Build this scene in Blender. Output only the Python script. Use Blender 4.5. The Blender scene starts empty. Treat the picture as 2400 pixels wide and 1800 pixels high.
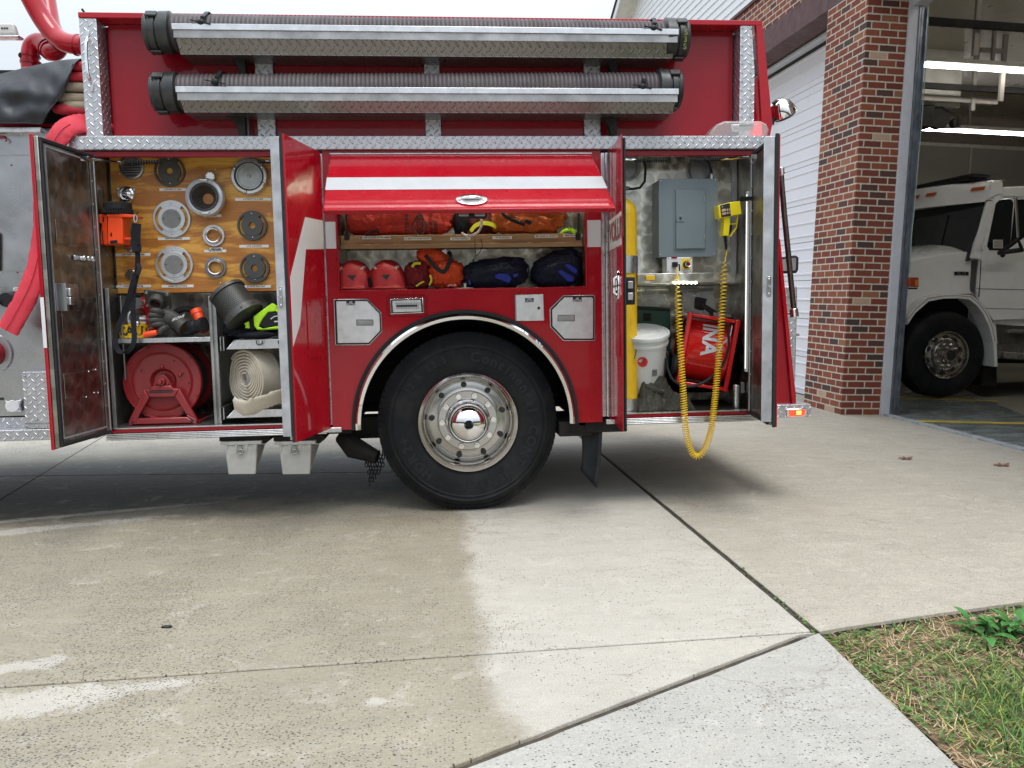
import bpy, math, random
from mathutils import Vector, Matrix
R = math.radians
random.seed(7)
S = bpy.context.scene
COL = S.collection
# ---------------------------------------------------------------- camera, world, sun, exposure
F, CD, CH = 1900.0, 4.8147, 1.22686
RT = Matrix(((0.9960738960, -0.0866619594, -0.0180692690),
             (-0.0259685911, -0.0909084688, -0.9955206088),
             (0.0846311170, 0.9920813248, -0.0928020417)))      # world -> camera (right, down, forward)
cam = bpy.data.objects.new('camera', bpy.data.cameras.new('camera')); COL.objects.link(cam)
cam.data.sensor_width = 36; cam.data.lens = 36*F/2400; cam.data.clip_end = 1500; cam.data.clip_start = .05
cam.matrix_world = Matrix.Translation((0, -CD, CH)) @ Matrix(((RT[0][0], -RT[1][0], -RT[2][0]), (RT[0][1], -RT[1][1], -RT[2][1]), (RT[0][2], -RT[1][2], -RT[2][2]))).to_4x4()
S.camera = cam
W = bpy.data.worlds.new('World'); S.world = W; W.use_nodes = True
wn, wl = W.node_tree.nodes, W.node_tree.links
bg = wn['Background']; sky = wn.new('ShaderNodeTexSky'); sky.sky_type = 'NISHITA'; sky.sun_disc = False
SUN_EL, SUN_AZ = R(68), R(200)      # azimuth measured so that the light comes from behind the camera, slightly right
sky.sun_elevation = SUN_EL; sky.sun_rotation = R(160); sky.dust_density = 3.5; sky.air_density = 1.2
hsv = wn.new('ShaderNodeHueSaturation'); hsv.inputs['Saturation'].default_value = .30; hsv.inputs['Value'].default_value = 1.0
wl.new(sky.outputs[0], hsv.inputs['Color'])
mixw = wn.new('ShaderNodeMix'); mixw.data_type = 'RGBA'
tcw = wn.new('ShaderNodeTexCoord'); nzw = wn.new('ShaderNodeTexNoise'); nzw.inputs['Scale'].default_value = 1.6; nzw.inputs['Detail'].default_value = 5
wl.new(tcw.outputs['Generated'], nzw.inputs['Vector'])
crw = wn.new('ShaderNodeMapRange'); crw.inputs[1].default_value = .3; crw.inputs[2].default_value = .7; crw.inputs[3].default_value = .62; crw.inputs[4].default_value = .92
wl.new(nzw.outputs[0], crw.inputs[0]); wl.new(crw.outputs[0], mixw.inputs['Factor'])
wl.new(hsv.outputs[0], mixw.inputs['A']); mixw.inputs['B'].default_value = (7.9, 8.6, 9.4, 1)
sepw = wn.new('ShaderNodeSeparateXYZ'); wl.new(tcw.outputs['Generated'], sepw.inputs[0])      # overcast: brighter overhead than at the horizon
ovc = wn.new('ShaderNodeMapRange'); wl.new(sepw.outputs[2], ovc.inputs[0])
for i_, q_ in enumerate((0., .95, .40, 2.0)): ovc.inputs[i_+1].default_value = q_
mulw = wn.new('ShaderNodeVectorMath'); mulw.operation = 'SCALE'; wl.new(mixw.outputs['Result'], mulw.inputs[0]); wl.new(ovc.outputs[0], mulw.inputs['Scale'])
wl.new(mulw.outputs[0], bg.inputs['Color']); bg.inputs['Strength'].default_value = .1
sl = bpy.data.lights.new('sun', 'SUN'); sl.energy = 1.2; sl.angle = R(28); sl.color = (1, .96, .9)
sun = bpy.data.objects.new('sun', sl); COL.objects.link(sun)
sd = Vector((math.cos(SUN_EL)*.35, -math.cos(SUN_EL)*.94, math.sin(SUN_EL)))
sun.rotation_euler = sd.to_track_quat('Z', 'Y').to_euler()
S.render.engine = 'CYCLES'
S.view_settings.view_transform = 'Standard'; S.view_settings.look = 'None'; S.view_settings.gamma = 1
S.view_settings.exposure = .52

# ---------------------------------------------------------------- pixel -> place helpers
def ray(px, py):
    c = Vector(((px-1200)/F, (py-900)/F, 1)); return RT.transposed() @ c
CP = Vector((0, -CD, CH))
def P(px, py, Y=0.):
    d = ray(px, py); return CP + d*((Y+CD)/d.y)
def G(px, py, z=0.):
    d = ray(px, py); return CP + d*((z-CH)/d.z)
RB = Matrix(((0.99856, -0.03531, 0.04038), (0.03601, 0.99921, -0.01667), (-0.03976, 0.0181, 0.99905)))
BO = Vector((4.321, 3.639, 0))
def PB(px, py, ax, val):
    o = RB.transposed() @ (CP-BO); d = RB.transposed() @ ray(px, py); return o + d*((val-o[ax])/d[ax])
# ---------------------------------------------------------------- mesh builder
class MB:
    def __init__(s): s.v = []; s.f = []; s.m = []; s.cm = 0
    def add(s, vs, fs):
        b = len(s.v); s.v += [tuple(p) for p in vs]; s.f += [[b+i for i in f] for f in fs]; s.m += [s.cm]*len(fs); return s
    def box(s, x0, x1, y0, y1, z0, z1):
        x0, x1 = sorted((x0, x1)); y0, y1 = sorted((y0, y1)); z0, z1 = sorted((z0, z1))
        return s.add([(x0,y0,z0),(x1,y0,z0),(x1,y1,z0),(x0,y1,z0),(x0,y0,z1),(x1,y0,z1),(x1,y1,z1),(x0,y1,z1)],
                     [(0,3,2,1),(4,5,6,7),(0,1,5,4),(1,2,6,5),(2,3,7,6),(3,0,4,7)])
    def prism(s, pts, vec):      # pts: planar polygon (3D), extruded by vec
        pts = [Vector(p) for p in pts]; v = Vector(vec); n = len(pts)
        nm = Vector((0,0,0))
        for i in range(n): nm += pts[i].cross(pts[(i+1) % n])
        if nm.dot(v) > 0: pts.reverse()
        return s.add(pts+[p+v for p in pts], [tuple(range(n)), tuple(range(2*n-1, n-1, -1))]+[(i, i+n, (i+1) % n+n, (i+1) % n) for i in range(n)])
    def xz(s, pts, y0, y1): return s.prism([(x, y0, z) for x, z in pts], (0, y1-y0, 0))
    def pp(s, pts, Y, t):        # polygon given in photo pixels on plane Y, thickness t backwards
        return s.prism([P(a, b, Y) for a, b in pts], (0, t, 0))
    def lathe(s, prof, o, ax, n=32, a0=0., a1=360., ref=None):   # prof: (radius, offset along ax)
        o = Vector(o); ax = Vector(ax).normalized()
        u = Vector(ref).normalized() if ref else (Vector((1,0,0)) if abs(ax.x) < .8 else Vector((0,0,1)))
        u = (u-ax*u.dot(ax)).normalized(); w = ax.cross(u)
        full = abs(a1-a0) >= 359.9; k = n if full else n+1; vs = []; fs = []
        for i in range(k):
            a = R(a0+(a1-a0)*i/n)
            for r, t in prof: vs.append(o+ax*t+(u*math.cos(a)+w*math.sin(a))*r)
        m = len(prof)
        for i in range(n):
            j = (i+1) % k
            for q in range(m-1):
                f = [i*m+q, j*m+q, j*m+q+1, i*m+q+1]
                if prof[q][0] < 1e-6: f = [i*m+q, j*m+q+1, i*m+q+1]
                elif prof[q+1][0] < 1e-6: f = [i*m+q, j*m+q, i*m+q+1]
                fs.append(f)
        return s.add(vs, fs)
    def cyl(s, a, b, r, r2=None, n=20):
        a, b = Vector(a), Vector(b); L = (b-a).length; r2 = r if r2 is None else r2
        return s.lathe([(0, 0), (r, 0), (r2, L), (0, L)], a, b-a, n)
    def tube(s, pts, r, n=8, closed=False):
        pts = [Vector(p) for p in pts]; N = len(pts); vs = []; fs = []; up = None
        for i in range(N):
            t = (pts[(i+1) % N]-pts[i-1]) if closed else (pts[min(i+1, N-1)]-pts[max(i-1, 0)])
            t.normalize()
            if up is None: up = Vector((0,0,1)) if abs(t.z) < .9 else Vector((1,0,0))
            up = (up-t*up.dot(t)); up = up.normalized() if up.length > 1e-6 else t.orthogonal().normalized()
            w = t.cross(up); rr = r[i] if isinstance(r, (list, tuple)) else r
            for k in range(n):
                a = 2*math.pi*k/n; vs.append(pts[i]+(up*math.cos(a)+w*math.sin(a))*rr)
        for i in range(N if closed else N-1):
            j = (i+1) % N
            for k in range(n): fs.append((i*n+k, i*n+(k+1) % n, j*n+(k+1) % n, j*n+k))
        if not closed: fs += [tuple(range(n-1, -1, -1)), tuple((N-1)*n+k for k in range(n))]
        return s.add(vs, fs)
    def ribbon(s, pts, w, t, side=(0, 1, 0)):       # flat strap: width along side, thickness across
        pts = [Vector(p) for p in pts]; N = len(pts); vs = []; fs = []
        for i in range(N):
            tg = (pts[min(i+1, N-1)]-pts[max(i-1, 0)]).normalized()
            sd_ = Vector(side[i]) if isinstance(side, list) else Vector(side)
            sd_ = (sd_-tg*sd_.dot(tg)).normalized(); nn = tg.cross(sd_)
            ww = w[i] if isinstance(w, (list, tuple)) else w
            for a, b in ((-1,-1),(1,-1),(1,1),(-1,1)): vs.append(pts[i]+sd_*a*ww/2+nn*b*t/2)
        for i in range(N-1):
            for k in range(4): fs.append((i*4+k, i*4+(k+1) % 4, i*4+4+(k+1) % 4, i*4+4+k))
        fs += [(3,2,1,0), tuple((N-1)*4+k for k in range(4))]
        return s.add(vs, fs)
    def grid(s, fn, nu, nv, cu=False):
        vs = [fn(i/nu, j/nv) for i in range(nu+1) for j in range(nv+1)]
        return s.add(vs, [(i*(nv+1)+j, (i+1)*(nv+1)+j, (i+1)*(nv+1)+j+1, i*(nv+1)+j+1) for i in range(nu) for j in range(nv)])
    def blob(s, c, r, n=24, m=14, fn=None, rot=None):   # ellipsoid with optional radial displacement fn(dir)->factor
        c = Vector(c); vs = []; fs = []
        for j in range(m+1):
            ph = math.pi*j/m
            for i in range(n):
                th = 2*math.pi*i/n
                d = Vector((math.sin(ph)*math.cos(th), math.sin(ph)*math.sin(th), math.cos(ph)))
                k = fn(d) if fn else 1
                p = Vector((d.x*r[0]*k, d.y*r[1]*k, d.z*r[2]*k))
                if rot: p = rot @ p
                vs.append(c+p)
        for j in range(m):
            for i in range(n): fs.append((j*n+i, (j+1)*n+i, (j+1)*n+(i+1) % n, j*n+(i+1) % n))
        return s.add(vs, fs)
    def text(s, st, size, fmap, al='CENTER'):
        for vs, fs in [txt(st, size, al)]: s.add([fmap(a, b) for a, b in vs], fs)
        return s
    def build(s, name, mat, parent=None, bevel=0, ang=35, flat=False, label=None, org=None, seg=2):
        if name in SPLIT and len(s.f) > 0:
            grp = list(range(len(s.v)))
            def fd(i):
                while grp[i] != i: grp[i] = grp[grp[i]]; i = grp[i]
                return i
            for f in s.f:
                a = fd(f[0])
                for q in f[1:]:
                    c = fd(q)
                    if c != a: grp[c] = a
            comp = {}
            for f in s.f: comp.setdefault(fd(f[0]), []).append(f)
            if len(comp) > 1:
                o = None
                for cf in comp.values():
                    mb = MB(); mp = {}
                    for f in cf:
                        for q in f:
                            if q not in mp: mp[q] = len(mb.v); mb.v.append(s.v[q])
                        mb.f.append([mp[q] for q in f]); mb.m.append(0)
                    SPLIT.discard(name); o = mb.build(name, mat, parent, bevel, ang, flat, label, org, seg); SPLIT.add(name)
                return o
        me = bpy.data.meshes.new(name)
        root = parent
        while root is not None and root.parent is not None: root = root.parent
        if org is None:
            if root is not None: org = ORG.get(root.name, Vector((0,0,0)))
            else:
                xs = [p[0] for p in s.v]; ys = [p[1] for p in s.v]; zs = [p[2] for p in s.v]
                org = Vector(((min(xs)+max(xs))/2, (min(ys)+max(ys))/2, min(zs)))
        me.from_pydata([(p[0]-org[0], p[1]-org[1], p[2]-org[2]) for p in s.v], [], s.f)
        ms = mat if isinstance(mat, (list, tuple)) else [mat]
        for m_ in ms: me.materials.append(m_)
        if len(ms) > 1: me.polygons.foreach_set('material_index', s.m)
        me.validate()
        if not flat:
            me.polygons.foreach_set('use_smooth', [True]*len(me.polygons)); me.set_sharp_from_angle(angle=R(ang))
        me.update()
        o = bpy.data.objects.new(name, me); COL.objects.link(o)
        if parent is not None: o.parent = parent
        else: o.location = org; ORG[o.name] = Vector(org)
        if bevel:
            b = o.modifiers.new('bevel', 'BEVEL'); b.width = bevel; b.segments = seg; b.limit_method = 'ANGLE'; b.angle_limit = R(40)
        if label: o['label'] = label
        return o
ORG = {}
SPLIT = set('header_panel inspection_cover door_rail rail_hanger screw board_screw door_bolt louvre_slat lug latch_jaw push_button light_hanger gas_strut check_rod hanging_rail conduit fitting wheel_nut rim_slot rivet_hole pin_hole step_plate rail_end d_ring vent yellow_trim blue_webbing pipe_collar handle_foot step_bolt panel_seam clearance_lamp side_post sidewall_stud strap_buckle brick_pier drain_bolt slide_rail label_text_ top_plate back_wall side_wall coupling_lug stand_mark valve_handle door_seal led_strip floor_plate switch_boot support_bar cap_stud'.split())
_tc = {}
def txt(st, size, al='CENTER'):
    k = (st, al)
    if k not in _tc:
        cu = bpy.data.curves.new('t', 'FONT'); cu.body = st; cu.size = 1; cu.align_x = al; cu.align_y = 'CENTER'; cu.resolution_u = 3; cu.offset = .03
        ob = bpy.data.objects.new('t', cu); COL.objects.link(ob); bpy.context.view_layer.update()
        me = bpy.data.meshes.new_from_object(ob.evaluated_get(bpy.context.evaluated_depsgraph_get()))
        _tc[k] = ([(v.co.x, v.co.y) for v in me.vertices], [tuple(p.vertices) for p in me.polygons])
        bpy.data.objects.remove(ob); bpy.data.curves.remove(cu); bpy.data.meshes.remove(me)
    vs, fs = _tc[k]; return [(a*size, b*size) for a, b in vs], fs
def thing(name, label, cat, loc=(0,0,0), group=None, rot=None):
    o = bpy.data.objects.new(name, None); COL.objects.link(o); o.location = loc; o.empty_display_size = .1
    if rot is not None: o.rotation_euler = rot
    o['label'] = label; o['category'] = cat
    if group: o['group'] = group
    ORG[o.name] = Vector(loc); return o
def tag(o, label, cat, group=None):
    o['label'] = label; o['category'] = cat
    if group: o['group'] = group
    return o
def struct(o, kind='structure'): o['kind'] = kind; return o
def nz(x, y=0., z=0., s=1.):
    from mathutils import noise
    return noise.noise(Vector((x*s, y*s, z*s)))

# ---------------------------------------------------------------- materials
def newmat(name):
    m = bpy.data.materials.new(name); m.use_nodes = True; nt = m.node_tree; return m, nt.nodes, nt.links, nt.nodes['Principled BSDF']
class NT:      # tiny node helper
    def __init__(s, n, l): s.n = n; s.l = l
    def set(s, sock, v):
        if v is None: return
        if hasattr(v, 'default_value') and hasattr(v, 'node'): s.l.new(v, sock)
        else: sock.default_value = v
    def m(s, op, a, b=None, c=None, clamp=False):
        x = s.n.new('ShaderNodeMath'); x.operation = op; x.use_clamp = clamp
        s.set(x.inputs[0], a); s.set(x.inputs[1], b); s.set(x.inputs[2], c); return x.outputs[0]
    def vm(s, op, a, b=None, sc=None):
        x = s.n.new('ShaderNodeVectorMath'); x.operation = op; s.set(x.inputs[0], a); s.set(x.inputs[1], b)
        if sc is not None: s.set(x.inputs['Scale'], sc)
        return x.outputs[1] if op in ('LENGTH', 'DISTANCE', 'DOT_PRODUCT') else x.outputs[0]
    def obj(s): return s.n.new('ShaderNodeTexCoord').outputs['Object']
    def pos(s): return s.n.new('ShaderNodeNewGeometry').outputs['Position']
    def sep(s, v): x = s.n.new('ShaderNodeSeparateXYZ'); s.l.new(v, x.inputs[0]); return x.outputs
    def comb(s, a, b, c): x = s.n.new('ShaderNodeCombineXYZ'); [s.set(x.inputs[i], q) for i, q in enumerate((a, b, c))]; return x.outputs[0]
    def noise(s, v, sc, det=3, rough=.55, dist=0.): 
        x = s.n.new('ShaderNodeTexNoise'); s.set(x.inputs['Vector'], v); x.inputs['Scale'].default_value = sc; x.inputs['Detail'].default_value = det
        x.inputs['Roughness'].default_value = rough; x.inputs['Distortion'].default_value = dist; return x.outputs[0]
    def vor(s, v, sc, rnd=1., feat='F1', dim='3D'):
        x = s.n.new('ShaderNodeTexVoronoi'); x.voronoi_dimensions = dim; x.feature = feat; s.set(x.inputs['Vector'], v); x.inputs['Scale'].default_value = sc; x.inputs['Randomness'].default_value = rnd; return x
    def mr(s, v, a, b, c=0., d=1., smooth=False):
        x = s.n.new('ShaderNodeMapRange'); s.set(x.inputs[0], v)
        for i, q in enumerate((a, b, c, d)): s.set(x.inputs[i+1], q)
        if smooth: x.interpolation_type = 'SMOOTHSTEP'
        return x.outputs[0]
    def mix(s, f, a, b, bt='MIX'):
        x = s.n.new('ShaderNodeMix'); x.data_type = 'RGBA'; x.blend_type = bt
        s.set(x.inputs['Factor'], f)
        for k, q in (('A', a), ('B', b)): s.set(x.inputs[k], (*q, 1) if isinstance(q, tuple) and len(q) == 3 else q)
        return x.outputs['Result']
    def bump(s, h, st=.3, d=.002, nrm=None):
        x = s.n.new('ShaderNodeBump'); x.inputs['Strength'].default_value = st; x.inputs['Distance'].default_value = d; s.l.new(h, x.inputs['Height']); 
        if nrm is not None: s.l.new(nrm, x.inputs['Normal'])
        return x.outputs[0]
def pm(name, col, rough=.5, metal=0., coat=0., var=.12, vs=6., bump=0., bs=60., dirt=0., dcol=(.12,.1,.08), ds=3., emit=None, es=0., trans=0., alpha=1., sheen=0., aniso=0., rv=.12):
    m, n, l, b = newmat(name); k = NT(n, l); o = k.obj()
    nn = k.noise(o, vs, 4)
    c = k.mix(k.mr(nn, .3, .7), tuple(x*(1-var) for x in col), tuple(min(1, x*(1+var)) for x in col))
    if dirt:
        c = k.mix(k.m('MULTIPLY', k.mr(k.noise(o, ds, 6, .65), .48, .72), dirt), c, dcol)
    l.new(c, b.inputs['Base Color'])
    l.new(k.mr(k.noise(o, vs*2.3, 4), .25, .75, max(.02, rough-rv), min(1, rough+rv)), b.inputs['Roughness'])
    b.inputs['Metallic'].default_value = metal; b.inputs['Coat Weight'].default_value = coat; b.inputs['Specular IOR Level'].default_value = .5 if coat < .5 else .15; b.inputs['Coat Roughness'].default_value = .04
    if bump: l.new(k.bump(k.noise(o, bs, 3), .5, bump), b.inputs['Normal'])
    elif coat >= .7: l.new(k.bump(k.noise(o, 4.5, 2), .25, .004), b.inputs['Normal'])
    if emit: b.inputs['Emission Color'].default_value = (*emit, 1); b.inputs['Emission Strength'].default_value = es
    if trans: b.inputs['Transmission Weight'].default_value = trans
    if alpha < 1: b.inputs['Alpha'].default_value = alpha
    if sheen: b.inputs['Sheen Weight'].default_value = sheen
    return m
def diamond(name, col=(.56,.57,.60), s=.036, rough=.40, metal=.92):
    m, n, l, b = newmat(name); k = NT(n, l); o = k.sep(k.obj()); g = k.sep(n.new('ShaderNodeNewGeometry').outputs['True Normal'])
    tn = k.sep(n.new('ShaderNodeTexCoord').outputs['Normal'])
    fx = k.m('GREATER_THAN', k.m('ABSOLUTE', tn[0]), .7); fz = k.m('GREATER_THAN', k.m('ABSOLUTE', tn[2]), .7)
    u = k.m('ADD', k.m('MULTIPLY', o[0], k.m('SUBTRACT', 1., fx)), k.m('MULTIPLY', o[1], fx))
    v = k.m('ADD', k.m('MULTIPLY', o[2], k.m('SUBTRACT', 1., fz)), k.m('MULTIPLY', o[1], fz))
    u, v = k.m('DIVIDE', k.m('ADD', u, v), s*1.4142), k.m('DIVIDE', k.m('SUBTRACT', u, v), s*1.4142)
    par = k.m('SUBTRACT', k.m('MULTIPLY', k.m('FLOORED_MODULO', k.m('ADD', k.m('FLOOR', u), k.m('FLOOR', v)), 2.), 2.), 1.)
    a = k.m('SUBTRACT', k.m('FRACT', u), .5); c = k.m('SUBTRACT', k.m('FRACT', v), .5)
    hv = k.m('MULTIPLY', k.m('ADD', par, 1.), .5); p = k.m('ADD', k.m('MULTIPLY', a, hv), k.m('MULTIPLY', c, k.m('SUBTRACT', 1., hv))); q = k.m('ADD', k.m('MULTIPLY', c, hv), k.m('MULTIPLY', a, k.m('SUBTRACT', 1., hv)))
    d = k.m('ADD', k.m('POWER', k.m('DIVIDE', p, .48), 2.), k.m('POWER', k.m('DIVIDE', q, .15), 2.))
    h = k.m('SUBTRACT', 1., d, clamp=True)
    l.new(k.bump(k.m('POWER', h, .6), 1., .006), b.inputs['Normal'])
    nn = k.noise(k.obj(), 9, 5)
    cb = k.mix(k.mr(nn, .3, .7), tuple(x*.82 for x in col), col)
    cb = k.mix(k.mr(d, 1.0, 1.25, .42, 0.), cb, tuple(x*.42 for x in col)); cb = k.mix(k.mr(h, .1, .6), cb, tuple(min(1, x*1.35) for x in col))
    l.new(cb, b.inputs['Base Color'])
    l.new(k.mr(nn, .3, .7, rough-.06, rough+.12), b.inputs['Roughness']); b.inputs['Metallic'].default_value = metal
    return m
def swirl(name, col=(.70,.68,.60), sc=10., rough=.30, flat='y', rnd=.4, edge_=(.56, .80, 1.35)):
    m, n, l, b = newmat(name); k = NT(n, l); o = k.obj(); s_ = k.sep(o)
    v = k.comb(0., s_[1], s_[2]) if flat == 'x' else k.comb(s_[0], 0., s_[2])
    vo = k.vor(v, sc, rnd); ctr = vo.outputs['Position']; dist = vo.outputs['Distance']
    dv = k.vm('SUBTRACT', v, ctr)
    ax = (1,0,0) if flat == 'x' else (0,1,0)
    tg = k.vm('NORMALIZE', k.vm('CROSS_PRODUCT', dv, ax))
    l.new(tg, b.inputs['Tangent']); b.inputs['Anisotropic'].default_value = .75
    rings = k.noise(k.comb(k.m('MULTIPLY', dist, 60.), 0., 0.), 1., 2)
    l.new(k.bump(rings, .2, .0006), b.inputs['Normal'])
    cc = k.mix(k.mr(dist, edge_[0]*.86, edge_[0]), tuple(x*edge_[1] for x in col), tuple(min(1, x*edge_[2]) for x in col)); cc = k.mix(k.mr(k.sep(vo.outputs['Color'])[0], 0., 1., 0., .35), cc, tuple(x*.5 for x in col))
    cc = k.mix(k.mr(k.noise(o, 5, 5), .35, .75, 0., .5), cc, tuple(x*.6 for x in col))
    cc = k.mix(k.m('MULTIPLY', k.mr(k.noise(k.comb(k.m('MULTIPLY', dist, 60.), 0., 0.), 1., 2), .4, .7), .25), cc, tuple(min(1, x*1.5) for x in col))
    l.new(cc, b.inputs['Base Color']); b.inputs['Metallic'].default_value = 1.; b.inputs['Roughness'].default_value = rough
    return m
def wood(name, c1, c2, sc=3., stretch=(1,1,6), rough=.4, coat=.3):
    m, n, l, b = newmat(name); k = NT(n, l); o = k.obj()
    v = k.vm('MULTIPLY', o, stretch); w = k.noise(v, sc, 5, .6, 1.2)
    w2 = k.noise(k.vm('MULTIPLY', o, (stretch[0]*4, stretch[1], stretch[2]*9)), sc*2, 3)
    c = k.mix(k.mr(w, .44, .56), c1, c2); c = k.mix(k.mr(w2, .45, .8, 0., .55), c, tuple(x*.55 for x in c1))
    l.new(c, b.inputs['Base Color']); b.inputs['Roughness'].default_value = rough; b.inputs['Coat Weight'].default_value = coat; b.inputs['Coat Roughness'].default_value = .2
    return m
M = {}
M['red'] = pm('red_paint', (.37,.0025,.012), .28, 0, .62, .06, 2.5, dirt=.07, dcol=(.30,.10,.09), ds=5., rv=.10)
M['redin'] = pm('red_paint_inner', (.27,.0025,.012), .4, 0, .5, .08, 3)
M['white'] = pm('white_reflective_tape', (.66,.67,.69), .35, 0, .5, .03)
M['band'] = pm('sheeting_band', (.62,.60,.61), .55, 0, .0, .03)
M['dp'] = diamond('diamond_plate')
M['dpr'] = diamond('diamond_plate_dark', (.27,.26,.245), rough=.36)
M['alu'] = pm('brushed_aluminium', (.66,.67,.69), .32, 1, 0, .12, 14, .0003, 90, .25, (.35,.35,.36), 8)
M['alud'] = pm('dull_aluminium', (.38,.38,.38), .42, 1, 0, .2, 9, 0, 0, .4, (.12,.12,.12), 6)
M['mill'] = pm('mill_finish_edge', (.50,.51,.54), .45, .75, 0, .25, 9, .0004, 60, .3, (.3,.3,.33), 14)
M['chrome'] = pm('chrome', (.82,.82,.83), .06, 1, 0, .03, 4, rv=.03)
M['disc'] = pm('dull_alloy_disc', (.46,.45,.43), .20, 1, 0, .12, 5, rv=.05); M['polish'] = pm('polished_alloy', (.70,.68,.65), .15, 1, 0, .08, 6, rv=.05)
M['ss'] = pm('stainless_sheet', (.42,.425,.44), .30, 1, 0, .18, 3, .0004, 30, .3, (.32,.33,.34), 2.2)
M['rubber'] = pm('black_rubber', (.022,.023,.025), .62, 0, 0, .2, 12)
M['tyre'] = pm('tyre_rubber', (.008,.009,.011), .62, 0, 0, .2, 9, .0006, 90, .4, (.045,.043,.04), 5)
M['tyretxt'] = pm('tyre_lettering', (.016,.018,.022), .5, 0, 0, .1)
M['black'] = pm('black_plastic', (.018,.018,.020), .42, 0, 0, .1)
M['blackmat'] = pm('black_fabric', (.012,.013,.018), .85, 0, 0, .3, 25, .001, 120)
M['dark'] = pm('dark_chassis', (.018,.017,.016), .75, 0, 0, .3, 8, dirt=.4, dcol=(.05,.04,.03))
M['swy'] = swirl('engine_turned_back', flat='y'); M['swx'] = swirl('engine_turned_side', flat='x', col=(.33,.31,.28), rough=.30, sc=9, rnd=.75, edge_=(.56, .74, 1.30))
M['ply'] = wood('stained_plywood', (.46,.165,.022), (.80,.41,.062), 1.7, (1.3,1,6.5), .38, .35)
M['beam'] = wood('pine_board', (.33,.19,.09), (.42,.26,.13), 2.2, (.8,2,14), .55, 0)
M['ltape'] = pm('label_tape', (.8,.79,.75), .5, 0, 0, .05, 20)
M['ink'] = pm('black_ink', (.02,.02,.02), .6)
for q_ in ('tyre', 'rubber', 'dark', 'black', 'blackmat', 'tyretxt'): M[q_].node_tree.nodes['Principled BSDF'].inputs['Specular IOR Level'].default_value = .22
M['ledc'] = pm('led_channel_lit', (.9,.95,1), .4, emit=(.95,1,.88), es=.9)
M['stripew'] = pm('white_stripe_sheeting', (.50,.515,.53), .4, 0, .4, .03)
M['led2'] = pm('led_strip_lit_bright', (.9,.95,1), .4, emit=(.97,1,.82), es=38.)
M['led'] = pm('led_strip_lit', (.9,.95,1), .4, emit=(.93,1,.78), es=9.)
# ================================================================ FIRE TRUCK
TR = thing('fire_truck', 'red fire truck with open side compartments parked on the concrete apron', 'fire truck', (0.1, 1.2, 0))
T = lambda mb, name, mat, **k: mb.build(name, mat, k.pop('parent', TR), **k)
ZS, ZC, ZT = .531, 2.128, 2.145       # sill bottom, opening top, fascia bottom
XL, XR = -1.953, 1.905
# --- centre body panel with wheel arch and opening
WC = (.145, .547); AR = .665
oL, oR, oB, oT = -.583, .863, 1.350, 2.105
x0, x1 = -.656, .958
def arch(n=40):
    zc = WC[1]; a0 = math.asin(min(1, (ZS-zc)/AR)); pts = []
    for i in range(n+1):
        a = a0+(math.pi-2*a0)*i/n; pts.append((WC[0]-.012+AR*math.cos(a), zc+AR*math.sin(a)))
    return pts           # right to left
b = MB()
pts = arch(); mid = len(pts)//2
b.xz([(WC[0]-.012, oB), (x1, oB), (x1, ZS)]+pts[:mid+1], 0, .035)
b.xz([(x0, ZS), (x0, oB), (WC[0]-.012, oB)]+pts[mid:], 0, .035)
b.xz([(x0, oB), (oL, oB), (oL, oT), (x0, oT)], 0, .035); b.xz([(oR, oB), (x1, oB), (x1, oT), (oR, oT)], 0, .035)
b.xz([(x0, oT), (x1, oT), (x1, ZT), (x0, ZT)], 0, .035)
T(b, 'body_panel', M['red'])
b = MB()      # rolled lip round the opening
for q in ((oL-.012, oL, oB-.012, oT), (oR, oR+.012, oB-.012, oT)): b.box(q[0], q[1], -.006, .02, q[2], q[3])
b.box(oL, oR, -.006, .02, oB-.012, oB); T(b, 'opening_rim', M['red'], bevel=.004)
# top strips above side compartments and body bulk
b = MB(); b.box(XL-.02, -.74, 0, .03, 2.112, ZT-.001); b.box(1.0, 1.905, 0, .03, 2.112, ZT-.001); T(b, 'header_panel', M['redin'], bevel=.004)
b = MB(); b.box(-2.02, 1.99, .125, 2.42, 2.195, 2.215); b.box(-2.02, 1.99, 2.38, 2.42, .5, 2.14); b.box(1.955, 1.99, .62, 2.38, .55, 2.14); b.box(-2.02, -1.985, .62, 2.38, .55, 2.14)
T(b, 'body_shell', M['red'])
# sills : silver lip, red strip, silver rub rail
for a, c in ((-1.985, -.668), (1.0, 1.945)):
    b = MB(); b.box(a+.02, c, -.004, .03, .5735, .581); T(b, 'sill_lip', M['alu'])
    b = MB(); b.box(a, c, 0, .03, .5535, .5725); T(b, 'sill_strip', M['redin'])
    b = MB()
    for q in range(4): b.box(a+.05, c-.02, -.03+.001*q, .02, .514+.0095*q, .5218+.0095*q)
    T(b, 'rub_rail', M['alu'], bevel=.002)
b = MB(); b.box(-.74, -.6, -.03, 0, .52, .55); b.box(.975, 1.04, -.03, 0, .52, .548); T(b, 'rail_end', M['alu'], bevel=.004)
# vertical silver hinge trims either side of the centre panel
for a, c in ((-.740, -.656), (.958, 1.028)):
    b = MB(); w = (c-a)/3
    b.box(a, a+w*.9, -.012, .02, .565, 2.128); b.cyl((a+w*1.45, -.012, .565), (a+w*1.45, -.012, 2.128), .011, n=10); b.box(a+w*2, c, -.006, .02, .565, 2.128)
    T(b, 'hinge_trim', M['alu'], bevel=.002)
# white tape squares
for a, c in ((-.656, -.585), (.868, .958)):
    z0, z1 = P(760 if a < 0 else 1390, 583 if a < 0 else 579).z, P(760 if a < 0 else 1390, 520 if a < 0 else 516).z
    b = MB(); b.box(a+.002, c-.002, -.002, 0.001, z0, z1); T(b, 'reflective_tape', M['white'])
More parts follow.
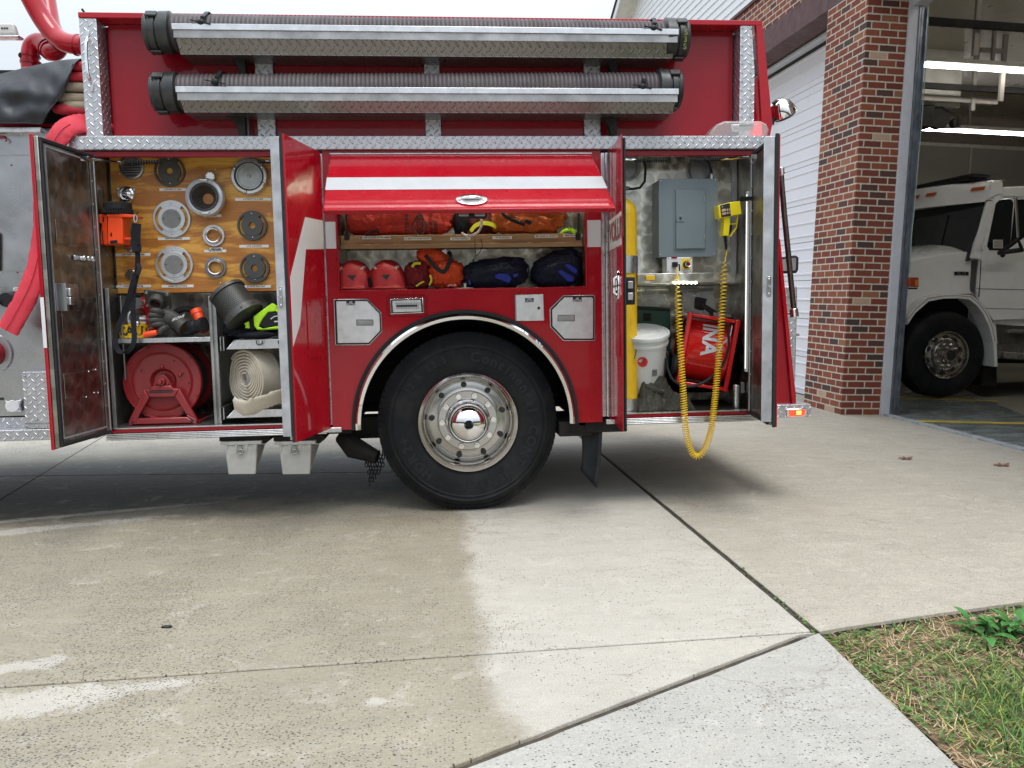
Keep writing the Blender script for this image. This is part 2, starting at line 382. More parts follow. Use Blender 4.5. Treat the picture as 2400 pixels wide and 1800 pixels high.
# --- fascia of diamond plate, full length
b = MB(); b.box(-2.03, 2.0, -.03, .12, 2.146, 2.222); T(b, 'diamond_plate_fascia', M['dp'], bevel=.004)
# --- upper side: recessed red panel, rim, columns
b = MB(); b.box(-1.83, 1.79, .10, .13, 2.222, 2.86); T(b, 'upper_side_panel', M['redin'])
b = MB(); b.box(-1.947, 1.93, -.005, .14, 2.862, 2.892); T(b, 'top_rim', M['red'], bevel=.004)
b = MB(); b.box(-1.946, -1.853, 0, .13, 2.222, 2.861); T(b, 'diamond_plate_column', M['dp'], bevel=.003)
b = MB(); b.prism([(1.797, 0, 2.222), (1.800, 0, 2.861), (1.868, 0, 2.861), (1.888, 0, 2.6), (1.886, 0, 2.222)], (0, .13, 0)); T(b, 'diamond_plate_column', M['dp'])
b = MB(); b.prism([(1.872, -.004, 2.88), (1.93, -.004, 2.892), (2.0, -.004, 2.30), (1.985, -.004, 2.222), (1.94, -.004, 2.222), (1.895, -.004, 2.86)], (0, .03, 0))
b.box(1.86, 1.985, .12, 2.3, 2.222, 2.6); T(b, 'rear_corner_flange', M['red'])
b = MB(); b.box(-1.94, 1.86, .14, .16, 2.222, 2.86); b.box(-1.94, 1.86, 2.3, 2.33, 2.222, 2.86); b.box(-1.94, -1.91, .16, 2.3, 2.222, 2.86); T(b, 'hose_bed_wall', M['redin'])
for px0, px1 in ((600, 642), (995, 1031), (1368, 1406)):
    b = MB(); b.box(P(px0, 200, .08).x, P(px1, 200, .08).x, .07, .101, 2.223, 2.80); T(b, 'diamond_plate_strap', M['dp'], bevel=.002)
# hose trough slide brackets
for px in (572, 1432):
    for (ya, yb, zt) in ((120, 178, 0), (262, 322, 0)):
        b = MB(); xc = P(px, ya, .06).x; z1 = P(px, ya, .02).z; z0 = P(px, yb, .02).z
        b.prism([(xc-.075, -.02, z1), (xc+.02, -.02, z1), (xc+.02, -.02, z0), (xc-.015, -.02, z0), (xc-.03, -.02, z0+.06), (xc-.075, -.02, z1-.03)], (0, .05, 0))
        T(b, 'trough_bracket', M['dark'], bevel=.003)
    b = MB(); xc = P(px, 220, .06).x; b.box(xc-.015, xc-.006, .05, .10, 2.225, 2.66); b.box(xc+.006, xc+.02, .045, .10, 2.225, 2.66); T(b, 'slide_rail', M['alud'])
# --- troughs
def trough(l0, l1, yT, yB, rT, rB):
    Y = -.16
    a, c = P(l0, yT, Y), P(l1, rT, Y); a2, c2 = P(l0+20, yB, Y+.06), P(l1-14, rB, Y+.06)
    zt = (a.z+c.z)/2; zb = (a2.z+c2.z)/2
    b = MB()
    b.box(a.x, c.x, Y-.012, Y, zt-.032, zt); b.box(a.x, c.x, Y, Y+.02, zt-.004, zt)
    T(b, 'trough_lip', M['alu'], bevel=.002); b = MB(); b.box(a.x+.006, c.x-.006, Y-.004, Y-.001, zt-.072, zt-.0325); T(b, 'trough_face', M['alud'])
    b = MB()
    b.prism([(a.x+.01, Y-.002, zt-.04), (c.x-.01, Y-.002, zt-.04), (c2.x, Y+.06, zb), (a2.x, Y+.06, zb)], (0, .012, 0))
    b.box(a2.x, c2.x, Y+.06, Y+.25, zb-.004, zb+.004)
    T(b, 'hose_trough', M['dpr'])
    return a.x, c.x, zt, zb
t1 = trough(403, 1590, 56, 127, 69, 134); t2 = trough(412, 1590, 200, 262, 212, 264)
# --- under body
b = MB(); b.box(-4.2, 2.0, .62, .70, .62, .86); b.box(-4.2, 2.0, 1.72, 1.80, .62, .86)
b.box(-1.95, -.55, .05, .62, .50, .55); b.box(.82, 1.95, .05, .62, .50, .55); b.box(-1.95, 1.95, .62, 2.38, .86, .9)
b.box(.86, 1.12, .04, .5, .46, .535); b.box(.7, .9, .05, .6, .44, .53)
b.cyl((.145, .35, .547), (.145, 2.05, .547), .09, n=16); b.blob((.145, 1.2, .547), (.24, .2, .22)); b.cyl((-2, 1.2, .62), (.0, 1.2, .56), .05, n=12)
b.box(-.62, -.3, .35, .5, .42, .56); b.tube([P(800, 1020, .3), P(830, 1050, .25), P(885, 1072, .2)], [.05, .07, .04], 10)
b.box(-4.2, -.62, .625, 2.36, .50, .615); b.box(.9, 1.95, .625, 2.36, .50, .615); b.box(-.6, .85, 1.5, 1.7, .45, .8)  # unseen boxes, added to block light passing under the body
T(b, 'chassis', M['dark'], bevel=.006)
b = MB()   # inner wheel well box so nothing shows through
for i in range(20):
    a0_, a1_ = math.pi*i/20, math.pi*(i+1)/20; r_ = .66
    b.prism([(WC[0]-.012+r_*math.cos(a0_), .035, WC[1]+r_*math.sin(a0_)), (WC[0]-.012+r_*math.cos(a1_), .035, WC[1]+r_*math.sin(a1_)), (WC[0]-.012+(r_+.02)*math.cos(a1_), .035, WC[1]+(r_+.02)*math.sin(a1_)), (WC[0]-.012+(r_+.02)*math.cos(a0_), .035, WC[1]+(r_+.02)*math.sin(a0_))], (0, .75, 0))
b.xz([(WC[0]-.012+.66*math.cos(math.pi*i/20), WC[1]+.66*math.sin(math.pi*i/20)) for i in range(21)], .70, .72)
T(b, 'wheel_well', M['dark'])
b = MB(); am, ar_ = [], []
b.lathe([(.618, .0), (.622, -.022), (.640, -.034), (.652, -.028), (.654, 0), (.640, .01)], (WC[0]-.012, 0, WC[1]), (0, 1, 0), 72, 1.5, -181.5)
T(b, 'fender_trim', M['chrome'])
b = MB(); b.lathe([(.654, .01), (.656, -.018), (.676, -.018), (.678, .01)], (WC[0]-.012, 0, WC[1]), (0, 1, 0), 72, 1.5, -181.5); T(b, 'fender_rubber', M['rubber'])
# --- wheels
def wheel(yf, hub, name='rear_wheel'):
    wr = bpy.data.objects.new(name, None); COL.objects.link(wr); wr.parent = TR
    c = (WC[0], 0, WC[1]); s = 1 if yf < 1.2 else -1
    Q = lambda r, t: (r, yf*1.0+s*t)
    b = MB()
    prof = [(.292, .055), (.300, .018), (.335, .004), (.40, -.004), (.445, -.003), (.452, -.008), (.458, -.003), (.470, .000), (.476, -.003), (.482, .002), (.492, .008), (.505, .022), (.528, .036), (.541, .05), (.5465, .075), (.5465, .24), (.53, .27), (.47, .29), (.30, .27)]
    b.lathe([Q(*p) for p in prof], c, (0, 1, 0), 96)
    for i in range(90):       # shoulder tread blocks
        a = 2*math.pi*i/90; ca, sa = math.cos(a), math.sin(a); da = .026
        p = []
        for (r_, t_) in ((.512, .026), (.545, .052), (.5475, .11), (.52, .11)):
            for dd in (-da, da):
                p.append((WC[0]+r_*math.cos(a+dd), yf+s*(t_-.004), WC[1]+r_*math.sin(a+dd)))
        b.add(p, [(0,1,3,2),(2,3,5,4),(0,2,4,6),(1,7,5,3),(0,6,7,1)])
    b.v = [(x + (0 if z > .10 else (x-WC[0])*.10*((.10-z)/.10)**2), (y if z > .12 else y-(.016*math.sin(math.pi*min(1, max(0, (.12-z)/.12)))) if abs(y-yf) < .08 else y), max(z, .002)) for x, y, z in b.v]
    b.build('tyre', M['tyre'], wr)
    if not hub: return wr
    b = MB(); prof = [(.262, .10), (.270, .03), (.285, .012), (.300, -.004), (.304, .004), (.3, .03)]
    b.lathe([Q(*p) for p in prof], c, (0, 1, 0), 64); b.build('rim', M['polish'], wr); b = MB()
    b.lathe([Q(*p) for p in [(.262, .10), (.248, .122), (.235, .115), (.205, .118), (.186, .112), (.183, .086), (.178, .082), (.138, .082), (.136, .075), (.134, .07), (.124, .06), (.11, .05)]], c, (0, 1, 0), 64)
    b.build('rim_disc', M['disc'], wr)
    b = MB(); b.lathe([Q(*p) for p in [(.122, .07), (.134, .05), (.134, .036), (.129, .028), (.129, .008), (.126, -.020), (.117, -.048), (.100, -.074), (.076, -.094), (.047, -.105), (.028, -.109), (.024, -.104), (.022, -.04), (0, -.04)]], c, (0, 1, 0), 48)
    b.build('hub_cap', M['chrome'], wr)
    b = MB(); b.cyl((WC[0], yf-.035, WC[1]), (WC[0], yf-.0445, WC[1]), .0215, n=20); b.build('hub_bore', M['ink'], wr)
    for i in range(9):
        a = R(15+i*40); p = (WC[0]+.222*math.cos(a), yf+.112, WC[1]+.222*math.sin(a))
        b = MB(); b.lathe([(.0, -.012), (.017, -.010), (.018, 0.)], p, (0, 1, 0), 20, ref=(math.cos(a), 0, math.sin(a))); b.build('hand_hole', M['ink'], wr)
    for i in range(10):
        a = R(2+i*36); p = Vector((WC[0]+.157*math.cos(a), yf+.084, WC[1]+.160*math.sin(a)))
        b = MB(); b.cyl(p, p-Vector((0, .026, 0)), .021, .018, 6)
        if i % 3: b.cyl(p-Vector((0, .02, 0)), p-Vector((0, .04, 0)), .008, .008, 10)
        b.build('lug_nut', M['polish'], wr)
    b = MB()
    def arc(st, size, r, deg, up):
        # letters laid round the sidewall; deg = centre angle (0 = right, 90 = top)
        w = [max(.35, (max([q[0] for q in txt(ch, size)[0]] or [0])-min([q[0] for q in txt(ch, size)[0]] or [0]))/size) if ch != ' ' else .4 for ch in st]
        tot = sum(x+.16 for x in w)*size; pos = -tot/2
        for ch, x in zip(st, w):
            m_ = pos+(x+.16)*size/2; pos += (x+.16)*size
            if ch == ' ': continue
            a = R(deg)-(m_/r if up else -m_/r)
            ur, ut = (Vector((math.cos(a), 0, math.sin(a))), Vector((math.sin(a), 0, -math.cos(a))))
            if not up: ur, ut = -ur, -ut
            ctr = Vector((WC[0], yf-.0045, WC[1]))+Vector((math.cos(a), 0, math.sin(a)))*r
            if len(txt(ch, size)[0]): 
                xs = [q[0] for q in txt(ch, size)[0]]; xm = (max(xs)+min(xs))/2
                b.text(ch, size, lambda u, v: ctr+ut*(u-xm)+ur*v)
    for ar_g in (('12 R 22.5', .058, .405, 130, True), ('Continental', .084, .395, 47, True), ('CONTINENTAL', .078, .395, -52, True), ('HDR2+', .082, .395, -147, True)):
        b = MB(); arc(*ar_g); b.build('sidewall_lettering', M['tyretxt'], wr)
    return wr
wheel(.035, True); wheel(.37, False); wheel(2.40, False)
# mud flap, chains
b = MB(); b.grid(lambda u, v: P(1362+46*v, 995, .1)*(1-u)+(P(1362, 1105, .1)*(1-v)+P(1393, 1143, -.02)*v if v < .8 else P(1362+32*v, 1100+45*v, .02))*u+Vector((0, .04*math.sin(u*2), 0)), 8, 8)
b = MB(); A, B_, C_, D_ = P(1361, 998, .12), P(1411, 995, .06), P(1394, 1143, .0), P(1359, 1104, .12)
b.grid(lambda u, v: (A*(1-v)+B_*v)*(1-u)+(D_*(1-v)+C_*v)*u+Vector((.012*math.sin(u*2.5), .02*math.sin(v*3), 0)), 10, 6)
o = T(b, 'mud_flap', M['rubber']); md = o.modifiers.new('s', 'SOLIDIFY'); md.thickness = .008
b = MB()
for q in range(7):
    x, y, z = P(858+q*6.5, 1062, .22+.02*(q % 3)); L = 4+(q*5) % 6
    for i in range(L):
        cz = z-.024*i; cx = x+.003*math.sin(i*2+q)
        ring = [(cx+(.008*math.cos(t) if i % 2 else 0), y+(0 if i % 2 else .008*math.cos(t)), cz+.017*math.sin(t)) for t in [2*math.pi*w_/10 for w_ in range(10)]]
        b.tube(ring, .0035, 5, True)
T(b, 'tyre_chain', M['dark'])
# --- side details on centre panel: bottle doors, scene light, fuel door
def octo(pts, name, lab, hand, labels):
    g = bpy.data.objects.new(name, None); COL.objects.link(g); g.parent = TR
    c = Vector(((sum(p[0] for p in pts)/len(pts)), (sum(p[1] for p in pts)/len(pts)), 0))
    sc = lambda k: [((p[0]-c.x)*k+c.x, (p[1]-c.y)*k+c.y) for p in pts]
    b = MB(); b.pp(pts, -.010, .012); b.build('door_frame', M['alu'], g, bevel=.003)
    b = MB(); b.pp(sc(.965), -.0115, .004); b.build('door_seal', M['rubber'], g)
    b = MB(); b.pp(sc(.90), -.017, .006); b.build('door_skin', M['doorskin'], g, bevel=.002)
    b = MB(); hx, hy, hw, hh = hand; b.pp([(hx-1, hy-1), (hx+hw+1, hy-1), (hx+hw+1, hy+hh+1), (hx-1, hy+hh+1)], -.0185, .002); b.build('latch_surround', M['ink'], g); b = MB(); b.pp([(hx, hy), (hx+hw, hy), (hx+hw, hy+hh), (hx, hy+hh)], -.020, .005); b.pp([(hx+4, hy+2.5), (hx+hw-4, hy+2.5), (hx+hw-4, hy+hh-2.5), (hx+4, hy+hh-2.5)], -.024, .005); b.build('latch', M['alud'], g, bevel=.0015)
    lx, ly = labels; b = MB(); b.pp([(lx-10.5, ly-5), (lx+10.5, ly-5), (lx+10.5, ly+5), (lx-10.5, ly+5)], -.0185, .002); b.build('label_plate', M['ink'], g)
    b = MB()
    for st, dy in (('AIR', -2.2), ('BOTTLE', 2.4)):
        o_ = P(lx, ly+dy, -.0195); b.text(st, .013, lambda u, v: o_+Vector((u, 0, v)))
    b.build('label_text', M['white'], g)
    return g
M['doorskin'] = pm('brushed_door_skin', (.66,.665,.67), .42, 1, 0, .1, 20, .0002, 60)
octo([(781,701),(861,700),(894,733),(896,777),(866,809),(785,810)], 'air_bottle_door', '', (836,750,38,12), (822,710.5))
octo([(1320,692),(1391,691),(1395,694),(1395,798),(1390,799),(1320,799),(1289,766),(1288,724)], 'air_bottle_door', '', (1308,739,38,13), (1353,702))
g = bpy.data.objects.new('scene_light', None); COL.objects.link(g); g.parent = TR
b = MB(); b.pp([(906,693),(912,691),(994,691),(1000,696),(1001,736),(996,741),(912,743),(907,738)], -.008, .01); b.build('bezel', M['redin'], g, bevel=.004)
b = MB(); b.pp([(913,700),(992,698),(994,734),(915,737)], -.016, .01); b.build('trim_ring', M['chrome'], g, bevel=.005)
b = MB(); b.pp([(916,703),(989,701),(991,731),(918,734)], -.019, .005); b.build('lens_back', M['ink'], g, bevel=.003)
b = MB(); b.pp([(919,705),(986,703),(988,730),(921,732)], -.022, .004); M['refl'] = pm('lamp_reflector', (.62,.64,.64), .3, .4, .3, .05); b.build('reflector', M['refl'], g, bevel=.004)
b = MB()
for i in range(14): b.pp([(928+i*3.9,709),(930.6+i*3.9,709),(930.6+i*3.9,724),(928+i*3.9,724)], -.026, .004)
b.build('lamp_lens', M['alud'], g); b = MB(); b.pp([(929,715),(978,714),(978,718.5),(929,719.5)], -.028, .003); b.build('lamp_bar', M['ink'], g)
g = bpy.data.objects.new('fuel_door', None); COL.objects.link(g); g.parent = TR
b = MB(); b.pp([(1208,691),(1274,689),(1276,752),(1210,753)], -.012, .012); b.build('door_skin', M['doorskin'], g, bevel=.004)
b = MB(); b.pp([(1217,698),(1269,696.5),(1270,745),(1218,746)], -.0135, .003); b.build('door_face', M['doorskin'], g, bevel=.002)
b = MB(); c = P(1262, 722, -.013); b.cyl(c, c-Vector((0, .014, 0)), .009, n=16); b.build('lock', M['chrome'], g)
b = MB(); c = P(1208.5, 722, -.01); b.cyl(c-Vector((0, 0, .078)), c+Vector((0, 0, .078)), .004, n=8); b.build('hinge', M['alud'], g)
b = MB(); b.pp([(1231,699),(1251,698.5),(1251,708),(1231,708.5)], -.0165, .002); b.build('label_plate', M['ink'], g)
b = MB(); o1, o2 = P(1241, 701.4, -.0175), P(1241, 705.6, -.0175); b.text('DIESEL', .010, lambda u, v: o1+Vector((u, 0, v))); b.text('FUEL ONLY', .009, lambda u, v: o2+Vector((u, 0, v))); b.build('label_text', M['white'], g)

# --- flap over the centre compartment
FY = -.55
h0, h1 = P(772, 363), P(1386, 359); f0, f1 = P(757, 494, FY), P(1443, 488, FY)
fl = bpy.data.objects.new('lift_door', None); COL.objects.link(fl); fl.parent = TR
zh = (h0.z+h1.z)/2-.004; zf = (f0.z+f1.z)/2; xa0, xa1 = h0.x+.005, h1.x; xb0, xb1 = f0.x, f1.x
def FP(u, v, off=0.):   # u along x 0..1, v from hinge to lip 0..1, off above skin
    n_ = Vector((0, -(zh-zf), -FY)).normalized(); n_ = Vector((0, (zf-zh), FY)).cross(Vector((1, 0, 0))).normalized()
    if n_.z < 0: n_ = -n_
    return Vector(((xa0*(1-v)+xb0*v)*(1-u)+(xa1*(1-v)+xb1*v)*u, -.012+FY*v, zh*(1-v)+zf*v))+n_*off
nf = (FP(.5, .5, 1)-FP(.5, .5, 0))
b = MB(); b.prism([FP(0, 0), FP(1, 0), FP(1, 1), FP(0, 1)], -nf*.035); b.build('door_skin', M['red'], fl, bevel=.006)
b = MB(); b.prism([FP(0, .445, .001), FP(1, .445, .001), FP(1, .665, .001), FP(0, .665, .001)], nf*.0015); b.build('white_stripe', M['stripew'], fl)
b = MB(); b.prism([FP(.03, .03, -.036), FP(.97, .03, -.036), FP(.97, .96, -.036), FP(.03, .96, -.036)], -nf*.012); b.build('inner_liner', M['dark'], fl)
b = MB(); cc = FP(.505, .852, .002)
tu = Vector((1, 0, 0)); tv = (FP(.5, 1)-FP(.5, 0)).normalized()
def ell(a, c, o_, n=28): return [cc+tu*a*math.cos(2*math.pi*i/n)+tv*c*math.sin(2*math.pi*i/n)+nf*o_ for i in range(n)]
b.prism(ell(.083, .058, 0), nf*.006); b.prism(ell(.066, .044, .0062), nf*.002); b.build('handle_plate', M['chrome'], fl, bevel=.002)
b = MB(); b.prism(ell(.058, .036, .0084), nf*.0005); b.build('handle_recess', M['alud'], fl)
b = MB(); b.tube([cc+tu*-.045+nf*.012, cc+tu*-.035+nf*.02, cc+tu*.035+nf*.02, cc+tu*.045+nf*.012], .008, 8); b.build('handle_ring', M['chrome'], fl)
# latch box under the flap
b = MB(); q = FP(.505, .86, -.05); b.box(q.x-.08, q.x+.08, q.y-.02, q.y+.06, q.z-.055, q.z); b.build('latch_box', M['black'], fl, bevel=.004)
b = MB(); b.box(q.x-.07, q.x-.015, q.y-.026, q.y-.018, q.z-.05, q.z-.012); b.box(q.x+.015, q.x+.07, q.y-.026, q.y-.018, q.z-.05, q.z-.012); b.build('latch_jaw', M['alud'], fl, bevel=.004)
b = MB(); 
for px, s_ in ((810, 1), (1358, -1)):
    b.cyl(P(px, 478, -.40), P(px+3*s_, 553, -.03), .006, n=10); b.cyl(P(px+3*s_, 545, -.05), P(px+3*s_, 560, -.02), .016, n=10)
T(b, 'gas_strut', M['black'])
b = MB(); b.cyl((xa0, -.012, zh+.004), (xa1, -.012, zh+.004), .007, n=10); T(b, 'piano_hinge', M['alu'])
# ---------------------------------------------------------------- compartments
def sub(name, parent=TR, label=None):
    g = bpy.data.objects.new(name, None); COL.objects.link(g); g.parent = parent
    if label: g['label'] = label
    return g
# left compartment : x -1.90..-.66, shallow above z 1.40, deep below
LF = .5735; LX0, LX1 = -1.93, -.70
lc = sub('left_compartment')
b = MB(); b.box(LX0-.02, LX0, .03, .62, LF, 2.19); b.build('side_wall', M['swx'], lc)
b = MB(); b.box(LX1, LX1+.02, .03, .62, LF, 2.19); b.build('side_wall', M['swx'], lc)
b = MB(); b.box(LX0, LX1, .27, .29, 1.385, 2.19); b.box(LX0, LX1, .60, .62, LF, 1.385); b.build('back_wall', M['swy'], lc)
b = MB(); b.box(LX0, LX1, .03, .60, LF-.012, LF+.004); b.build('floor_plate', M['alud'], lc)
b = MB(); b.box(LX0, LX1, .03, .27, 2.178, 2.19); b.box(LX0, LX1, .25, .60, 1.36, 1.384); b.build('top_plate', M['alud'], lc)
bd = sub('mounting_board', lc)
by0 = .235
p0, p1, p2, p3 = P(256, 366, by0), P(655, 366, by0), P(655, 682, by0), P(272, 684, by0)
b = MB(); b.box(p0.x, LX1-.002, by0, by0+.018, p2.z, 2.176); b.build('plywood_sheet', M['ply'], bd, bevel=.002)
def label(parent, cx, cy, w, h, st, Y, tilt=0.):
    c = P(cx, cy, Y); s_ = (Y+CD)/F; ca, sa = math.cos(tilt), math.sin(tilt)
    f = lambda u, v: Vector((c.x+u*ca-v*sa, Y, c.z+u*sa+v*ca))
    hw, hh = w/2*s_, h/2*s_
    b = MB(); b.prism([f(-hw, -hh), f(hw, -hh), f(hw, hh), f(-hw, hh)], (0, .0015, 0))
    g = b.build('label_strip', M['ltape'], parent)
    b = MB(); sz = min(h*.72*s_, 2*hw/(len(st)*.62)*.95); b.text(st, sz*1.1, lambda u, v: f(u, v)+Vector((0, -.0006, 0))); b.build('label_print', M['ink'], parent)
cv = lambda x, y: (50+x/3.386, 300+y/3.386)
for X, Y_, w, st in ((1202,489,197,'6 STORZ TO 2NH'), (1840,566,270,'6 STORTZ TO 5 NHT'), (1210,877,235,'5NH TO 5 STORZ'), (1515,696,135,'TO 6NH'), (1847,938,220,'6 TO 5 STORTZ'), (885,1005,255,'1.5IN NHST TO 1IN FEM'), (1545,959,95,'REDUCER'), (1538,976,165,'TO LAVTESTS'), (890,1256,255,'1 IN NPST ADAPTER'), (1241,1255,235,'4.5NH TO 5 STORZ'), (1865,1258,220,'STORTZ TO 5 NHT')):
    cx, cy = cv(X, Y_); label(bd, cx, cy, w/3.386, 6.0, st, by0-.002)
b = MB()
for X, Y_ in ((1540,330), (800,1238), (1580,1230), (780,362)): c = P(*cv(X, Y_), by0); b.blob(c, (.006, .004, .006), 10, 6)
b.build('board_screw', M['alu'], bd)
# louvred vent (plate fixed on the board)
c = P(310, 393, by0); b = MB(); b.lathe([(0, -.012), (.055, -.012), (.06, -.02), (.069, -.016), (.07, 0)], c, (0, 1, 0), 40); b.build('louvre_vent', M['alud'], bd)
b = MB()
for i in range(7):
    z = c.z-.042+.014*i; w = math.sqrt(max(.0001, .052**2-(z-c.z)**2)); b.prism([(c.x-w, c.y-.013, z), (c.x+w, c.y-.013, z), (c.x+w, c.y-.022, z-.008), (c.x-w, c.y-.022, z-.008)], (0, .002, .002))
b.build('louvre_slat', M['alud'], bd)
# lower half frames: angle posts, shelf, divider, slide trays
b = MB(); b.box(-1.925, -1.90, .05, .07, LF, 1.385); b.box(-1.925, -1.918, .05, .30, LF, 1.385); b.box(-1.86, -1.852, .10, .5, .85, 1.34); b.build('side_post', M['alud'], lc, bevel=.002)
sh = P(272, 796, .04); sz_ = P(380, 797, .04).z
dvx = P(498, 850, .05).x
b = MB(); b.box(sh.x-.01, dvx, .04, .05, sz_-.014, sz_+.012); b.box(sh.x-.01, dvx, .05, .55, sz_-.004, sz_+.006); b.build('shelf', M['alu'], lc, bevel=.001)
b = MB(); dt, db = P(490, 694, .045), P(505, 995, .045)
b.prism([(dt.x+.002, .045, dt.z), (dt.x+.006, .045, LF), (dt.x+.006, .58, LF), (dt.x+.002, .58, dt.z)], (.012, 0, 0)); b.box(dt.x+.014, dt.x+.034, .05, .07, LF, dt.z-.02); b.box(dt.x-.004, dt.x+.012, .036, .046, LF, dt.z); b.build('divider', M['alud'], lc, bevel=.001)
for ya, yb in ((797, 819), (962, 980)):
    a0, a1, a2, a3 = P(553, ya, .02), P(660, ya-2, .02), P(660, yb-4, .02), P(530, yb, .02)
    b = MB(); b.prism([a0, Vector((LX1-.02, .02, a0.z)), Vector((LX1-.02, .02, a3.z)), a3], (0, .008, 0)); b.box(a3.x, LX1-.02, .028, .56, a3.z+.002, a3.z+.008)
    b.prism([(a3.x, .02, a3.z), (a3.x, .56, a3.z), (a3.x, .56, a0.z), (a0.x-.02, .06, a0.z)], (.006, 0, 0)); b.build('slide_tray', M['alu'], lc, bevel=.001)
    b = MB(); b.box(a3.x-.032, a3.x-.006, .018, .55, a3.z-.012, a0.z+.025); b.build('slide_runner', M['dark'], lc, bevel=.003)
    b = MB(); b.tube([(a3.x-.028, .012, a3.z-.006), (a3.x-.010, .012, a3.z-.006), (a3.x-.010, .012, a0.z+.02), (a3.x-.028, .012, a0.z+.02)], .003, 6, True); b.build('slide_latch', M['alu'], lc)
# ---- doors: flat boxes about hinges
def swing(name, hx, ex, ey, inner, lip=True, white=None, letters=None):
    g = sub(name)
    h = Vector((hx, -.012, 0)); e = Vector((ex, ey, 0)); d = (e-h); L = d.length; d.normalize()
    n = Vector((-d.y, d.x, 0))           # left-hand normal
    if (n.dot(Vector((0, -CD, 0))-h) < 0) != (not inner): n = n   # keep sign handled below
    return g, h, d, L
def doorbox(name, hx, ex, ey, side, inner_mat, zt=2.132, zb=.545, th=.042):
    """side=+1: outer skin faces +x ; -1: outer skin faces -x"""
    g = sub(name); h = Vector((hx, -.012, 0)); e = Vector((ex, ey, 0)); d = e-h; L = d.length; d.normalize()
    n = Vector((-d.y, d.x, 0)); n = n if n.x*side > 0 else -n      # outward (outer skin) normal
    Q = lambda t, o, z: h+d*t+n*(o*(th/.042) if o > 0 else o)+Vector((0, 0, z))
    b = MB(); b.prism([Q(.01, .042, zb), Q(L, .042, zb), Q(L, .042, zt), Q(.01, .042, zt)], -n*.0065); b.prism([Q(L-.004, .0355, zb), Q(L-.004, .0355, zt), Q(L-.004, .024, zt), Q(L-.004, .024, zb)], d*.004); b.build('door_skin', M['red'], g, bevel=.003)
    pd_ = .034 if th > .03 else .010
    b = MB(); b.prism([Q(.012, .035, zb+.01), Q(L-.006, .035, zb+.01), Q(L-.006, .035, zt-.01), Q(.012, .035, zt-.01)], -n*pd_); b.build('door_pan', inner_mat, g, bevel=.004)
    b = MB()
    for (t0, t1, z0, z1) in ((.012, L-.012, zt-.034, zt-.014), (.012, L-.012, zb+.012, zb+.032), (L-.030, L-.010, zb+.03, zt-.03)):
        b.prism([Q(t0, .0005, z0), Q(t1, .0005, z0), Q(t1, .0005, z1), Q(t0, .0005, z1)], -n*.012)
    b.build('door_gasket', M['rubber'], g, bevel=.004)
    return g, Q, n, d, L
# D1: far left, inner face to us
g, Q, n, d, L = doorbox('compartment_door', -1.908, -1.970, -.52, -1, M['swx'])
n1 = n
b = MB(); b.prism([Q(L-.040, -.001, .60), Q(L-.050, -.001, 2.08), Q(L-.044, -.001, 2.08), Q(L-.034, -.001, .60)], -n*.008)
b.prism([Q(.055, -.001, 2.075), Q(L-.044, -.001, 2.075), Q(L-.044, -.001, 2.083), Q(.055, -.001, 2.083)], -n*.006)
b.prism([Q(.055, -.001, .595), Q(L-.040, -.001, .595), Q(L-.040, -.001, .603), Q(.055, -.001, .603)], -n*.006)
b.build('panel_edge', M['mill'], g)
b = MB()
for z0, z1, t0, t1 in ((1.60, 1.72, .10, L-.10), (1.15, 1.33, .08, L-.10), (.80, .93, .10, L-.08)):
    b.prism([Q(t0, -.0008, z0), Q(t1, -.0008, z0), Q(t1, -.0008, z1), Q(t0, -.0008, z1)], -n*.003)
b.build('inspection_cover', M['swx2'] if 'swx2' in M else M['swx'], g, bevel=.002)
b = MB()
for z in (.72+.125*i for i in range(11)): c = Q(.045, -.004, z); b.blob(c, (.007, .007, .007), 8, 6)
for z, t in ((.93, .13), (.925, .2), (.80, .12), (.805, .16), (.79, .24)): c = Q(t, -.004, z); b.blob(c, (.005, .005, .005), 8, 6)
b.build('door_bolt', M['alu'], g)
b = MB(); b.prism([Q(.03, -.002, .57), Q(.055, -.002, .57), Q(.055, -.002, 2.10), Q(.03, -.002, 2.10)], -n*.006); b.cyl(Q(.018, -.006, .57), Q(.018, -.006, 2.11), .007, n=8); b.build('door_hinge', M['alud'], g)
lb = P(133, 702, -.40)
b = MB(); z0, z1 = P(140, 729, -.40).z, P(140, 665, -.40).z
b.prism([Q(.25, -.001, z0), Q(L-.055, -.001, z0), Q(L-.055, -.001, z1), Q(.25, -.001, z1)], -n*.006)
b.prism([Q(L-.085, -.006, z0), Q(L-.062, -.006, z0), Q(L-.062, -.006, z1), Q(L-.085, -.006, z1)], -n*.05); b.prism([Q(L-.09, -.05, z1-.008), Q(L-.09, -.05, z1), Q(L-.16, -.006, z1), Q(L-.16, -.006, z1-.008)], n*.002); b.build('latch_cover', M['ss'], g, bevel=.003)
b = MB()
for zz in (z0+.03, z1-.065): b.prism([Q(L-.11, -.055, zz), Q(L-.075, -.055, zz), Q(L-.075, -.055, zz+.04), Q(L-.11, -.055, zz+.04)], -n*.015)
b.build('latch_jaw', M['alu'], g, bevel=.004)
b = MB(); z = P(200, 604, -.25).z; b.prism([Q(.10, -.006, z-.012), Q(.28, -.006, z-.014), Q(.28, -.006, z+.012), Q(.10, -.006, z+.010)], -n*.012)
for t in (.12, .16, .2): b.lathe([(.009, 0), (.016, 0), (.016, .012), (.009, .012)], Q(t, -.018, z), -n, 16)
b.build('door_stay_hook', M['chrome'], g, bevel=.003)
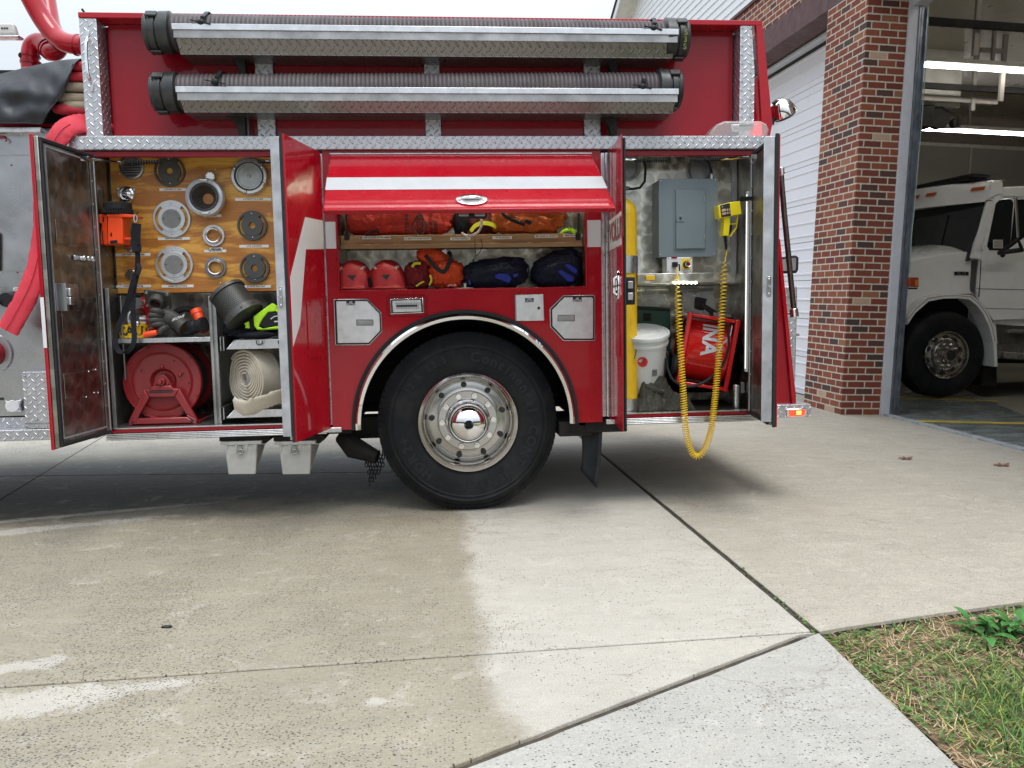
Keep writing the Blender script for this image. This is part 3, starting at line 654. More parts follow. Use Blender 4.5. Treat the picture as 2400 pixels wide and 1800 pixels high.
b = MB(); zz0, zz1 = P(108, 815, -.5).z, P(105, 697, -.5).z; b.prism([Q(L+.0005, .0425, zz0), Q(L+.0005, .024, zz0), Q(L+.0005, .024, zz1), Q(L+.0005, .0425, zz1)], d*.0012); b.prism([Q(.05, .0425, zz0), Q(L, .0425, zz0), Q(L, .0425, zz1), Q(.05, .0425, zz1)], n*.0012); b.build('white_stripe', M['white'], g)
# D2: right leaf of the left compartment, seen from its red outer side
g, Q, n, d, L = doorbox('compartment_door', -.700, -.815, -.50, 1, M['mill'])
zt_, zb_ = 2.132, .545
e0 = Q(L, .036, 0)
b = MB(); b.prism([Q(L-.002, .018, zb_), Q(L-.002, .018, zt_+.004), Q(L-.002, .033, zt_+.004), Q(L-.002, .033, zb_)], d*.008); b.build('edge_gasket', M['rubber'], g, bevel=.003)
b = MB(); b.prism([Q(L-.004, .014, zb_+.03), Q(L-.004, .014, zt_-.012), Q(L-.004, -.034, zt_-.012), Q(L-.004, -.034, zb_+.03)], d*.006); b.build('edge_flange', M['mill'], g, bevel=.002)
zc = P(668, 697, -.45).z
b = MB(); b.prism([Q(L+.002, -.002, zc-.055), Q(L+.002, -.002, zc+.055), Q(L+.002, -.020, zc+.055), Q(L+.002, -.020, zc-.055)], d*.004); b.build('striker_plate', M['ss'], g, bevel=.004)
b = MB(); b.cyl(Q(L+.006, -.010, zc), Q(L+.03, -.010, zc), .006, n=10); b.box(*[w for w in (Q(L+.02, -.011, zc).x-.012, Q(L+.02, -.011, zc).x+.012)], Q(L+.02, 0, zc).y-.006, Q(L+.02, 0, zc).y+.006, zc-.006, zc+.006)
for q in (-.04, .04): b.blob(Q(L+.006, -.011, zc+q), (.006, .004, .006), 10, 6)
b.build('striker_bolt', M['alu'], g)
# outer face: pressed panel, angled white stripe
b = MB(); b.prism([Q(.10, .0425, .98), Q(.30, .0425, .97), Q(.30, .0425, 1.28), Q(.10, .0425, 1.26)], n*.004); b.build('pressed_panel', M['red'], g, bevel=.010)
zq = lambda a_, c_, y_: P(a_, c_, y_).z
b = MB(); b.prism([Q(.015, .0430, zq(747, 585, 0)), Q(.015, .0430, zq(747, 519, 0)), Q(.27, .0430, zq(715, 509, -.28)), Q(L-.001, .0430, zq(690, 650, -.5)), Q(L-.001, .0430, zq(690, 812, -.5)), Q(.40, .0430, zq(703, 760, -.40)), Q(.28, .0430, zq(712, 585, -.28))], n*.0012); b.build('white_stripe', M['band'], g)
# D3: left leaf of the rear compartment, outer red side to us
g, Q, n, d, L = doorbox('compartment_door', 1.018, .984, -.50, -1, M['rubber'], th=.015)
z0, z1 = P(1430, 583, -.2).z, P(1430, 510, -.2).z
b = MB(); b.prism([Q(.03, .0430, z0), Q(L-.001, .0430, z0), Q(L-.001, .0430, z1), Q(.03, .0430, z1)], n*.0012); b.build('white_stripe', M['band'], g)
b = MB()
b.text('VOLUN', .155, lambda u, v: Q(.045+u*1.05, .052, (z0+z1)/2+v), 'LEFT')
b.v = [v_ for v_ in b.v]
M['maroon'] = pm('maroon_lettering', (.23,.01,.02), .4)
b.build('door_lettering', M['maroon'], g)
zc = P(1443, 670, -.35).z; cc = Q(L-.13, .043, zc)
b = MB(); b.lathe([(.0, .002), (.045, .003), (.05, .008), (.060, .006), (.063, 0)], cc, n, 32); 
b.v = [tuple(cc+Vector(((Vector(p)-cc).x, (Vector(p)-cc).y*.8, (Vector(p)-cc).z*1.35))) for p in b.v]; b.build('handle_plate', M['chrome'], g)
b = MB(); b.tube([cc+n*.006+Vector((0, 0, -.05)), cc+n*.022+Vector((0, 0, -.04)), cc+n*.022+Vector((0, 0, .04)), cc+n*.006+Vector((0, 0, .05))], .008, 8); b.build('handle_ring', M['chrome'], g)
b = MB(); b.prism([Q(.2, .0425, .95), Q(.42, .0425, .95), Q(.42, .0425, 1.25), Q(.2, .0425, 1.25)], n*.004); b.build('pressed_panel', M['red'], g, bevel=.008)
zc = P(1467, 682, -.45).z
b = MB(); b.prism([Q(L-.03, -.003, zc-.075), Q(L-.03, -.003, zc+.075), Q(L-.10, -.003, zc+.075), Q(L-.10, -.003, zc-.075)], -n*.06); b.build('latch_box', M['black'], g, bevel=.006)
b = MB()
for q in (-.05, .012): b.prism([Q(L-.026, -.02, zc+q), Q(L-.026, -.05, zc+q), Q(L-.026, -.05, zc+q+.04), Q(L-.026, -.02, zc+q+.04)], d*.012)
b.build('latch_jaw', M['alud'], g, bevel=.004)
# D4: rear leaf, inner face to us
g, Q, n, d, L = doorbox('compartment_door', 1.872, 1.795, -.50, 1, M['swx'])
b = MB(); b.prism([Q(L-.004, .012, zb_+.03), Q(L-.004, .012, zt_-.012), Q(L-.004, -.045, zt_-.012), Q(L-.004, -.045, zb_+.03)], d*.006); b.build('edge_flange', M['mill'], g, bevel=.002)
b = MB(); b.prism([Q(L-.002, .014, zb_), Q(L-.002, .014, zt_+.004), Q(L-.002, .034, zt_+.004), Q(L-.002, .034, zb_)], d*.008); b.build('edge_gasket', M['rubber'], g, bevel=.003)
zc = P(1804, 672, -.45).z
b = MB(); b.prism([Q(L+.002, .0, zc-.055), Q(L+.002, .0, zc+.055), Q(L+.002, -.022, zc+.055), Q(L+.002, -.022, zc-.055)], d*.004)
b.build('striker_plate', M['ss'], g, bevel=.004)
b = MB(); b.cyl(Q(L+.006, -.011, zc), Q(L+.03, -.011, zc), .006, n=10)
for q in (-.04, .04): b.blob(Q(L+.006, -.011, zc+q), (.006, .004, .006), 10, 6)
b.build('striker_bolt', M['alu'], g)
b = MB()
for z in (.66+.14*i for i in range(11)): b.blob(Q(.03, -.004, z), (.007, .007, .007), 8, 6)
b.cyl(Q(.015, -.006, .57), Q(.015, -.006, 2.11), .008, n=8); b.build('door_hinge', M['alud'], g)
b = MB(); b.prism([Q(.08, -.001, 1.02), Q(.30, -.001, 1.02), Q(.30, -.001, 1.26), Q(.08, -.001, 1.26)], -n*.004); b.build('inspection_cover', M['swx'], g, bevel=.002)
b = MB(); zz = P(1700, 470, -.05).z
p = P(1768, 467, -.06); b.tube([P(1738, 466, .05), P(1752, 466, 0), P(1765, 465, -.05), P(1782, 463, -.10)], [.016, .014, .012, .010], 10); b.build('door_catch', M['black'], g)
# door check rods and springs
b = MB()
b.cyl(P(202, 373, -.20), P(290, 381, -.02), .006, n=8); b.box(*(P(202, 373, -.2).x-.02, P(202, 373, -.2).x+.02), -.22, -.18, P(202, 373, -.2).z-.012, P(202, 373, -.2).z+.012)
b.cyl(P(1690, 374, -.02), P(1760, 368, -.2), .006, n=8); b.box(P(1765, 368, -.2).x-.02, P(1765, 368, -.2).x+.015, -.22, -.18, P(1765, 368, -.2).z-.012, P(1765, 368, -.2).z+.012)
b.cyl(P(620, 377, -.02), P(668, 372, -.2), .006, n=8); b.cyl(P(1462, 374, -.02), P(1490, 375, 0), .007, n=8)
T(b, 'check_rod', M['chrome'])
b = MB()
for (xa, ya, xb, yb) in ((290, 381, 378, 380), (605, 379, 655, 379), (1488, 377, 1563, 376), (1617, 376, 1690, 374)):
    A_, B_ = P(xa, ya, -.01), P(xb, yb, -.01); nt_ = 14
    for i in range(nt_):
        c = A_.lerp(B_, (i+.5)/nt_); dd = (B_-A_).normalized(); b.lathe([(.005, -.0028), (.0135, -.0015), (.0135, .0015), (.005, .0028)], c, dd, 10)
    b.cyl(A_, B_, .005, n=6)
T(b, 'check_spring', M['black'])

# ---- centre compartment
cc_ = sub('centre_compartment')
b = MB(); b.box(oL-.02, oL, .036, .5, oB-.02, oT); b.build('side_wall', M['swx'], cc_); b = MB(); b.box(oR, oR+.02, .036, .5, oB-.02, oT); b.build('side_wall', M['swx'], cc_)
b = MB(); b.box(oL, oR, .46, .48, oB-.02, oT); b.build('back_wall', M['swy'], cc_)
b = MB(); b.box(oL, oR, .036, .46, oB-.018, oB-.004); b.box(oL, oR, .036, .46, oT, oT+.01); b.build('floor_plate', M['alud'], cc_)
bm = sub('pine_shelf', cc_)
za, zb2 = P(1000, 551, .10).z, P(1000, 575, .10).z
b = MB(); b.box(oL+.002, oR-.002, .10, .125, zb2-.006, za+.002); b.box(oL+.002, oR-.002, .085, .099, zb2-.018, zb2+.008); b.box(oL+.002, oR-.002, .126, .44, zb2-.002, zb2+.014); b.build('pine_board', M['beam'], bm, bevel=.003)
for cx, cy, w, st in ((882,557,66,'FOAM NOZZLE ATTACHMENT'), (979,559.5,62,'2.5 SMOOTH BORE NOZZLE'), (1079,559.5,46,'2.5 FOG NOZZLE'), (1177,557,45,'1.75 IN NOZZLE'), (1280,553.5,54,'MID FOAM 2.5 NOZZLE'), (1344,552,48,'MASTER NOZZLE')):
    label(bm, cx, cy, w, 6.4, st, .0975, 0)
b = MB(); b.tube([P(1113, 560, .08), P(1113, 575, .07), P(1115, 600, .07), P(1109, 610, .07)], .0022, 6); b.tube([P(1127, 560, .08), P(1131, 575, .07), P(1124, 592, .07), P(1115, 601, .07), P(1109, 611, .07)], .0022, 6); b.blob(P(1109, 611, .07), (.006, .006, .009), 10, 6)
b.build('shelf_cord', M['black'], bm)
b = MB(); b.box(oL+.1, oR-.05, .06, .075, oT-.012, oT-.004); b.build('led_strip', M['led2'], cc_)
b = MB(); b.box(-1.7, -.9, .06, .075, 2.165, 2.174); b.build('led_strip', M['led2'], lc)
# ---- right compartment
rc = sub('rear_compartment'); RX0, RX1 = 1.03, 1.885; yb1 = .27; zs = P(1600, 662, .05).z
b = MB(); b.box(RX1, RX1+.018, .03, .62, LF, 2.19); b.box(RX0-.02, RX0, .03, .62, LF, 2.19); b.build('side_wall', M['swx'], rc)
b = MB(); b.box(RX0, RX1, yb1, yb1+.02, zs, 2.19); b.box(RX0, RX1, .62, .64, LF, zs+.02); b.build('back_wall', M['swy'], rc)
b = MB(); b.box(RX0, RX1, .03, .62, LF-.012, LF+.003); b.build('floor_plate', M['dark'], rc)
b = MB(); b.box(RX0, RX1, .03, .62, 2.176, 2.19); b.box(RX0, RX1, yb1, .62, zs-.01, zs); b.build('top_plate', M['alud'], rc)
zt2 = P(1600, 640, .05).z
b = MB(); b.box(P(1495, 650, .06).x, P(1722, 650, .06).x, .06, .075, zs, zt2); b.box(P(1495, 650, .06).x, P(1722, 650, .06).x, .075, yb1, zt2-.006, zt2); b.build('cross_beam', M['swy'], rc, bevel=.002)
b = MB(); b.box(P(1715, 500, .255).x, P(1726, 500, .255).x, .255, .268, zt2, 2.175); b.build('wall_strip', M['mill'], rc, bevel=.002)
b = MB(); z0, z1 = P(1756, 872, .03).z, P(1756, 447, .03).z; b.box(1.868, 1.8845, .045, .075, z0, z1); b.build('led_channel', M['white'], rc, bevel=.002)
b = MB()
b.box(1.864, 1.8675, .046, .051, z0+.02, z1-.02); b.build('led_strip', M['ledc'], rc); b = MB()
b.box(1.10, 1.8, .06, .085, 2.160, 2.170); b.build('led_strip', M['led2'], rc); b = MB(); b.box(1.3, 1.6, .3, .32, zs-.008, zs-.001); b.build('led_strip', M['led'], rc)  # short second strip is an extra unseen light added behind the beam
b = MB()
for i in range(6): c = P(1582+i*9.6, 661, .05); b.blob(c-Vector((0, 0, .004)), (.012, .008, .0075), 10, 6)
b.build('led_strip', M['led'], rc)
b = MB(); A_ = P(1513, 652, .055); b.box(A_.x-.001, A_.x+.056, .045, .058, A_.z-.014, A_.z+.016); b.build('yellow_bracket', pm('yellow_plastic', (.75,.45,.02), .4), rc, bevel=.004)
# round vents at the top of the back wall
for (cx, cy) in ((1470, 392), (1640, 400)):
    c = P(cx, cy, yb1); b = MB(); b.lathe([(.0, -.006), (.06, -.006), (.062, -.02), (.074, -.022), (.078, -.012), (.085, -.012), (.086, 0)], c, (0, 1, 0), 36)
    for i in range(8):
        a = R(20+i*45); b.blob(c+Vector((.066*math.cos(a), -.024, .066*math.sin(a))), (.004, .003, .004), 6, 4)
    b.build('round_vent', M['alud'], rc)
b = MB(); b.tube([P(1510, 372, .16), P(1513, 395, .16), P(1511, 425, .16), P(1500, 440, .17), P(1482, 443, .18), P(1462, 441, .2)], .008, 8); b.tube([P(1650, 372, .2), P(1663, 385, .2), P(1668, 405, .2), P(1668, 420, .2)], .008, 8); b.build('conduit', M['black'], rc)
b = MB(); b.cyl(P(1475, 442, .18), P(1460, 440, .2), .012, n=10); b.cyl(P(1668, 408, .2), P(1668, 420, .2), .014, n=8); b.build('fitting', M['alu'], rc)
# breaker panel
ep = sub('breaker_panel', rc)
M['egrey'] = pm('grey_enamel', (.165,.205,.225), .38, 0, .2, .04, 3, .0002, 220)
yp = .10; e0, e1 = P(1545, 421, yp), P(1681, 600, yp)
b = MB(); b.box(e0.x, e1.x-.004, yp, yb1, e1.z, e0.z); b.build('panel_box', M['egrey'], ep, bevel=.003)
b = MB(); b.box(e0.x-.004, e1.x, yp-.006, yp-.001, e1.z-.004, e0.z+.004); b.build('cover_plate', M['egrey'], ep, bevel=.002)
d0, d1 = P(1582, 446, yp), P(1651, 583, yp)
b = MB(); b.box(d0.x-.012, d1.x+.004, yp-.009, yp-.0065, d1.z-.004, d0.z+.006); b.build('door_frame', M['egrey'], ep, bevel=.001)
b = MB(); b.box(d0.x, d1.x, yp-.020, yp-.012, d1.z, d0.z); b.build('panel_door', M['egrey'], ep, bevel=.003)
b = MB(); c = P(1594, 512, yp-.02); b.box(c.x-.024, c.x+.024, yp-.024, yp-.0205, c.z-.02, c.z+.02); b.build('latch', M['egrey'], ep, bevel=.003); b = MB(); b.box(c.x-.006, c.x+.008, yp-.0255, yp-.0245, c.z-.007, c.z+.009); b.build('latch_slot', M['ink'], ep)
b = MB()
for px, py in ((1549.5, 424), (1677, 422), (1547, 597), (1674, 596)): b.blob(P(px, py, yp-.007), (.006, .003, .006), 10, 6)
for py in (466, 555): c = P(1651, py, yp-.02); b.box(c.x-.003, c.x+.003, yp-.024, yp-.014, c.z-.016, c.z+.016)
b.build('screw', M['alud'], ep)
# control box under it
cb = sub('control_box', rc); yq = .09; q0, q1 = P(1563, 603, yq), P(1623, 640, yq)
b = MB(); b.box(q0.x, q1.x, yq, .2, q1.z, q0.z); b.build('box_cover', M['white'], cb, bevel=.004)
b = MB()
for px, py in ((1566.5, 606), (1620, 604), (1566, 637), (1619, 636)): b.blob(P(px, py, yq-.001), (.0035, .002, .0035), 8, 5)
b.build('screw', M['ink'], cb)
b = MB(); s0, s1 = P(1597.5, 606, yq), P(1618.5, 631, yq); b.box(s0.x, s1.x, yq-.003, yq-.0005, s1.z, s0.z); b.build('yellow_plate', pm('yellow_plate', (.85,.62,.03), .4), cb)
b = MB(); s0, s1 = P(1573, 602, yq), P(1586.5, 605.5, yq); b.box(s0.x, s1.x, yq-.003, yq-.0005, s1.z, s0.z); b.build('red_label', M['redin'], cb)
b = MB(); c = P(1608, 620, yq); b.cyl(c, c-Vector((0, .03, 0)), .022, n=20); b.build('button_collar', M['black'], cb)
b = MB(); b.lathe([(.012, -.05), (.017, -.052), (.018, -.045), (.017, -.03)], c, (0, 1, 0), 20); b.build('button_ring', M['chrome'], cb)
b = MB(); b.cyl(c, c-Vector((0, .048, 0)), .012, n=16); b.build('red_button', M['redin'], cb)
b = MB(); c = P(1580, 620.5, yq); b.box(c.x-.014, c.x+.014, yq-.03, yq-.0005, c.z-.015, c.z+.015); b.tube([c+Vector((.004, -.03, 0)), c+Vector((.022, -.035, -.002)), c+Vector((.024, -.036, -.04))], .005, 8); b.build('socket', M['black'], cb, bevel=.003)
# lower area: expanded-metal guard, hanging rail
b = MB(); z0, z1 = P(1520, 715, .55).z, P(1520, 690, .55).z
xa, xb = P(1495, 700, .55).x, P(1556, 700, .55).x
for i in range(14):
    t = xa+(xb-xa)*i/13; b.cyl((t, .55, z0), (t+.04, .55, z1), .0022, n=5); b.cyl((t+.04, .55, z0), (t, .55, z1), .0022, n=5)
b.build('mesh_guard', M['alu'], rc)
b = MB(); b.box(P(1510, 680, .4).x, P(1565, 680, .4).x, .38, .40, P(1510, 683, .4).z, P(1510, 676, .4).z); b.box(P(1590, 680, .45).x, P(1672, 680, .45).x, .44, .46, P(1590, 684, .45).z, P(1590, 677, .45).z); b.build('hanging_rail', M['alud'], rc, bevel=.003)
b = MB(); b.box(P(1600, 680, .58).x, P(1672, 680, .58).x, .575, .59, LF+.4, P(1600, 684, .58).z); b.build('inner_panel', M['alu'], rc)
b = MB(); c = P(1735, 393, .15); b.prism([P(1737, 403, .2), P(1746, 390, .2), P(1756, 386, .2), P(1756, 408, .2)], (0, .01, 0)); b.build('wall_hook', M['alu'], rc)
# bottle clamp band + cup belong to compartment
GCX = cx = P(1461, 700, .14).x
zz0, zz1 = P(1470, 639, .02).z, P(1470, 598, .02).z
b = MB(); b.lathe([(.087, zz0), (.090, zz0), (.090, zz1), (.087, zz1)], (cx, .14, 0), (0, 0, 1), 40, 150, 390); b.box(cx+.086, cx+.104, .135, .16, zz0, zz1); b.build('bottle_clamp', M['alu'], rc)
b = MB(); b.lathe([(.088, LF+.004), (.091, LF+.004), (.091, LF+.085), (.088, LF+.085)], (cx, .14, 0), (0, 0, 1), 40); b.build('bottle_cup', M['alu'], rc)
# ---------------------------------------------------------------- pump panel (left of the body)
YP = .10
pp = sub('pump_panel')
b = MB(); b.box(-4.2, -2.04, YP, 2.3, P(20, 975, YP).z, P(20, 300, YP).z); b.build('panel_skin', M['ss'], pp)
zc = P(50, 385, YP).z; b = MB()
for py in (363, 635): z = P(50, py, YP).z; b.box(-4.2, -2.04, YP-.003, YP-.0005, z-.002, z+.002)
b.build('panel_seam', M['alud'], pp)
b = MB(); b.prism([P(-6, 540, YP), P(3, 548, YP), P(3, 635, YP), P(-6, 633, YP)], (0, -.02, 0)); b.build('gauge_surround', M['ink'], pp, bevel=.004)
z0, z1 = P(50, 310, YP-.05).z, P(50, 296, YP-.05).z; b = MB(); b.box(-4.2, P(95, 300, YP-.05).x, YP-.05, YP+.1, z0, z1); b.build('top_ledge', M['alu'], pp, bevel=.006)
b = MB(); c = P(28, 703, YP); b.cyl(c, c-Vector((0, .07, 0)), .05, .04, 20); b.tube([c+Vector((-.03, -.08, -.02)), c+Vector((-.1, -.12, .04)), c+Vector((-.13, -.12, -.03))], .014, 8); b.build('discharge_valve', M['black'], pp)
b = MB(); b.prism([P(32, 674, YP), P(58, 674, YP), P(58, 681, YP), P(32, 681, YP)], (0, -.003, 0)); b.build('name_label', M['ltape'], pp); o_ = P(45, 677.5, YP-.004)
b = MB(); b.text('LEFT MID A', .011, lambda u, v: o_+Vector((u, 0, v))); b.build('label_print', M['ink'], pp)
c = P(-18, 828, YP); b = MB(); b.lathe([(.0, -.09), (.05, -.09), (.07, -.07), (.075, -.02), (.078, 0)], c, (0, 1, 0), 36); b.build('intake_cap', M['redin'], pp); b = MB(); b.lathe([(.078, -.012), (.112, -.012), (.118, -.004), (.118, 0)], c, (0, 1, 0), 36); b.build('intake_ring', M['ss'], pp)
c = P(30, 952, YP); b = MB(); b.pp([(10,938),(22,941),(40,938),(50,936),(46,950),(50,966),(34,964),(16,967)], YP-.03, .02); b.build('drain_knob', M['alu'], pp, bevel=.006); b = MB(); b.cyl(P(29, 952, YP-.03), P(29, 952, YP-.05), .035, n=24); b.cyl(c, P(30, 952, YP-.02), .03, n=16); b.build('knob_face', M['white'], pp, bevel=.003)
b = MB(); b.pp([(-10,932),(8,932),(8,938),(-10,938)], YP-.004, .004); b.build('name_plate', M['ink'], pp)
# diamond plate running board and step box
yr = -.02
b = MB(); a = P(-5, 1008, yr); zt4 = P(60, 1007, yr).z; zb4 = P(60, 1033, yr).z; b.box(-4.2, -1.99, yr, .12, zb4, zt4); b.build('running_board', M['dp'], pp, bevel=.004)
b = MB(); b.box(-4.2, -2.04, YP-.012, YP-.002, zt4+.001, P(20, 978, YP).z); b.build('kick_plate', M['dp'], pp)
b = MB(); s0, s1 = P(50, 872, -.01), P(122, 1003, -.01); b.box(s0.x, -2.035, -.01, YP, zt4+.002, s0.z); b.build('step_box', M['dp'], pp, bevel=.004)
b = MB(); b.box(s0.x, -2.035, -.014, -.0105, zt4+.03, zt4+.036); 
for px, py in ((57, 882), (62, 1000), (86, 984)): b.blob(P(px, py, -.014), (.006, .004, .006), 8, 6)
b.build('step_bolt', M['alud'], pp)
b = MB(); c = P(27, 387, YP); b.blob(c, (.006,.004,.006), 8, 6); b.blob(P(41, 638, YP), (.006,.004,.006), 8, 6); b.box(-4.2, P(11, 325, YP-.01).x, YP-.02, YP-.004, P(5, 324, YP).z, P(5, 319, YP).z); b.tube([P(10, 322, YP-.02), P(15, 326, YP-.02), P(16, 330, YP-.02), P(12, 331, YP-.02)], .004, 6); b.build('small_hook', M['redin'], pp)
# crosslay frame under cover, deck gun and pipes
b = MB(); b.box(-4.2, -2.03, .12, 2.2, P(50, 296, .1).z+.002, P(50, 288, .1).z); b.build('crosslay_bed', M['redin'], pp)
b = MB(); b.box(-2.75, -1.95, .35, .37, P(50, 296, .35).z, P(150, 165, .35).z); b.build('hose_bed_bulkhead', M['dark'], pp)
def bend(pts, n=8):
    # Catmull-Rom through points
    out = []; pts = [Vector(p) for p in pts]
    for i in range(len(pts)-1):
        p0, p1, p2, p3 = pts[max(i-1, 0)], pts[i], pts[i+1], pts[min(i+2, len(pts)-1)]
        for j in range(n):
            t = j/n; out.append(.5*((2*p1)+(-p0+p2)*t+(2*p0-5*p1+4*p2-p3)*t*t+(-p0+3*p1-3*p2+p3)*t**3))
    return out+[pts[-1]]
dg = sub('deck_gun')
b = MB(); b.tube(bend([P(72, 162, 1.1), P(70, 135, 1.1), P(76, 108, 1.1), P(92, 98, 1.08), P(105, 108, 1.05), P(122, 122, 1.0), P(136, 112, 1.0), P(128, 80, 1.05), P(118, 50, 1.1), P(108, -10, 1.2)]), .058, 18); b.build('elbow_pipe', M['red'], dg)
b = MB(); b.tube(bend([P(52, -45, .9), P(72, -5, .9), P(100, 45, .9), P(128, 82, .88), P(150, 98, .85), P(178, 105, .82), P(200, 107, .8)]), .062, 20); b.build('rising_pipe', M['red'], dg)
b = MB()
for c0, c1, r_ in ((P(72, 150, 1.1), P(72, 144, 1.1), .066), (P(71, 134, 1.1), P(71, 130, 1.1), .064), (P(110, 112, 1.04), P(113, 114, 1.03), .066), (P(117, 118, 1.02), P(119, 119.5, 1.01), .066), (P(178, 105, .82), P(183, 106, .82), .068)): b.cyl(c0, c1, r_, n=24)
b.build('pipe_collar', M['redin'], dg)
b = MB(); b.cyl(P(50, 130, 1.05), P(56, 130, 1.1), .02, n=10); b.build('pipe_lever', M['black'], dg)
b = MB(); a0, a1 = P(-10, 55, .8), P(36, 80, .8); b.prism([P(-30, 53, .8), P(30, 54, .8), P(38, 80, .8), P(-30, 80, .8)], (0, .05, 0)); b.build('light_bar', pm('clear_lens', (.55,.55,.53), .2, 0, .5), dg, bevel=.01)
b = MB(); b.prism([P(-30, 81, .79), P(44, 82, .79), P(42, 87, .79), P(-30, 87, .79)], (0, .07, 0)); b.build('light_bar_base', M['alu'], dg, bevel=.004)
b = MB()
for i in range(3): b.pp([(2+i*6, 64), (6+i*6, 64), (6+i*6, 67), (2+i*6, 67)], .795, .01)
b.build('light_slot', M['ink'], dg)
# grab handle on the left column
b = MB(); b.tube(bend([P(204, 88, -.01), P(203, 96, -.05), P(202, 105, -.06), P(203, 140, -.06), P(206, 172, -.06), P(210, 184, -.05), P(213, 194, -.01)], 5), .009, 10); T(b, 'grab_handle', M['chrome'])
b = MB()
for c0, c1 in ((70, 92), (194, 214)):
    xx = 204 if c0 < 100 else 214.5; b.pp([(xx-4, c0), (xx+4, c0), (xx+4, c1), (xx-4, c1)], -.006, .006)
T(b, 'handle_foot', M['alu'], bevel=.003)
b = MB(); b.tube([P(197, 28, .05), P(194, 24, .05), P(192, 21, .05)], .006, 6); T(b, 'rim_hook', M['dark'])
# ---------------------------------------------------------------- rear end
g = sub('rear_tailboard')
ya_ = -.05; tb0, tb1 = P(1812, 966, ya_), P(1902, 1000, ya_)
b = MB(); zt5 = P(1860, 948, ya_).z; zb5 = P(1860, 978, ya_).z; b.box(2.0, P(1901, 960, ya_).x, ya_, 2.35, zb5, zt5); b.build('step_deck', M['dp'], g, bevel=.004)
b = MB(); b.pp([(1843,959),(1888,957),(1893,962),(1892,974),(1886,977),(1845,978)], ya_-.008, .008); b.build('marker_bezel', M['chrome'], g, bevel=.005)
M['tail'] = pm('red_marker_lens_lit', (.6,.01,.01), .15, 0, 1, emit=(1,.05,.02), es=1.6); M['tailhot'] = pm('marker_bulb_lit', (1,.3,.05), .3, emit=(1,.25,.04), es=7)
b = MB(); b.pp([(1850,961),(1885,959.5),(1888,963),(1887,972),(1883,974.5),(1851,976)], ya_-.014, .008); b.build('marker_lens', M['tail'], g, bevel=.004)
b = MB(); 
for q in range(3): b.pp([(1867,963.5+q*3.2),(1878,963+q*3.2),(1878,964.8+q*3.2),(1867,965.3+q*3.2)], ya_-.0155, .001)
b.build('marker_filament', M['tailhot'], g)
b = MB(); c = P(1815, 964, -.01); b.blob(c, (.035, .02, .03), 16, 10); b.build('side_reflector', M['redin'], g)
# flared rear red panel and diamond plate beyond
g = sub('rear_panel')
b = MB(); b.pp([(1812, 430), (1818, 480), (1826, 585), (1866, 930), (1859, 948), (1812, 948)], .02, .02); b.build('flared_panel', M['redin'], g)
b = MB(); b.pp([(1822, 560), (1829, 560), (1867, 946), (1857, 948)], .0, .03); b.build('flange_edge', M['red'], g, bevel=.003)
b = MB(); b.pp([(1834, 672), (1868, 671), (1869, 690), (1864, 893), (1860, 898), (1857, 890)], .35, .02); b.build('tread_panel', M['dp'], g, bevel=.004)
b = MB(); b.pp([(1865, 782), (1874, 782), (1874, 788), (1865, 788)], .4, .02); b.build('bracket', M['alud'], g)
b = MB(); b.tube([P(1830, 402, .05), P(1838, 500, .05), P(1848, 600, .05), P(1861, 735, .05)], .017, 12); b.build('grab_rail', pm('dark_bronze_rail', (.16,.13,.12), .22, .9), g)
b = MB(); b.cyl(P(1829, 393, .05), P(1831, 412, .05), .022, n=16); b.cyl(P(1860, 723, .05), P(1862, 743, .05), .026, n=16); b.tube([P(1860, 735, .05), P(1850, 735, .12), P(1838, 737, .2)], .012, 8); b.build('rail_end', M['chrome'], g, bevel=.003)
b = MB(); b.pp([(1828, 603), (1866, 598), (1873, 603), (1872, 632), (1868, 640), (1830, 641)], .5, .05); b.build('lamp_housing', M['rubber'], g, bevel=.008)
b = MB(); pq = P(1850, 720, .37); b.box(1.985, pq.x, .372, .392, pq.z-.02, pq.z+.02); pq = P(1850, 860, .37); b.box(1.985, pq.x, .372, .392, pq.z-.02, pq.z+.02); pq = P(1845, 620, .55); b.box(1.985, pq.x, .551, .571, pq.z-.015, pq.z+.015); pq = P(1850, 735, .12); b.box(1.985, pq.x+.02, .14, .155, pq.z-.012, pq.z+.012); pq = P(1834, 420, .05); b.box(1.96, pq.x, .05, .065, pq.z-.01, pq.z+.01); b.build('support_bar', M['alud'], g)
b = MB(); b.pp([(1829, 608), (1864, 604), (1866, 606), (1865, 630), (1863, 634), (1830, 635)], .494, .006); b.build('lamp_lens', M['alud'], g)
# rear corner beacon on fascia
g = sub('warning_light')
bx0, bx1 = P(1660, 300, .02).x, P(1805, 300, .02).x; bz = 2.2225
b = MB(); b.prism([P(1662, 322, -.02), P(1663, 312, -.02), P(1680, 291, -.02), P(1698, 283, -.02), P(1784, 283, -.02), P(1798, 290, -.02), P(1804, 305, -.02), P(1798, 322, -.02)], (0, .22, 0))
M['lens'] = pm('clear_polycarbonate', (.75,.72,.72), .05, 0, 0, .02, trans=.0, alpha=.40); b.build('clear_lens', M['lens'], g, bevel=.012)
b = MB(); b.prism([P(1752, 320, .0), P(1762, 289, .0), P(1790, 287, .0), P(1801, 305, .0), P(1796, 321, .0)], (0, .19, 0)); M['beacon'] = pm('red_beacon_lens', (.75,.02,.03), .15, 0, 1, emit=(1,.02,.03), es=.55); b.build('red_lens', M['beacon'], g, bevel=.01)
b = MB(); b.pp([(1715, 306), (1776, 305), (1770, 318), (1712, 319)], .02, .1); b.box(bx0+.02, bx1-.03, .02, .2, bz, bz+.012); b.build('beacon_base', M['ink'], g, bevel=.004)
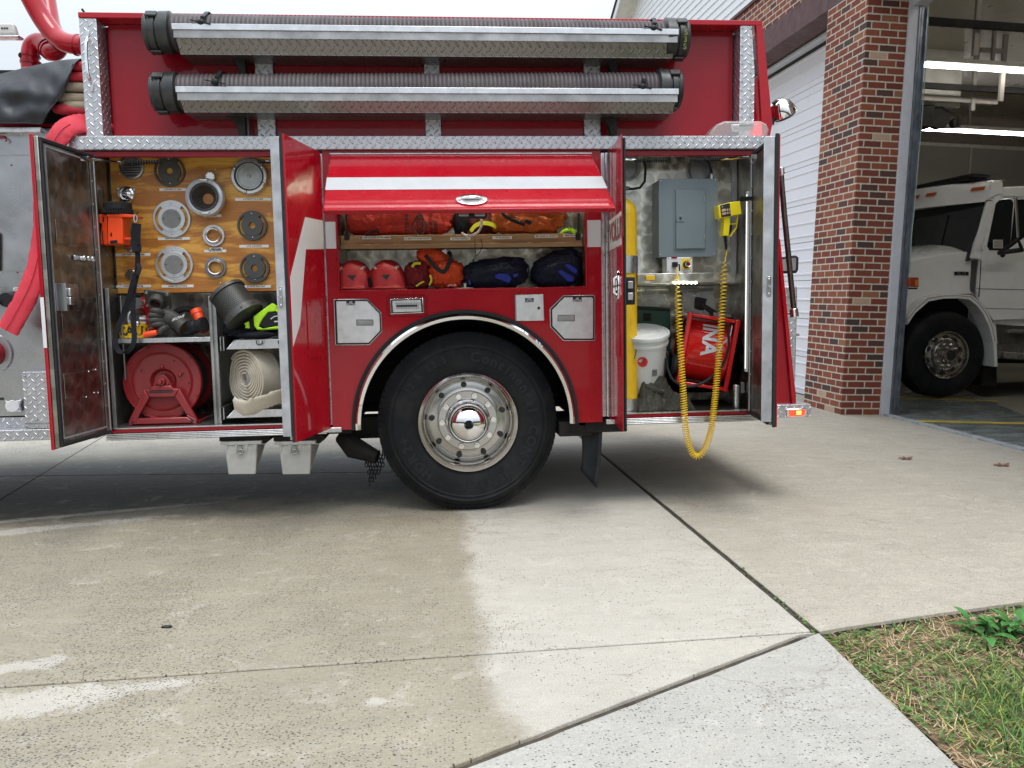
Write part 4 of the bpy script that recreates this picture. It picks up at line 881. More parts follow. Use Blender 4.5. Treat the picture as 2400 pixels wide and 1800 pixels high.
b = MB(); b.pp([(1713, 291), (1773, 290), (1774, 305), (1715, 309)], .0, .02); b.build('lamp_head', M['alu'], g, bevel=.004); b = MB(); b.pp([(1720, 297), (1768, 296), (1768, 302), (1720, 303)], -.004, .006); b.build('lamp_slot', M['alud'], g)
# work lamp on the rear corner
g = sub('work_lamp')
c = P(1828, 268, .3); dirv = (P(1846, 250, .3)-P(1818, 274, .45)).normalized(); ax = Vector((.35, -.35, .3)).normalized()
o1 = P(1833, 262, .3)
ax = (P(1815, 245, .3)-P(1836, 266, .3)).normalized()*-1
b = MB(); b.lathe([(0, -.085), (.04, -.076), (.068, -.048), (.084, -.010), (.090, .012), (.086, .022), (.06, .026), (0, .028)], P(1832, 262, .3), Vector((.45, .35, -.75)), 28); b.build('lamp_bowl', M['chrome'], g)
b = MB(); b.lathe([(0, .006), (.06, .008), (.080, .012)], P(1835, 267, .29), Vector((.45, .35, -.75)), 24); b.build('lamp_glass', M['ink'], g)
b = MB(); b.tube([P(1823, 255, .28), P(1820, 246, .26)], .010, 8); b.tube([P(1811, 243, .26), P(1818, 238, .26), P(1826, 238, .26)], .010, 8); b.tube([P(1824, 272, .3), P(1812, 282, .28), P(1800, 286, .25)], .012, 8); b.cyl(P(1808, 277, .27), P(1808, 292, .27), .018, n=12); b.build('lamp_stem', M['black'], g)
# ================================================================ THINGS ON AND IN THE TRUCK
def etube(mb, pts, w, t, side, n=14, wr=0.):     # flattened hose: half-width w along side, half-thickness t
    pts = [Vector(p) for p in pts]; N = len(pts); vs = []; fs = []
    for i in range(N):
        tg = (pts[min(i+1, N-1)]-pts[max(i-1, 0)]).normalized(); sd_ = Vector(side[i] if isinstance(side, list) else side); sd_ = (sd_-tg*sd_.dot(tg)).normalized(); nn = tg.cross(sd_)
        for k in range(n):
            a = 2*math.pi*k/n; c, s_ = math.cos(a), math.sin(a); q = 1+wr*nz(i*.5, k*.7)
            vs.append(pts[i]+sd_*w*(abs(c)**.7)*(1 if c > 0 else -1)*q+nn*t*s_*q)
    for i in range(N-1):
        for k in range(n): fs.append((i*n+k, i*n+(k+1) % n, i*n+n+(k+1) % n, i*n+n+k))
    fs += [tuple(range(n-1, -1, -1)), tuple((N-1)*n+k for k in range(n))]
    mb.add(vs, fs); return mb
# --- hard suction hoses
M['hose'] = pm('grey_suction_hose', (.062,.050,.054), .55, 0, 0, .2, 6, .0004, 60, .35, (.18,.16,.15), 4)
M['coup'] = pm('black_coupling', (.035,.037,.037), .38, .3, 0, .25, 14, 0, 0, .3, (.12,.12,.12), 9)
YH = -.05
def suction(a, c, lab, ties, nums):
    a, c = P(*a, YH), P(*c, YH); ax = (c-a).normalized(); L = (c-a).length
    t = thing('suction_hose', lab, 'hose', a.lerp(c, .5)-Vector((0, 0, .1)), 'suction hoses in the side troughs')
    b = MB(); pr = []; n_ = int(L/.0235)
    for i in range(n_+1):
        s_ = L*i/n_
        for dt, r_ in ((0, .0915), (.3, .0990), (.6, .0990)):
            if i < n_ or dt == 0: pr.append((r_, s_+dt*L/n_))
    b.lathe(pr, a, ax, 32); b.build('ribbed_hose', M['hose'], t, ang=60)
    for e, sg in ((a, -1), (c, 1)):
        big = 1.0 if sg < 0 else 1.04
        b = MB(); b.lathe([(r_*big*.93, s_) for r_, s_ in [(.0, -.065), (.085, -.065), (.108, -.06), (.112, -.045), (.106, -.035), (.112, -.028), (.114, 0.), (.104, .004), (.104, .012), (.119, .014), (.121, .07), (.112, .075), (.100, .08)]], e-ax*sg*.012, -ax*sg if sg > 0 else ax, 48)
        b.v = b.v; b.build('coupling', M['coup'], t, bevel=.002)
        b = MB()
        for k in range(3):
            an = R(40+120*k); d_ = (Vector((0, -math.cos(an), math.sin(an)))); p = e+d_*.106*big; s2 = ax.cross(d_)
            b.prism([p-s2*.02+ax*-.03, p+s2*.02+ax*-.03, p+s2*.02+ax*.03, p-s2*.02+ax*.03], d_*.013)
        b.build('coupling_lug', M['coup'], t, bevel=.004)
    for px, py in ties:
        p = P(px, py, -.165); b = MB()
        b.ribbon([p+Vector((0, .01, -.01)), p+Vector((.01, 0, .03)), p+Vector((.02, .06, .075)), p+Vector((.02, .12, .08))], .022, .004, (1, 0, 0))
        b.blob(p, (.022, .016, .018), 12, 8); b.ribbon([p+Vector((-.055, -.01, .008)), p, p+Vector((.05, -.012, -.012))], .012, .005, (0, 1, .2))
        b.build('tie_strap', M['black'], t)
    if not nums: return
    b = MB(); ex = c
    for i, ch in enumerate('53S'):
        o_ = ex+Vector((.012 if nums else -.02, -.1265 if nums else -.122, -.0-.035*i)); b.text(ch, .045, lambda u, v: o_+Vector((u, abs(.035*i)*.35, v)))
    b.build('paint_mark', pm('olive_paint_mark', (.15,.145,.04), .7), t)
suction((368, 77), (1588, 93), 'upper grey ribbed suction hose in its trough, under the top rim of the truck', [(471, 52), (1531, 66)], True)
suction((383, 218), (1572, 211), 'lower grey ribbed suction hose in its trough, just above the diamond plate band', [(504, 192), (1506, 203)], False)
# --- adapters on the plywood board
YA = .233
M['adk'] = pm('dark_anodised', (.085,.085,.08), .5, .4, 0, .08, 20, .0002, 200)
M['adl'] = pm('machined_aluminium', (.62,.63,.64), .34, .9, 0, .1, 12)
M['adb'] = pm('steel_blue_grey', (.22,.25,.30), .34, .8, 0, .15, 12)
s_A = (YA+CD)/F
def ringsec(b, c, r0, r1, a0, a1, y0, y1, n=40):
    k = max(3, int(n*abs(a1-a0)/360)); vs = []; fs = []
    full = abs(a1-a0) > 359; kk = k if full else k+1
    for i in range(kk):
        a = R(a0+(a1-a0)*i/k); ca, sa = math.cos(a), math.sin(a)
        for r_, y in ((r0, y0), (r1, y0), (r1, y1), (r0, y1)): vs.append((c.x+r_*ca, y, c.z+r_*sa))
    for i in range(k):
        j = (i+1) % kk
        for q in range(4): fs.append((i*4+q, i*4+(q+1) % 4, j*4+(q+1) % 4, j*4+q))
    if not full: fs += [(0,1,2,3), tuple(k*4+q for q in (3,2,1,0))]
    b.add(vs, fs)
def adapter(px, py, rp, mat, hole, slots, lab, disc=None, lip=None):
    c = P(px, py, YA); r_ = rp*s_A; h_ = hole*s_A; th = .014
    g = thing('hose_adapter', lab, 'hose adapter', (c.x, YA, c.z-r_), 'hose adapters on the plywood board')
    b = MB(); y0, y1 = YA-th, YA
    if slots:
        ringsec(b, c, r_*.87, r_, 0, 360, y0, y1, 56); ringsec(b, c, h_, r_*.72, 0, 360, y0-.002, y1, 48)
        for a0, a1 in ((50, 130), (230, 310)): ringsec(b, c, r_*.71, r_*.88, a0, a1, y0+.0005, y1-.0005, 48)
    else: ringsec(b, c, h_, r_, 0, 360, y0, y1, 48)
    b.build('flange', mat, g, bevel=.0015)
    b = MB()
    for a in (90, 270): b.blob((c.x+r_*.80*math.cos(R(a)), y0-.001, c.z+r_*.80*math.sin(R(a))), (.005, .004, .005), 10, 6)
    b.build('screw', M['alu'], g)
    if disc:
        b = MB(); b.cyl((c.x, y0+.002, c.z), (c.x, y0-.004, c.z), disc*s_A, n=40); b.build('centre_disc', M['adg'], g, bevel=.001)
        b = MB()
        for s2 in (-.8, .8): b.cyl((c.x+s2*disc*s_A, y0-.003, c.z), (c.x+s2*disc*s_A, y0-.0055, c.z), .004, n=10)
        b.build('pin_hole', M['ink'], g)
    if lip: b = MB(); b.lathe([(h_, y0+.002-YA), (h_, y0-.016-YA), (h_+.006, y0-.018-YA), (h_+.010, y0-.01-YA), (h_+.016, y0-YA+.001)], (c.x, YA, c.z), (0, 1, 0), 40); b.build('threaded_collar', M['polish'], g)
    return g
M['adg'] = pm('cast_grey_disc', (.25,.25,.245), .55, .6, 0, .12, 30, .0003, 150)
adapter(398.5, 402, 33.5, M['adk'], 7.5, True, 'dark slotted adapter plate highest on the board, cut by the black spring')
adapter(592, 529, 33, M['adk'], 7, True, 'dark slotted adapter plate directly below the large grey storz cap', lip=None)
adapter(597.8, 628.7, 33, M['adk'], 7.5, True, 'dark slotted adapter plate at the lower right of the board, above the strainer')
adapter(403.8, 513.2, 41, M['adl'], 3, True, 'large silver slotted adapter with grey centre disc, the upper of two on the board', disc=21)
adapter(409.4, 620.4, 41, M['adl'], 3, True, 'large silver slotted adapter with grey centre disc, the lower of two on the board', disc=21)
adapter(501.9, 552.5, 24, M['adl'], 13.5, False, 'small bright silver ring adapter in the middle of the board, above the double label', lip=1)
adapter(506.3, 627, 23.5, M['adb'], 13.5, False, 'small blue grey ring adapter below the double label on the board', lip=1)
def capthing(px, py, rp, lab, kind):
    c = P(px, py, YA); r_ = rp*s_A; g = thing('pipe_fitting', lab, 'hose fitting', (c.x, YA, c.z-r_), 'capped fittings on the plywood board')
    b = MB()
    if kind == 'storz':
        b.lathe([(r_*.74, -.0), (r_*.74, -.022), (r_*.80, -.034), (r_*.93, -.032), (r_, -.018), (r_, 0)], c, (0, 1, 0), 56); b.build('outer_ring', M['adl'], g)
        b = MB(); b.lathe([(0, -.024), (r_*.60, -.022), (r_*.62, -.026), (r_*.70, -.026), (r_*.71, -.015)], c, (0, 1, 0), 48); b.build('cap_plate', pm('galvanised_cap', (.40,.43,.42), .45, .8, 0, .12, 20), g)
        b = MB(); b.blob(c+Vector((0, -.026, 0)), (.010, .010, .010), 14, 8)
        for a in (35, 150, 255, 330): b.blob(c+Vector((r_*.86*math.cos(R(a)), -.034, r_*.86*math.sin(R(a)))), (.009, .007, .012), 12, 8)
        b.build('lug', M['alu'], g)
    elif kind == 'funnel':
        b.lathe([(r_*.74, -.02), (r_*.75, -.085), (r_*.82, -.092), (r_*.95, -.085), (r_, -.07), (r_*.98, -.03), (r_*.8, 0)], c, (0, 1, 0), 56); b.build('outer_ring', pm('pale_anodised', (.60,.63,.68), .4, .5, 0, .06), g)
        b = MB(); b.lathe([(r_*.74, -.08), (r_*.70, -.084), (r_*.66, -.08), (r_*.60, -.06), (r_*.30, -.008), (r_*.28, 0)], c, (0, 1, 0), 48); b.build('dark_funnel', M['adk'], g)
        b = MB(); b.lathe([(r_*.66, -.081), (r_*.635, -.085), (r_*.62, -.079)], c, (0, 1, 0), 48); b.build('seal_ring', M['alu'], g)
        for a in (88, 272):
            d_ = Vector((math.cos(R(a)), 0, math.sin(R(a)))); s2 = Vector((-d_.z, 0, d_.x)); p = c+d_*r_*.86+Vector((0, -.09, 0)); b = MB(); b.prism([p-s2*.026-d_*.008, p+s2*.026-d_*.008, p+s2*.026+d_*.008, p-s2*.026+d_*.008], (0, -.012, 0)); b.build('lug', M['adl'], g, bevel=.005)
    elif kind == 'chrome':
        b.lathe([(0, -.05), (.006, -.05), (.010, -.042), (.012, -.03), (r_*.55, -.024), (r_*.64, -.02), (r_*.68, -.028), (r_*.9, -.024), (r_, -.01), (r_, 0)], c, (0, 1, 0), 40); b.build('cap_body', M['chrome'], g)
        b = MB()
        for a in (30, 145, 265): 
            d_ = Vector((math.cos(R(a)), 0, math.sin(R(a)))); s2 = Vector((-d_.z, 0, d_.x)); p = c+d_*r_*.98; b.prism([p-s2*.011, p+s2*.011, p+s2*.008+d_*.011, p-s2*.008+d_*.011], (0, -.02, 0))
        b.build('lug', M['chrome'], g, bevel=.002)
        b = MB()
        for i in range(26): b.blob(c+Vector((.004+.004*math.sin(i*.3), -.035 if i < 2 else -.012, -.012-.0105*i)), (.0028, .0028, .0028), 6, 5)
        b.build('bead_chain', M['alu'], g)
    else:
        b.cyl(c, c-Vector((0, .022, 0)), r_, r_*.92, 28); b.build('cap_body', M['polish'], g, bevel=.003)
        b = MB()
        for a in range(0, 360, 45): b.blob(c+Vector((r_*.7*math.cos(R(a)), -.022, r_*.7*math.sin(R(a)))), (.003, .002, .003), 6, 4)
        b.build('cap_stud', M['alud'], g)
capthing(586, 414.6, 41, 'large grey storz cap at the top right of the board', 'storz')
capthing(487.7, 466, 42, 'pale ringed reducer with a dark open funnel, right of the silver plates', 'funnel')
capthing(298, 456, 19, 'shiny chrome cap with bead chain at the left of the board', 'chrome')
capthing(494.5, 415, 11.5, 'small round silver cap just above the funnel reducer', 'plain')
capthing(305.5, 579.7, 11, 'small round silver cap beside the strap, above the 1.5 inch label', 'plain')
capthing(309, 644, 13, 'small round silver cap half hidden by the black strap, low on the board', 'plain')
# --- orange hand lantern with strap
M['orange'] = pm('signal_orange', (.90,.075,.008), .42, 0, .2, .04)
yl = .05; g = thing('hand_lantern', 'signal orange hand lantern with black lens ring hanging in the left compartment', 'lantern', P(256, 574, yl+.05))
b = MB(); c0, c1 = P(275, 479, yl+.05), P(275, 502, yl+.05); b.lathe([(0, 0), (.060, 0), (.064, -.004), (.068, .022), (.076, .026), (.078, .058), (.070, .064), (0, .064)], Vector((c0.x, c0.y, c1.z)), (0, 0, 1), 36)
b.build('lens_ring', M['rubber'], g)
b = MB()
for i in range(36):
    a = R(i*10); b.box(*(c0.x+.078*math.cos(a)-.003, c0.x+.078*math.cos(a)+.003), c0.y+.078*math.sin(a)-.003, c0.y+.078*math.sin(a)+.003, c1.z+.002, c1.z+.026)
b.build('grip_rib', M['rubber'], g)
b = MB(); b.pp([(252,503),(286,504),(289,572),(270,571),(255,574),(252,566)], yl, .11); b.pp([(225.5,502),(250,502),(253,574),(233,573),(238,524),(226,523)], yl+.02, .07); b.build('lantern_body', M['orange'], g, bevel=.005)
b = MB(); b.pp([(250,502),(286,501),(318,503.5),(318,509),(286,509),(250,508)], yl-.005, .12); b.pp([(280,556),(313,557.5),(313,562),(280,562)], yl+.02, .03); b.pp([(284,509),(289,509),(289,557),(284,557)], yl+.03, .03); b.build('handle_frame', M['orange'], g, bevel=.003)
b = MB(); b.pp([(257,564),(274,562),(275,569),(258,572)], yl-.004, .05); b.pp([(240,508),(243,508),(243,520),(240,520)], yl+.016, .01); b.pp([(258,545),(262,545),(262,554),(258,554)], yl-.003, .01); b.build('switch_boot', M['black'], g, bevel=.003)
b = MB(); ring = [P(318+4*math.cos(t), 512+9*math.sin(t), yl-.01) for t in [2*math.pi*i/14 for i in range(14)]]; b.tube(ring, .004, 6, True); b.tube([P(318, 505, yl-.01), P(322, 500, yl-.02), P(326, 497, yl-.03)], .003, 6); b.build('snap_hook', M['chrome'], g)
b = MB(); b.tube(bend([P(240, 540, yl+.02), P(242, 570, yl+.01), P(250, 588, yl+.03), P(260, 602, yl+.1)]), .0025, 6); b.build('charge_wire', M['black'], g)
b = MB(); st = bend([P(316, 524, yl), P(316, 548, yl), P(319, 575, yl-.01), P(323, 600, yl-.01), P(321, 640, yl-.01), P(315, 670, yl-.02), P(312, 700, yl-.02), P(312, 745, yl-.03), P(314, 775, yl-.05), P(314, 800, yl-.07), P(305, 818, yl-.08), P(291, 827, yl-.08), P(277, 821, yl-.07), P(270, 800, yl-.06), P(275, 772, yl-.05), P(288, 740, yl-.03), P(300, 705, yl-.03), P(309, 672, yl-.03), P(318, 640, yl-.02)], 5)
b.ribbon(st, [.028]*len(st), .004, (1, .25, .1)); b.ribbon(bend([P(320, 524, yl-.01), P(318, 560, yl-.01), P(321, 590, yl-.02)]), .048, .012, (1, .1, 0))
b.build('shoulder_strap', M['blackmat'], g)
b = MB(); ring = [P(325+5*math.cos(t), 580+10*math.sin(t), yl-.02) for t in [2*math.pi*i/12 for i in range(12)]]; b.tube(ring, .004, 6, True); b.ribbon([P(325, 618, yl-.02), P(327, 630, yl-.03), P(322, 645, yl-.03)], .022, .012, (1, 0, 0)); b.build('strap_buckle', M['black'], g)
# --- red wye valve
yv = .22; g = thing('wye_valve', 'red gated wye valve with dark square flange on the left shelf', 'valve', P(350, 792, yv))
M['rv'] = pm('red_valve_paint', (.30,.008,.012), .3, 0, .6, .1, 8); M['silv'] = pm('cast_silver', (.68,.68,.68), .25, .9, 0, .1, 12)
b = MB(); b.tube(bend([P(330, 712, yv), P(348, 718, yv), P(360, 740, yv), P(355, 760, yv), P(335, 752, yv)]), .045, 14); b.cyl(P(365, 704, yv-.02), P(360, 735, yv), .052, .045, 20); b.cyl(P(335, 752, yv-.03), P(352, 752, yv), .04, .05, 18); b.build('valve_body', M['rv'], g)
b = MB(); fc = P(371, 699, yv-.06); fx = Vector((.95, 0, -.12)).normalized(); fz = Vector((.15, -.55, .75)).normalized(); fn = fx.cross(fz).normalized()
if fn.y > 0: fn = -fn
cor = [fc+fx*sx*.075+fz*sz*.06 for sx, sz in ((-1,-1),(1,-1),(1,1),(-1,1))]
b.prism(cor, fn*.014); b.build('flange_plate', M['adk'], g, bevel=.012)
b = MB(); b.lathe([(.030, .0), (.030, .045), (.042, .045), (.044, .0)], fc+fn*.014, fn, 28); b.build('inlet_tube', M['adk'], g)
b = MB()
for p_ in cor: b.cyl(p_.lerp(fc, .22)+fn*.012, p_.lerp(fc, .22)+fn*.022, .009, n=10)
b.cyl(P(322, 711, yv-.05), P(333, 712, yv-.02), .034, .028, 18); b.cyl(P(322, 750, yv-.06), P(337, 751, yv-.03), .026, .036, 18); b.tube(bend([P(318, 728, yv-.07), P(304, 735, yv-.08), P(303, 755, yv-.09), P(318, 762, yv-.1)]), .010, 8); b.blob(P(322, 758, yv-.11), (.015, .015, .015), 14, 8)
b.build('valve_handle', M['silv'], g)
# --- caution tape roll
g = thing('caution_tape_roll', 'yellow roll of caution tape with bold black letters on the left shelf', 'tape roll', P(305, 792, .12))
b = MB(); z0, z1 = P(305, 792, .12).z, P(305, 761, .12).z; xc = P(305, 780, .12).x
b.lathe([(.03, z0), (.082, z0), (.082, z1), (.03, z1)], (xc, .19, 0), (0, 0, 1), 40); b.build('tape_coil', pm('caution_yellow', (.83,.50,.01), .35, 0, .3, .08), g)
b = MB()
def wrap(st_, size, zc_, x_, y_, r_, off):
    m = max([q[0] for q in txt(st_, size, 'LEFT')[0]])
    b.text(st_, size, lambda u, v: Vector((x_+r_*math.sin((u-m/2)/r_+off), y_-r_*math.cos((u-m/2)/r_+off), zc_+v)), 'LEFT')
wrap('CAUT', .074, (z0+z1)/2, xc, .19, .0832, .30); b.build('tape_lettering', M['ink'], g)
# --- work gloves (one thing: a pair laid together)
yg = .10; g = thing('work_glove', 'dark leather work glove lying on the left shelf, fingers to the left', 'glove', P(395, 790, yg))
M['leather'] = pm('dark_leather', (.040,.040,.036), .6, 0, 0, .35, 20, .0012, 60)
b = MB(); b.blob(P(395, 748, yg+.03), (.075, .035, .055), 24, 14, lambda d: 1+.12*nz(d.x, d.y, d.z, 3), Matrix.Rotation(R(18), 3, 'Y'))
for (p_, q_, r_) in (((380,733), (356,728), .017), ((376,742), (352,739), .018), ((378,752), (352,752), .018), ((382,762), (356,763), .016), ((392,768), (372,780), .017)):
    A_, B_ = P(*p_, yg), P(*q_, yg-.03); mid_ = A_.lerp(B_, .5)+Vector((0, -.012, .006)); b.tube(bend([A_, mid_, B_], 5), [.020]*5+[r_]*5+[r_*.75], 10); b.blob(B_, (r_*.8, r_*.8, r_*.8), 10, 6)
b.build('glove_hand', M['leather'], g, ang=80)
b = MB(); b.lathe([(.040, 0), (.046, .03), (.048, .075), (.043, .077), (.036, .04)], P(410, 752, yg), (P(433, 768, yg-.02)-P(410, 752, yg)), 28); b.build('glove_cuff', M['leather'], g)
b = MB(); b.lathe([(0, .05), (.040, .062)], P(410, 752, yg), (P(433, 768, yg-.02)-P(410, 752, yg)), 20); b.build('cuff_lining', pm('brown_lining', (.09,.055,.025), .9), g)
b = MB(); ox = P(418, 745, yg-.045); 
b.text('IRONS', .026, lambda u, v: ox+Vector((u*.93+v*.35, -.002, u*.36+v*.9))); b.build('cuff_lettering', M['white'], g)
# --- black cable reel behind, orange torches
g = thing('cable_coil', 'black cable coiled behind the work glove on the left shelf', 'cable')
g.location = P(437, 792, .3); ORG[g.name] = g.location.copy()
b = MB()
for r_, dy in ((.085, 0), (.072, -.02), (.086, .02), (.06, .0)): 
    c = P(436, 752, .28+dy); b.tube([c+Vector((r_*math.cos(t), .3*r_*math.cos(t), r_*math.sin(t))) for t in [2*math.pi*i/30 for i in range(30)]], .008, 8, True)
b.build('cable_loop', M['black'], g)
def torch(a, c, r_, lab, blk):
    g = thing('orange_torch', lab, 'torch', a); ax = (c-a); L = ax.length
    b = MB(); b.lathe([(0, 0), (r_*.8, 0), (r_, .01), (r_, L*.8), (r_*1.12, L*.82), (r_*1.12, L), (r_*.9, L), (0, L*.96)], a, ax, 24); b.build('torch_body', M['orange'], g)
    if blk: b = MB(); b.lathe([(0, 0), (.036, 0), (.042, .012), (.042, .04), (.037, .045), (.037, .075), (.044, .08), (.044, .10), (0, .10)], blk[0], blk[1]-blk[0], 28); b.build('torch_head', M['black'], g)
torch(P(481, 778, .13), P(458, 727, .17), .030, 'bright orange torch with black head leaning at the right end of the left shelf', (P(445, 768, .08), P(470, 762, .06)))
torch(P(367, 779, .05), P(338, 785, .05), .017, 'small orange torch lying under the work glove, its head toward the tape roll', None)
# --- hose reel
yr_ = .13; rc_ = P(382, 896, yr_); rr = .228
fl_z = LF+.004; rc_.z = fl_z+rr+.028
g = thing('hose_reel', 'dark red steel cable reel on an A frame stand in the left compartment', 'hose reel', (rc_.x, .2, fl_z))
M['reel'] = pm('reel_red_enamel', (.24,.012,.016), .38, 0, .3, .08, 5, .0002, 60, .15, (.1,.02,.02))
b = MB()
for yy, s2 in ((yr_, 1), (yr_+.26, -1)):
    b.lathe([(0, yy+s2*.03), (rr*.26, yy+s2*.028), (rr*.34, yy+s2*.006), (rr*.70, yy), (rr*.735, yy-s2*.008), (rr*.77, yy), (rr*.95, yy+s2*.002), (rr*.985, yy-s2*.010), (rr, yy), (rr, yy+.006)], (rc_.x, 0, rc_.z), (0, 1, 0), 72)
b.build('reel_flange', M['reel'], g)
b = MB()
for i in range(12): b.lathe([(rr*.62+.010*(i % 2), yr_+.035+.017*i), (rr*.78, yr_+.035+.017*i+.002), (rr*.84, yr_+.035+.017*i+.0085), (rr*.78, yr_+.035+.017*i+.015)], (rc_.x, 0, rc_.z), (0, 1, 0), 48)
b.build('wound_cable', M['rubber'], g)
b = MB()
hl = [(R(20), .55), (R(60), .62), (R(110), .93), (R(150), .6), (R(175), .93), (R(215), .6), (R(300), .93), (R(335), .93), (R(40), .93), (R(-5), .66)]
for a, k_ in hl: b.cyl((rc_.x+rr*k_*math.cos(a), yr_-.001, rc_.z+rr*k_*math.sin(a)), (rc_.x+rr*k_*math.cos(a), yr_-.003, rc_.z+rr*k_*math.sin(a)), .0055, n=10)
b.build('rivet_hole', M['ink'], g)
b = MB()
for dx, dz in ((-.001, .085), (.10, .035), (-.03, -.02)): b.blob((rc_.x+dx, yr_-.003, rc_.z+dz), (.011, .007, .011), 12, 8)
c = Vector((rc_.x, yr_-.02, rc_.z)); b.prism([c+Vector(q) for q in ((-.055, 0, -.03), (-.03, 0, .025), (-.012, 0, .04), (.012, 0, .04), (.03, 0, .025), (.06, 0, -.03))], (0, .02, 0)); b.cyl(c, c-Vector((0, .02, 0)), .026, .022, 24); b.cyl(c-Vector((0, .018, 0)), c-Vector((0, .05, 0)), .013, n=12)
for q in (-.034, .036): b.cyl(c+Vector((q, 0, -.012)), c+Vector((q, -.014, -.012)), .008, n=6)
b.build('bearing', M['reel'], g, bevel=.002)
q = lambda x, z: (rc_.x+x, yr_-.045, fl_z+z)
b = MB()
def frame4(out, inn, y0, dy):
    n4 = len(out)
    for i in range(n4):
        j = (i+1) % n4; b.prism([q(*out[i]), q(*out[j]), q(*inn[j]), q(*inn[i])], (0, dy, 0))
for dy0 in (0,):
    out = [(-.195, .0), (.195, .0), (.195, .03), (.105, .215), (-.095, .215), (-.195, .03)]; inn = [(-.14, .045), (.14, .045), (.135, .062), (.075, .168), (-.068, .168), (-.135, .062)]
    frame4(out, inn, 0, .03)
b.prism([q(-.195, 0), q(.195, 0), q(.195, .018), q(-.195, .018)], (0, .34, 0)); b.prism([q(-.075, .20), q(.085, .20), q(.055, .235), q(-.045, .235)], (0, .04, 0))
b.build('reel_stand', M['reel'], g, bevel=.006)
b = MB(); b.prism([q(-.07, .192), q(.07, .192), q(.07, .204), q(-.07, .204)], (0, -.001, 0))
for s2 in (-.172, .168): c = Vector(q(s2, .022)); b.cyl(c, c-Vector((0, .002, 0)), .009, n=12)
b.build('stand_mark', M['ink'], g)
# --- rolled fire hose on the lower tray
yh = .20; hc = P(578, 894, yh); tray = P(560, 963, .02).z+.006
M['canvas'] = pm('dirty_white_canvas', (.60,.54,.44), .85, 0, 0, .12, 14, .0012, 160, .55, (.30,.25,.18), 7)
g = thing('rolled_hose', 'rolled up dirty white canvas hose on the lower slide out tray', 'rolled hose', (hc.x+.05, yh, tray))
ax = Vector((.60, .80, 0)).normalized(); rad = .162; ctr = Vector((hc.x+.015, .10, tray+rad+.012)); u_ = Vector((-ax.y, ax.x, 0)); w_ = Vector((0, 0, 1))
b = MB(); turns = 7.2; n_ = 260; vs = []; fs = []
for i in range(n_+1):
    t = i/n_; a = -t*turns*2*math.pi+2.0; r_ = .035+(rad-.035)*t; r_ *= 1+.03*math.sin(a*2+1)*(1-t*.5)
    d_ = u_*math.cos(a)*.94+w_*math.sin(a)*1.05
    th = .0065; wob = .004*math.sin(i*.7)+.004*nz(i*.1)
    for r2, k_ in ((r_-th, 0+wob), (r_+th, 0+wob), (r_+th, .145+wob), (r_-th, .145+wob)): vs.append(ctr+d_*r2+ax*k_)
for i in range(n_):
    for k_ in range(4): fs.append((i*4+k_, i*4+(k_+1) % 4, i*4+4+(k_+1) % 4, i*4+4+k_))
b.add(vs, fs); b.build('hose_spiral', M['canvas'], g, bevel=.003)
b = MB(); pts = bend([P(552, 950, .03), P(575, 955, -.01), P(600, 950, -.03), P(625, 940, -.04), P(655, 930, -.02), P(672, 925, .05)], 6)
etube(b, pts, [.05][0], .014, (.25, -.5, .8), 14, .25); b.v = [(x, y, z+.012*nz(x*9, z*9)) for x, y, z in b.v]; b.build('hose_tail', M['canvas'], g, ang=80)
b = MB(); c = ctr+ax*.02+Vector((0, -.012, 0)); b.ribbon([c+w_*.045, c+Vector((.01, -.004, 0)), c-w_*.04+u_*.01], .022, .004, (1, 0, 0)); b.build('hose_core', M['alud'], g)
# --- strainer drum
A_, B_ = P(531, 686, .10), P(571, 738, .06); ax = (B_-A_).normalized()
g = thing('barrel_strainer', 'black perforated barrel strainer lying tilted on the upper slide out tray', 'strainer', A_); ORG[g.name] = Vector((0, 0, 0)); g.rotation_euler = ax.to_track_quat('Z', 'Y').to_euler()
m, n, l, bs_ = newmat('perforated_steel'); k = NT(n, l); o_ = k.sep(k.obj())
aa = k.m('MULTIPLY', k.m('ARCTAN2', o_[1], o_[0]), 1/(.0125/.108)); vv = k.m('DIVIDE', o_[2], .0108); row = k.m('FLOORED_MODULO', k.m('FLOOR', vv), 2.)
fu = k.m('SUBTRACT', k.m('FRACT', k.m('ADD', aa, k.m('MULTIPLY', row, .5))), .5); fv = k.m('SUBTRACT', k.m('FRACT', vv), .5)
dd = k.m('SQRT', k.m('ADD', k.m('POWER', fu, 2.), k.m('POWER', fv, 2.))); l.new(k.mix(k.mr(dd, .30, .36), (.003,.003,.003), (.07,.07,.065)), bs_.inputs['Base Color']); bs_.inputs['Roughness'].default_value = .5; bs_.inputs['Metallic'].default_value = .3
b = MB(); b.lathe([(.104, .0), (.106, .17)], (0,0,0), (0,0,1), 56); b.build('perforated_drum', m, g)
b = MB(); b.lathe([(0, -.012), (.100, -.012), (.112, -.008), (.114, .012), (.104, .014)], (0,0,0), (0,0,1), 48); b.build('end_plate', M['adk'], g)
b = MB(); b.lathe([(.105, .150), (.116, .150), (.118, .19), (.09, .196), (0, .196)], (0,0,0), (0,0,1), 48)
for i in range(10): 
    a = R(i*36); b.blob((.117*math.cos(a), .117*math.sin(a), .17), (.006, .006, .006), 8, 6); b.blob((.112*math.cos(a), .112*math.sin(a), .0), (.004, .004, .004), 8, 6)
b.build('base_band', M['adk'], g)
b = MB(); b.tube([Vector((.0+.012*math.cos(t), .0, -.03+.02*math.sin(t))) for t in [2*math.pi*i/12 for i in range(12)]], .004, 6, True); b.ribbon([(-.01, 0, -.02), (-.03, .0, -.03), (-.05, .01, -.018)], .02, .003, (0, 1, 0)); b.build('lifting_eye', pm('faded_red_tag', (.45,.12,.10), .7), g)
